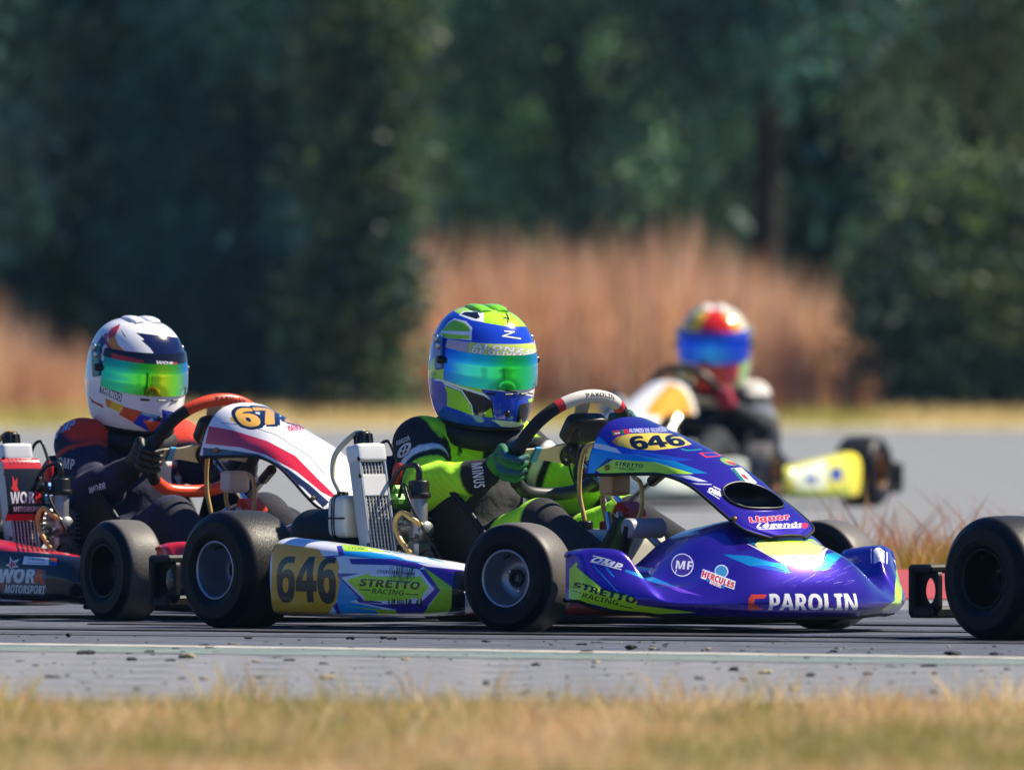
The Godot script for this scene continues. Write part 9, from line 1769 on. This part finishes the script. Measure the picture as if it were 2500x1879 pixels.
func racers() -> void:
	var g := RandomNumberGenerator.new()
	g.seed = 3
	var plain_shift := Vector3.ZERO
	# ---- the blue kart
	var foils := ["3a24a8", "1d9fe0", "2b62d8", "4a2a9c", "2f9be8", "2ea0dc", "27b4d8", "2b8fd8", "2a1c90"]
	var base := {"rear_r": 0.139, "rear_half": 0.082, "front_r": 0.1285, "front_half": 0.058, "steer": deg_to_rad(15.0), "lock": 0.0, "panel_shift": plain_shift,
		"frame": mat("b0341c", 0.4), "rim": mat("9a9ca6", 0.35, 0.8), "nose": foil_mat(paint("3a24a8", NOSE_ART, 2048, 1024, 260, 5), foils, 0.28, 0.6, 1.0),
		"panel": foil_mat(paint("3a24a8", PANEL_ART, 1024, 1024, 60, 6), foils, 0.28, 0.6, 1.0), "panel_rim": mat("3a24a8", 0.3, 0.5, 1.0), "pod": foil_mat(paint("e6e8ee", POD_ART, 1024, 512, 160, 7), [], 0.3, 0.0, 1.0),
		"pod_far": mat("3a24a8", 0.3, 0.4, 1.0), "grip_top": mat("c9c5bd", 0.75), "grip_mark": mat("c01a20", 0.5), "grip_side": mat("14161c", 0.85), "grip_low": mat("23252a", 0.5), "bracket": mat("b8281c", 0.35),
		"bottle": mat("b08858", 0.35), "head": mat("4c8a2c", 0.45, 0.3), "hose": mat("cfc8ac", 0.35),
		"grip_text": "PAROLIN", "label": "violet blue go-kart with race number 646, nearest in focus"}
	var k1 := make_kart(base)
	k1.position = Vector3(-0.2337, 0, 0)
	k1.rotation.y = deg_to_rad(-50)
	var lime := lin("b4fa2c")
	var navy := lin("14151c")
	var white := lin("dfe0e4")
	var sh_r := Vector3(0.2, 0.43, 0.145)
	var el_r := Vector3(0.325, 0.325, 0.225)
	var wr_r := Vector3(0.472, 0.366, 0.168)
	var cuff := lin("101116")
	var tint1 := func(p: Vector3, id: int, n: Vector3) -> Color:
		var c := navy
		var z := absf(p.z)
		if id in [4, 5, 6, 8, 9, 10]:
			var q := Vector3(p.x, p.y, z)
			var tu := (q - sh_r).dot(el_r - sh_r) / (el_r - sh_r).length_squared()
			var tf := (q - el_r).dot(wr_r - el_r) / (wr_r - el_r).length_squared()
			var slant := tu + (q.x - 0.24) * 2.2
			c = navy.lerp(white, smoothstep(0.5, 0.54, slant) * (1.0 - smoothstep(0.66, 0.7, slant)))
			c = c.lerp(lime, smoothstep(0.8, 0.84, slant) if id in [4, 8] else 1.0)
			c = c.lerp(lime, smoothstep(0.445, 0.452, p.y) * (1.0 - smoothstep(0.15, 0.157, z)))
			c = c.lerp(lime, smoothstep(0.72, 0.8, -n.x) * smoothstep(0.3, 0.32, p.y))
			if id in [5, 6, 9, 10]: c = c.lerp(cuff, smoothstep(0.68, 0.72, tf))
		elif id in [2, 3]:
			c = navy.lerp(lime, smoothstep(0.43, 0.437, p.y))
			c = c.lerp(lime, smoothstep(0.235, 0.243, p.x) * smoothstep(0.02, 0.026, z))
			c = c.lerp(navy, smoothstep(0.055, 0.06, z) * (1.0 - smoothstep(0.08, 0.085, z)) * smoothstep(0.24, 0.25, p.x))
		elif id in [0, 1]:
			c = navy.lerp(lin("2a2b30"), smoothstep(0.24, 0.25, p.x) * (1.0 - smoothstep(0.1, 0.11, z)))
			c = c.lerp(lime, smoothstep(0.35, 0.356, p.y) * smoothstep(0.02, 0.026, z) * smoothstep(0.22, 0.23, p.x))
		elif id in [12, 13, 16, 17]: c = navy.lerp(lime, smoothstep(0.49, 0.496, p.x) * (1.0 - smoothstep(0.625, 0.631, p.x)) * smoothstep(-0.2, -0.05, n.y))
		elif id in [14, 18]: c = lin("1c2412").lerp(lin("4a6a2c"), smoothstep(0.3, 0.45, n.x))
		return c * (1.0 + 0.06 * sin(p.x * 400.0 + p.y * 230.0))
	var g1 := func(p: Vector3, id: int, n: Vector3) -> Color:
		if id == 1: return lin("14506a").lerp(lin("2c7a28"), clampf(0.5 + 0.5 * sin(p.y * 160.0 + p.x * 60.0), 0, 1))
		if id == 2: return lin("16405c")
		return lin("1b5c58").lerp(lin("3c8a1e"), clampf(0.5 + 0.6 * sin(p.x * 110.0 + p.z * 150.0), 0, 1))
	var cloth := vmat(0.85)
	cloth.rim_enabled = true; cloth.rim = 0.05
	cloth.normal_enabled = true
	cloth.normal_texture = noise_tex(0.012, Color.BLACK, Color.WHITE, 512, 3, 61, FastNoiseLite.TYPE_SIMPLEX_SMOOTH, 14.0)
	cloth.normal_scale = 0.3
	cloth.uv1_triplanar = true; cloth.uv1_scale = Vector3.ONE * 4.0
	var letters := mat("e4e6ea", 0.7)
	var j1 := {"neck": Vector3(0.25, 0.485, 0.005), "elbow_r": Vector3(0.325, 0.325, 0.225), "wrist_r": Vector3(0.472, 0.366, 0.168), "elbow_l": Vector3(0.33, 0.32, -0.22), "wrist_l": Vector3(0.487, 0.385, -0.165),
		"knee_r": Vector3(0.63, 0.245, 0.135), "ankle_r": Vector3(0.885, 0.155, 0.165), "knee_l": Vector3(0.62, 0.25, -0.14), "ankle_l": Vector3(0.92, 0.14, -0.15)}
	var fw := Vector3(0.643, 0, 0.766)   # image right, in the kart's frame (x, z)
	var imr := Vector3(0.643, 0, -0.766)
	var to := Vector3(-0.766, 0, -0.643)
	var d1 := make_driver({"label": "kart driver in lime and black suit with blue and lime helmet, gripping the steering wheel", "cell": 0.006, "hand_cell": 0.003, "joints": j1, "tint": tint1, "suit": cloth, "glove": vmat(0.75), "glove_tint": g1,
		"collar": mat("10131f", 0.8), "yaw": -12.0, "pitch": -9.0, "roll": 0.0, "head": Vector3(0.268, 0.617, 0.012), "hand_turn": 0.22,
		"shell": print_mat(paint("2046c8", HELMET_ART, 2048, 1024, 30, 8), 0.16, 0.0, 1.0), "strip": print_mat(paint("b8a8c0", STRIP_ART, 1024, 128), 0.2, 0.0, 0.6),
		"visor": painted_sheen([[0.0, 0.2, 0.36, 0.5, 0.62, 0.75, 1.0], ["2a6ce0", "38d0f0", "30e0c0", "38f048", "30dc80", "40d0f8", "2a60e0"]]), "plate": mat("1c62b0", 0.3, 0.3, 0.5), "vent": mat("7ad01c", 0.3, 0.0, 0.5),
		"letters": [["MiNUS", Vector3(0.452, 0.361, 0.176) - to * 0.08, (Vector3(0, -1, 0) * 0.95 + imr * 0.12) * 0.06, (imr * -0.95 + Vector3(0, -0.12, 0)) * 0.028, to, letters],
			["BELL", Vector3(0.29, 0.435, 0.06) - to * 0.08, Vector3(0, 0.03, 0), imr * 0.011, to, letters],
			["ARGOS", Vector3(0.205, 0.44, 0.2) - to * 0.08, imr * 0.032 + Vector3(0, 0.014, 0), Vector3(0, -0.01, 0) + imr * 0.003, to, letters], ["O", Vector3(0.21, 0.418, 0.2) - to * 0.08, imr * 0.03 + Vector3(0, 0.01, 0), Vector3(0, -0.034, 0) + imr * -0.012, to, letters], ["+", Vector3(0.21, 0.418, 0.2) - to * 0.08, imr * 0.018 + Vector3(0, 0.006, 0), Vector3(0, -0.02, 0) + imr * -0.006, to, letters]]})
	d1.transform = k1.transform
	# ---- the dark red kart
	var c2 := base.duplicate()
	c2.merge({"steer": 0.0, "panel_shift": Vector3(-0.03, 0.04, 0), "scoop": false, "frame": mat("1c4fa0", 0.4), "rim": mat("18191e", 0.4, 0.5), "rear_r": 0.137, "front_r": 0.126,
		"nose": foil_mat(paint("c8202c", [["P", "14161e", [0.0, 0.55, 1.0, 0.55, 1.0, 1.0, 0.0, 1.0]], ["P", "dfe0e4", [0.35, 0.2, 0.65, 0.2, 0.6, 0.3, 0.4, 0.3]]], 512, 256), [], 0.3, 0.0, 1.0),
		"panel": foil_mat(paint("eceaea", PANEL2_ART, 1024, 1024, 40, 16), [], 0.26, 0.0, 1.0), "panel_rim": mat("e0e0e0", 0.3), "pod": foil_mat(paint("14161e", POD2_ART, 2048, 1024, 90, 17), [], 0.32, 0.0, 1.0), "pod_far": mat("a81c28", 0.3, 0.0, 1.0),
		"grip_top": mat("e0481c", 0.4), "grip_mark": mat("e0481c", 0.4), "grip_side": mat("121318", 0.8), "grip_low": mat("e0481c", 0.35), "bracket": mat("c83c18", 0.35), "bottle": mat("c8c4b4", 0.35), "head": mat("1f5c9c", 0.4, 0.3), "hose": mat("c89a3c", 0.35),
		"shroud": print_mat(paint("14161e", [["P", "c02430", [0.0, 0.0, 1.0, 0.0, 1.0, 0.3, 0.0, 0.3]], ["P", "c02430", [0.0, 0.84, 1.0, 0.84, 1.0, 1.0, 0.0, 1.0]],
			["P", "14161e", [0.2, 0.0, 0.23, 0.0, 0.19, 0.26, 0.16, 0.26]], ["P", "14161e", [0.3, 0.0, 0.33, 0.0, 0.29, 0.26, 0.26, 0.26]], ["P", "14161e", [0.4, 0.0, 0.43, 0.0, 0.39, 0.26, 0.36, 0.26]], ["P", "14161e", [0.5, 0.0, 0.53, 0.0, 0.49, 0.26, 0.46, 0.26]], ["P", "14161e", [0.6, 0.0, 0.63, 0.0, 0.59, 0.26, 0.56, 0.26]],
			["P", "d03830", [0.2, 0.36, 0.25, 0.42, 0.33, 0.38, 0.29, 0.46, 0.33, 0.52, 0.25, 0.51, 0.21, 0.56, 0.19, 0.5, 0.12, 0.48, 0.18, 0.45]],
			["T", "e8e8ec", "WOR", [0.1, 0.52, 0.25, 0.52, 0.4, 0.52, 0.55, 0.52, 0.7, 0.52, 0.08, 0.66, 0.23, 0.66, 0.38, 0.66, 0.53, 0.66, 0.68, 0.66], 0.9, "", 0.0], ["T", "d02c34", "R", [0.73, 0.52, 0.78, 0.52, 0.82, 0.52, 0.87, 0.52, 0.92, 0.52, 0.71, 0.66, 0.76, 0.66, 0.8, 0.66, 0.85, 0.66, 0.9, 0.66], 0.9, "", 0.0],
			["T", "d8d8dc", "MOTORSPORT", [0.15, 0.7, 0.34, 0.7, 0.53, 0.7, 0.72, 0.7, 0.92, 0.7, 0.15, 0.78, 0.34, 0.78, 0.53, 0.78, 0.72, 0.78, 0.92, 0.78], 0.3, "", 0.0]], 512, 512), 0.3, 0.0, 0.8),
		"label": "dark go-kart with white front panel numbered 672 and red nose, behind kart 646"}, true)
	var k2 := make_kart(c2)
	k2.transform = Transform3D(Basis(Vector3.UP, deg_to_rad(-58)).scaled(Vector3.ONE * 0.97), Vector3(-1.032, 0, -1.8))
	var dark := lin("161b3a")
	var tint2 := func(p: Vector3, id: int, n: Vector3) -> Color:
		var c := dark
		match id:
			2, 3, 4, 8:
				c = dark.lerp(lin("d83018"), smoothstep(0.432, 0.45, p.y) * (1.0 - smoothstep(0.3, 0.31, p.x)) * (1.0 - smoothstep(0.195, 0.203, absf(p.z))))
				if id == 4: c = c.lerp(lin("c83a18"), 1.0 - smoothstep(0.003, 0.008, absf(p.y - 0.4 - (p.x - 0.2) * 0.4)))
			6, 10: c = lin("0e0f14")
			1:
				if absf(p.z) > 0.06 and p.x > 0.25 and p.z < 0.0: c = lin("d83828") if fmod(p.y * 20.0, 1.0) < 0.6 else lin("e8e0e0")
			13, 17, 14, 18: c = lin("101424")
		return c * (1.0 + 0.05 * sin(p.x * 400.0 + p.y * 230.0))
	var blackg := func(_p: Vector3, _i: int, _n: Vector3) -> Color: return lin("0d0e12")
	var j2 := j1.duplicate()
	j2.merge({"neck": Vector3(0.215, 0.478, 0.0), "elbow_r": Vector3(0.34, 0.3, 0.2), "wrist_r": Vector3(0.475, 0.37, 0.165)}, true)
	var d2 := make_driver({"label": "kart driver in navy and red suit with white, orange and black helmet, left of picture", "cell": 0.009, "hand_cell": 0.0035, "joints": j2, "tint": tint2, "suit": cloth, "glove": vmat(0.5), "glove_tint": blackg,
		"collar": mat("0e0f14", 0.75), "yaw": -2.0, "pitch": -9.0, "roll": -1.0, "head": Vector3(0.232, 0.61, 0.0), "hand_turn": 0.1,
		"shell": print_mat(paint("e8e8ea", HELMET2_ART, 2048, 1024, 30, 18), 0.18, 0.0, 1.0), "strip": print_mat(paint("16182c", STRIP2_ART, 1024, 128), 0.2, 0.0, 0.6),
		"visor": painted_sheen([[0.0, 0.2, 0.38, 0.5, 0.6, 0.75, 1.0], ["2aa890", "3cd0a0", "58e830", "d0f428", "88f448", "48b0f0", "7858e8"]]), "plate": mat("1c6c74", 0.3, 0.3, 0.5), "vent": mat("e4e4e8", 0.3, 0.0, 0.5),
		"letters": [["OMP", Vector3(0.2, 0.42, 0.2) + Vector3(0, 0.1, 0.0), Vector3(0.05, 0, -0.03), Vector3(0.015, -0.012, 0.025), Vector3(0.1, -0.95, -0.2).normalized(), letters],
			["OMP", Vector3(0.24, 0.385, 0.2) - to * 0.08, imr * 0.05 + Vector3(0, -0.006, 0), Vector3(0, -0.026, 0), to, letters], ["WORR", Vector3(0.38, 0.325, 0.19) - to * 0.08, imr * 0.045 + Vector3(0, 0.014, 0), Vector3(0, -0.016, 0), to, letters]]})
	d2.transform = k2.transform
	# ---- the far kart, coming the other way round the bend
	var c3 := base.duplicate()
	var y3 := [["P", "f4e41c", [0.0, 0.0, 0.34, 0.0, 0.26, 1.0, 0.0, 1.0]], ["P", "d8e0c8", [0.5, 0.3, 0.9, 0.4, 0.8, 0.8, 0.55, 0.85]], ["P", "2038a0", [0.4, 0.5, 0.5, 0.5, 0.5, 0.65, 0.38, 0.65]], ["P", "2038a0", [0.62, 0.55, 0.72, 0.5, 0.72, 0.62, 0.62, 0.66]], ["P", "a8b82c", [0.3, 0.7, 0.9, 0.75, 0.9, 1.0, 0.28, 1.0]]]
	c3.merge({"steer": 0.1, "frame": mat("26272c", 0.4), "rim": mat("7a5636", 0.4, 0.5), "nose": print_mat(paint("c8d0c0", [["P", "2038a0", [0.1, 0.4, 0.4, 0.3, 0.4, 0.5, 0.1, 0.6]]], 256, 128), 0.3, 0.0, 1.0), "panel": print_mat(paint("f0efe8", [["P", "e0a018", [0.55, 0.05, 1.0, 0.05, 1.0, 0.5, 0.6, 0.5]]], 256, 256), 0.25, 0.0, 1.0),
		"panel_rim": mat("e0e0e0", 0.3), "pod": mat("c8d0c0", 0.3, 0.0, 0.8), "pod_far": print_mat(paint("dcd850", y3, 512, 256), 0.3, 0.0, 0.8), "grip_top": M.black, "grip_mark": M.black, "grip_side": M.black, "grip_low": M.black, "bracket": M.dark_steel,
		"label": "blurred go-kart with yellow side pod going the other way in the background"}, true)
	var k3 := make_kart(c3)
	var dir3 := deg_to_rad(-(180.0 - 68.0))
	k3.transform = Transform3D(Basis(Vector3.UP, dir3).scaled(Vector3.ONE * 0.94), Vector3(0.845, 0, -29.0))
	var tint3 := func(p: Vector3, id: int, n: Vector3) -> Color:
		var c := lin("141824")
		if id in [2, 4, 8] and p.y > 0.44: c = lin("c8c4c0")
		if id == 8 and p.y < 0.4: c = lin("5c6270")
		if id == 6: c = lin("b8a880")
		return c
	var art3 := [["P", "e8ead8", [0.0, 0.0, 1.0, 0.0, 1.0, 0.2, 0.0, 0.2]], ["P", "58b090", [0.0, 0.1, 0.44, 0.1, 0.4, 0.36, 0.0, 0.42]], ["P", "e0281c", [0.46, 0.1, 0.57, 0.1, 0.63, 0.36, 0.38, 0.36]], ["P", "f0c020", [0.38, 0.16, 0.46, 0.14, 0.44, 0.36, 0.33, 0.36]], ["P", "f0a030", [0.56, 0.16, 0.62, 0.18, 0.66, 0.36, 0.6, 0.36]],
		["P", "e4e0c8", [0.66, 0.2, 1.0, 0.2, 1.0, 1.0, 0.66, 1.0]], ["P", "c8d040", [0.25, 0.56, 0.42, 0.6, 0.45, 1.0, 0.25, 1.0]], ["P", "e8b020", [0.38, 0.6, 0.44, 0.6, 0.45, 1.0, 0.4, 1.0]], ["P", "e8401c", [0.43, 0.6, 0.56, 0.6, 0.55, 1.0, 0.44, 1.0]], ["P", "d02848", [0.55, 0.6, 0.62, 0.58, 0.6, 0.8, 0.56, 0.8]], ["P", "88b868", [0.62, 0.6, 0.7, 0.6, 0.7, 0.8, 0.62, 0.8]]]
	var j3 := j1.duplicate()
	var d3 := make_driver({"label": "blurred kart driver in dark suit with rainbow coloured helmet and blue visor in the background", "cell": 0.012, "hand_cell": 0.005, "joints": j3, "tint": tint3, "suit": cloth, "glove": vmat(0.6), "glove_tint": func(_p, _i, _n): return lin("9c1c38"),
		"collar": mat("14161e", 0.8), "yaw": 18.0, "pitch": -8.0, "roll": 0.0, "head_scale": 1.12, "head": Vector3(0.27, 0.625, 0.0),
		"shell": print_mat(paint("b4c48c", art3, 512, 256), 0.15, 0.0, 1.0), "strip": mat("3a50c0", 0.2), "visor": painted_sheen([[0.0, 0.3, 0.5, 0.7, 1.0], ["3848e8", "3070f8", "40b0ff", "3068f8", "4048e0"]]), "plate": mat("c0c4b0", 0.3), "vent": mat("e8e8e0", 0.3)})
	d3.transform = k3.transform
	# ---- the kart ahead, leaving the picture on the right
	var c4 := base.duplicate()
	c4.merge({"steer": 0.2, "frame": mat("26272c", 0.4), "rim": mat("141519", 0.35, 0.6), "nose": mat("20242c", 0.3, 0.0, 1.0), "panel": mat("d8d8d8", 0.3, 0.0, 1.0), "panel_rim": mat("d8d8d8", 0.3), "pod": mat("20242c", 0.3, 0.0, 1.0), "pod_far": mat("20242c", 0.3, 0.0, 1.0),
		"grip_top": M.black, "grip_mark": M.black, "grip_side": M.black, "grip_low": M.black, "bracket": M.dark_steel, "rear_r": 0.1415, "label": "black go-kart leaving the picture on the right, only its rear wheel and bumper showing"}, true)
	var k4 := make_kart(c4)
	k4.transform = Transform3D(Basis(Vector3.UP, deg_to_rad(-48)), Vector3(1.505, 0, 1.72))

func nature() -> void:
	var g := RandomNumberGenerator.new()
	g.seed = 21
	var meshes := []
	# ---- dry grass on the near verge
	for i in 4: meshes.append(tuft(9, 0.1, 0.03, 0.0022, 0.8, 100 + i))
	var tones := [lin("d8cca6"), lin("e4d8b6"), lin("c0b88c"), lin("ccc09a"), lin("a0aa6e"), lin("f2e8d0")]
	var patch := FastNoiseLite.new()
	patch.frequency = 0.012; patch.seed = 5
	var xf := []
	var cols := []
	for k in 14400:
		var z := 9.1 + 8.0 * pow(g.randf(), 0.85)
		var x := g.randf_range(-1.7, 1.7)
		var green := patch.get_noise_2d(x * 100.0, z * 40.0)
		var c: Color = tones[g.randi() % 4] if green < 0.08 else tones[[2, 4, 4, 4][g.randi() % 4]]
		if green < -0.12: c = [lin("dcc0a4"), lin("e4ccb0"), tones[5]][g.randi() % 3]
		if g.randf() < 0.12: c = tones[5]
		if patch.get_noise_2d(x * 140.0 + 900.0, z * 70.0) > 0.28 and g.randf() < 0.7: continue
		var s := g.randf_range(0.35, 0.95) * clampf((z - 8.8) / 1.5, 0.35, 1.0)
		xf.append(Transform3D(Basis(Vector3.UP, g.randf() * TAU).scaled(Vector3(s, s * g.randf_range(0.7, 1.2), s)), Vector3(x, -0.012, z)))
		cols.append(c * g.randf_range(0.55, 1.1))
	stuff(scatter("verge_grass", meshes, xf, cols, M.blade), "short dry grass with green patches along the near edge of the track", "grass")
	var tallm := tuft(5, 0.26, 0.05, 0.0022, 0.6, 120, 1.5)
	var xs := []
	var cs := []
	for k in 420:
		var z7 := g.randf_range(9.2, 12.5)
		var x7 := g.randf_range(-1.6, 1.6)
		if patch.get_noise_2d(x7 * 160.0 + 300.0, z7 * 30.0) < 0.0: continue
		var s7 := g.randf_range(0.3, 0.65)
		xs.append(Transform3D(Basis(Vector3.UP, g.randf() * TAU).scaled(Vector3.ONE * s7), Vector3(x7, -0.01, z7)))
		cs.append([lin("dccca0"), lin("c8a880"), lin("a8a868"), lin("e8dcc0")][g.randi() % 4] * g.randf_range(0.7, 1.2))
	stuff(scatter("verge_stalks", tallm, xs, cs, M.blade), "sparse taller dry stalks standing up from the near verge", "grass")
	# ---- stones and crumbs of tyre rubber on the shoulder
	var cr := MB.new()
	cr.sbox(Vector3(0, 0.3, 0), Vector3(1.5, 0.7, 1.0), 0.75, Basis(Vector3(0.2, 1, 0.1).normalized(), 0.4), 9, 6)
	cr.sbox(Vector3(0.5, 0.25, 0.2), Vector3(0.9, 0.9, 0.8), 0.8, Basis(Vector3(0.6, 1, 0).normalized(), 0.9), 8, 5)
	cr.sbox(Vector3(-0.55, 0.2, -0.1), Vector3(0.8, 0.5, 0.9), 0.7, Basis(Vector3(0, 1, 0.4).normalized(), 1.9), 8, 5)
	var xf2 := []
	var col2 := []
	for k in 700:
		var x2 := g.randf_range(-1.6, 1.6)
		var z2 := 0.83 * x2 + g.randf_range(2.2, 9.0)
		if z2 > 9.0: continue
		var s2 := g.randf_range(0.0012, 0.0045) if g.randf() < 0.86 else g.randf_range(0.005, 0.015) * g.randf_range(0.6, 1.2)
		xf2.append(Transform3D(Basis(Vector3.UP, g.randf() * TAU).scaled(Vector3(s2 * g.randf_range(0.8, 2.0), s2 * g.randf_range(0.6, 1.1), s2)), Vector3(x2, 0.006, z2)))
		col2.append(lin("2c2d33") * g.randf_range(0.7, 1.6) if g.randf() < 0.72 else lin("b0a078") * g.randf_range(0.7, 1.2))
	stuff(scatter("rubber_crumbs", cr, xf2, col2, vmat(0.9)), "dark crumbs of tyre rubber and grit lying on the grey shoulder", "debris")
	# ---- infield point behind the kerb
	ground_sheet("infield", [[0.9, -7.4], [60, -6.4], [60, -13], [2.0, -12.5], [1.1, -10]], 0.005, tri_mat("7a6a34", "a89a4c", 0.03, 0.5, 1.0, 71))
	var low := tuft(10, 0.14, 0.05, 0.002, 0.8, 201)
	var stalk := tuft(6, 0.3, 0.06, 0.0016, 0.5, 202, 1.6)
	var xa := []
	var ca := []
	for k in 5200:
		var z3 := g.randf_range(-11.5, -7.0)
		var x3 := 0.75 + pow(g.randf(), 0.7) * 4.5 + (z3 + 7.0) * -0.03
		var s3 := g.randf_range(0.5, 1.2) * clampf((x3 - 0.5) * 1.5, 0.3, 1.0)
		xa.append(Transform3D(Basis(Vector3.UP, g.randf() * TAU).scaled(Vector3.ONE * s3), Vector3(x3, 0, z3)))
		ca.append([lin("b08a30"), lin("8a8a30"), lin("6f7c2c"), lin("c0923c"), lin("a8583c")][g.randi() % 5] * g.randf_range(0.8, 1.2))
	stuff(scatter("infield_grass", low, xa, ca, M.blade), "short yellow green grass on the infield behind the kerb", "grass")
	var xb := []
	var cb := []
	for k in 260:
		var x4 := 0.85 + g.randf() * 2.6
		xb.append(Transform3D(Basis(Vector3.UP, g.randf() * TAU).scaled(Vector3.ONE * g.randf_range(0.5, 1.05)), Vector3(x4, 0, g.randf_range(-11.0, -7.0))))
		cb.append([lin("b88468"), lin("c8986c"), lin("a87060"), lin("dcc49c")][g.randi() % 4] * g.randf_range(0.8, 1.2))
	stuff(scatter("seed_stalks", stalk, xb, cb, M.blade), "thin reddish seed stalks standing above the infield grass", "grass")
	# ---- far verge
	ground_sheet("far_verge", [[-200, -73.5], [200, -73.5], [200, -140], [-200, -140]], 0.006, tri_mat("a09878", "c4bc94", 0.03, 0.2, 1.0, 72))
	var fv := []
	var fc := []
	var lowb := tuft(12, 0.2, 0.12, 0.006, 0.8, 203)
	for k in 3000:
		var z5 := g.randf_range(-90, -75)
		var x5 := g.randf_range(-7, 7)
		fv.append(Transform3D(Basis(Vector3.UP, g.randf() * TAU).scaled(Vector3.ONE * g.randf_range(0.3, 0.9)), Vector3(x5, 0, z5)))
		fc.append([lin("c8bc94"), lin("d4c8a0"), lin("b4b078"), lin("a4a860")][(g.randi() % 2) if sin(x5 * 1.3) < 0.2 else (2 + g.randi() % 2)] * g.randf_range(0.8, 1.2))
	stuff(scatter("far_verge_grass", lowb, fv, fc, M.blade), "low yellow green grass along the far edge of the track", "grass")
	# ---- tall dry grass
	var tall := []
	for i in 3: tall.append(tuft(14, 1.32, 0.18, 0.006, 0.24, 300 + i, 1.6))
	for q in [[-0.95, 2.5, -90.5, -84.0, 1.0, 1400, "tall dry russet grass in front of the trees behind the middle kart"], [-3.9, -2.25, -91.0, -85.0, 0.66, 420, "tall dry russet grass at the left foot of the dark conifer"], [2.0, 4.2, -91.5, -87.0, 0.5, 300, "lower dry grass at the foot of the bush at the right edge"]]:
		if true:
			var xt := []
			var ct := []
			for k in q[5]:
				var x6 := g.randf_range(q[0], q[1])
				var ends := smoothstep(0.0, 0.12, x6 - q[0]) * smoothstep(0.0, 1.3, q[1] - x6)
				var s6: float = q[4] * g.randf_range(0.5, 1.1) * (0.92 + 0.08 * sin(x6 * 7.0 + 1.0)) * lerpf(0.5, 1.0, ends)
				xt.append(Transform3D(Basis(Vector3.UP, g.randf() * TAU).scaled(Vector3(s6, s6, s6)), Vector3(x6, 0, g.randf_range(q[2], q[3]))))
				ct.append([lin("e4bcac"), lin("eaccbc"), lin("d0a896"), lin("f0dccc"), lin("ac8878"), lin("c8b49c")][g.randi() % 6] * g.randf_range(0.7, 1.15))
			stuff(scatter("tall_grass", tall, xt, ct, M.blade), q[6], "grass")
	# ---- trees
	var broad := spray(9, 0.085, 0.5, 401)
	var slim := spray(10, 0.12, 0.22, 402)
	var needle := spray(12, 0.12, 0.14, 403)
	var big := spray(8, 0.24, 0.6, 404)
	var teal := lin("426e74")
	var deep := lin("305a68")
	var olive := lin("6a7a4c")
	var sage := lin("90b0ac")
	var grp := "trees beyond the track"
	tree("conifer_tree", "dense dark conifer reaching to the ground, left of the russet grass", "tree", Vector3(-1.75, 0, -92), 5.5, 0.9, 0.2, 130, 42, needle, deep, teal, 0.13, grp, 0.1, 11)
	tree("leafy_tree", "dark green leafy tree beside the conifer, overhanging the russet grass", "tree", Vector3(-1.0, 0, -83.2), 4.5, 0.27, 0.05, 110, 34, broad, olive * 0.55, deep * 0.8, 0.07, grp, 0.05, 12)
	tree("silvery_tree", "pale grey green tree at the left edge", "tree", Vector3(-3.95, 0, -91.5), 6.0, 0.75, 0.3, 90, 36, slim, sage, teal, 0.12, grp, 0.0, 13)
	tree("leafy_tree", "dark slender tree with bare trunk standing right of the russet grass", "tree", Vector3(1.62, 0, -91.0), 7.0, 0.9, 2.3, 70, 34, slim, deep, teal, 0.13, grp, 0.25, 14)
	tree("shrub", "olive green bush at the right edge behind the track", "bush", Vector3(2.95, 0, -84.0), 1.35, 0.6, 0.1, 70, 45, broad, olive * 0.5, teal * 0.6, 0.06, grp, 0.0, 15)
	tree("leafy_tree", "olive leafy tree above the bush at the right edge", "tree", Vector3(3.1, 0, -93), 6.5, 1.1, 1.2, 100, 38, broad, olive, sage, 0.12, grp, 0.0, 16)
	tree("leafy_tree", "bluish dark tree right behind the middle of the russet grass", "tree", Vector3(0.45, 0, -95), 6.5, 1.2, 0.6, 110, 36, slim, teal, sage, 0.13, grp, -0.2, 17)
	var back := [[-4.6, -100], [-2.6, -101], [-0.6, -101], [1.6, -100.5], [4.4, -101], [-5.5, -94], [5.8, -95], [3.0, -103], [-3.8, -105], [-1.4, -106], [0.8, -106], [5.4, -107]]
	var names := ["far left, behind the silvery tree", "behind the conifer, second row", "behind the leafy tree beside the conifer", "behind the slender trunk, second row", "behind the bush at the right edge", "outside the left edge", "outside the right edge", "last row, behind the slender trunk", "last row, left", "last row, behind the conifer", "last row, behind the russet grass", "last row, right"]
	for i in back.size():
		tree("background_tree", "dark leafy tree of the wood, " + names[i], "tree", Vector3(back[i][0], 0, back[i][1]), 7.5, 1.6, 0.1, 90, 22, big, teal, [teal, olive, sage][i % 3], 0.14, grp, 0.0, 30 + i)
	# a far wood closes the view between the trunks
	var xw := []
	var cw := []
	for k in 3500:
		xw.append(Transform3D(Basis.from_euler(Vector3(g.randf() * TAU, g.randf() * TAU, 0)).scaled(Vector3.ONE * g.randf_range(1.5, 3.0)), Vector3(g.randf_range(-14, 14), g.randf_range(0.1, 8.0), g.randf_range(-116, -110))))
		cw.append(deep.lerp(teal, g.randf()) * g.randf_range(0.6, 1.1))
	stuff(scatter("far_wood", big, xw, cw, M.leaf), "dark wood closing the view behind the trees", "wood")
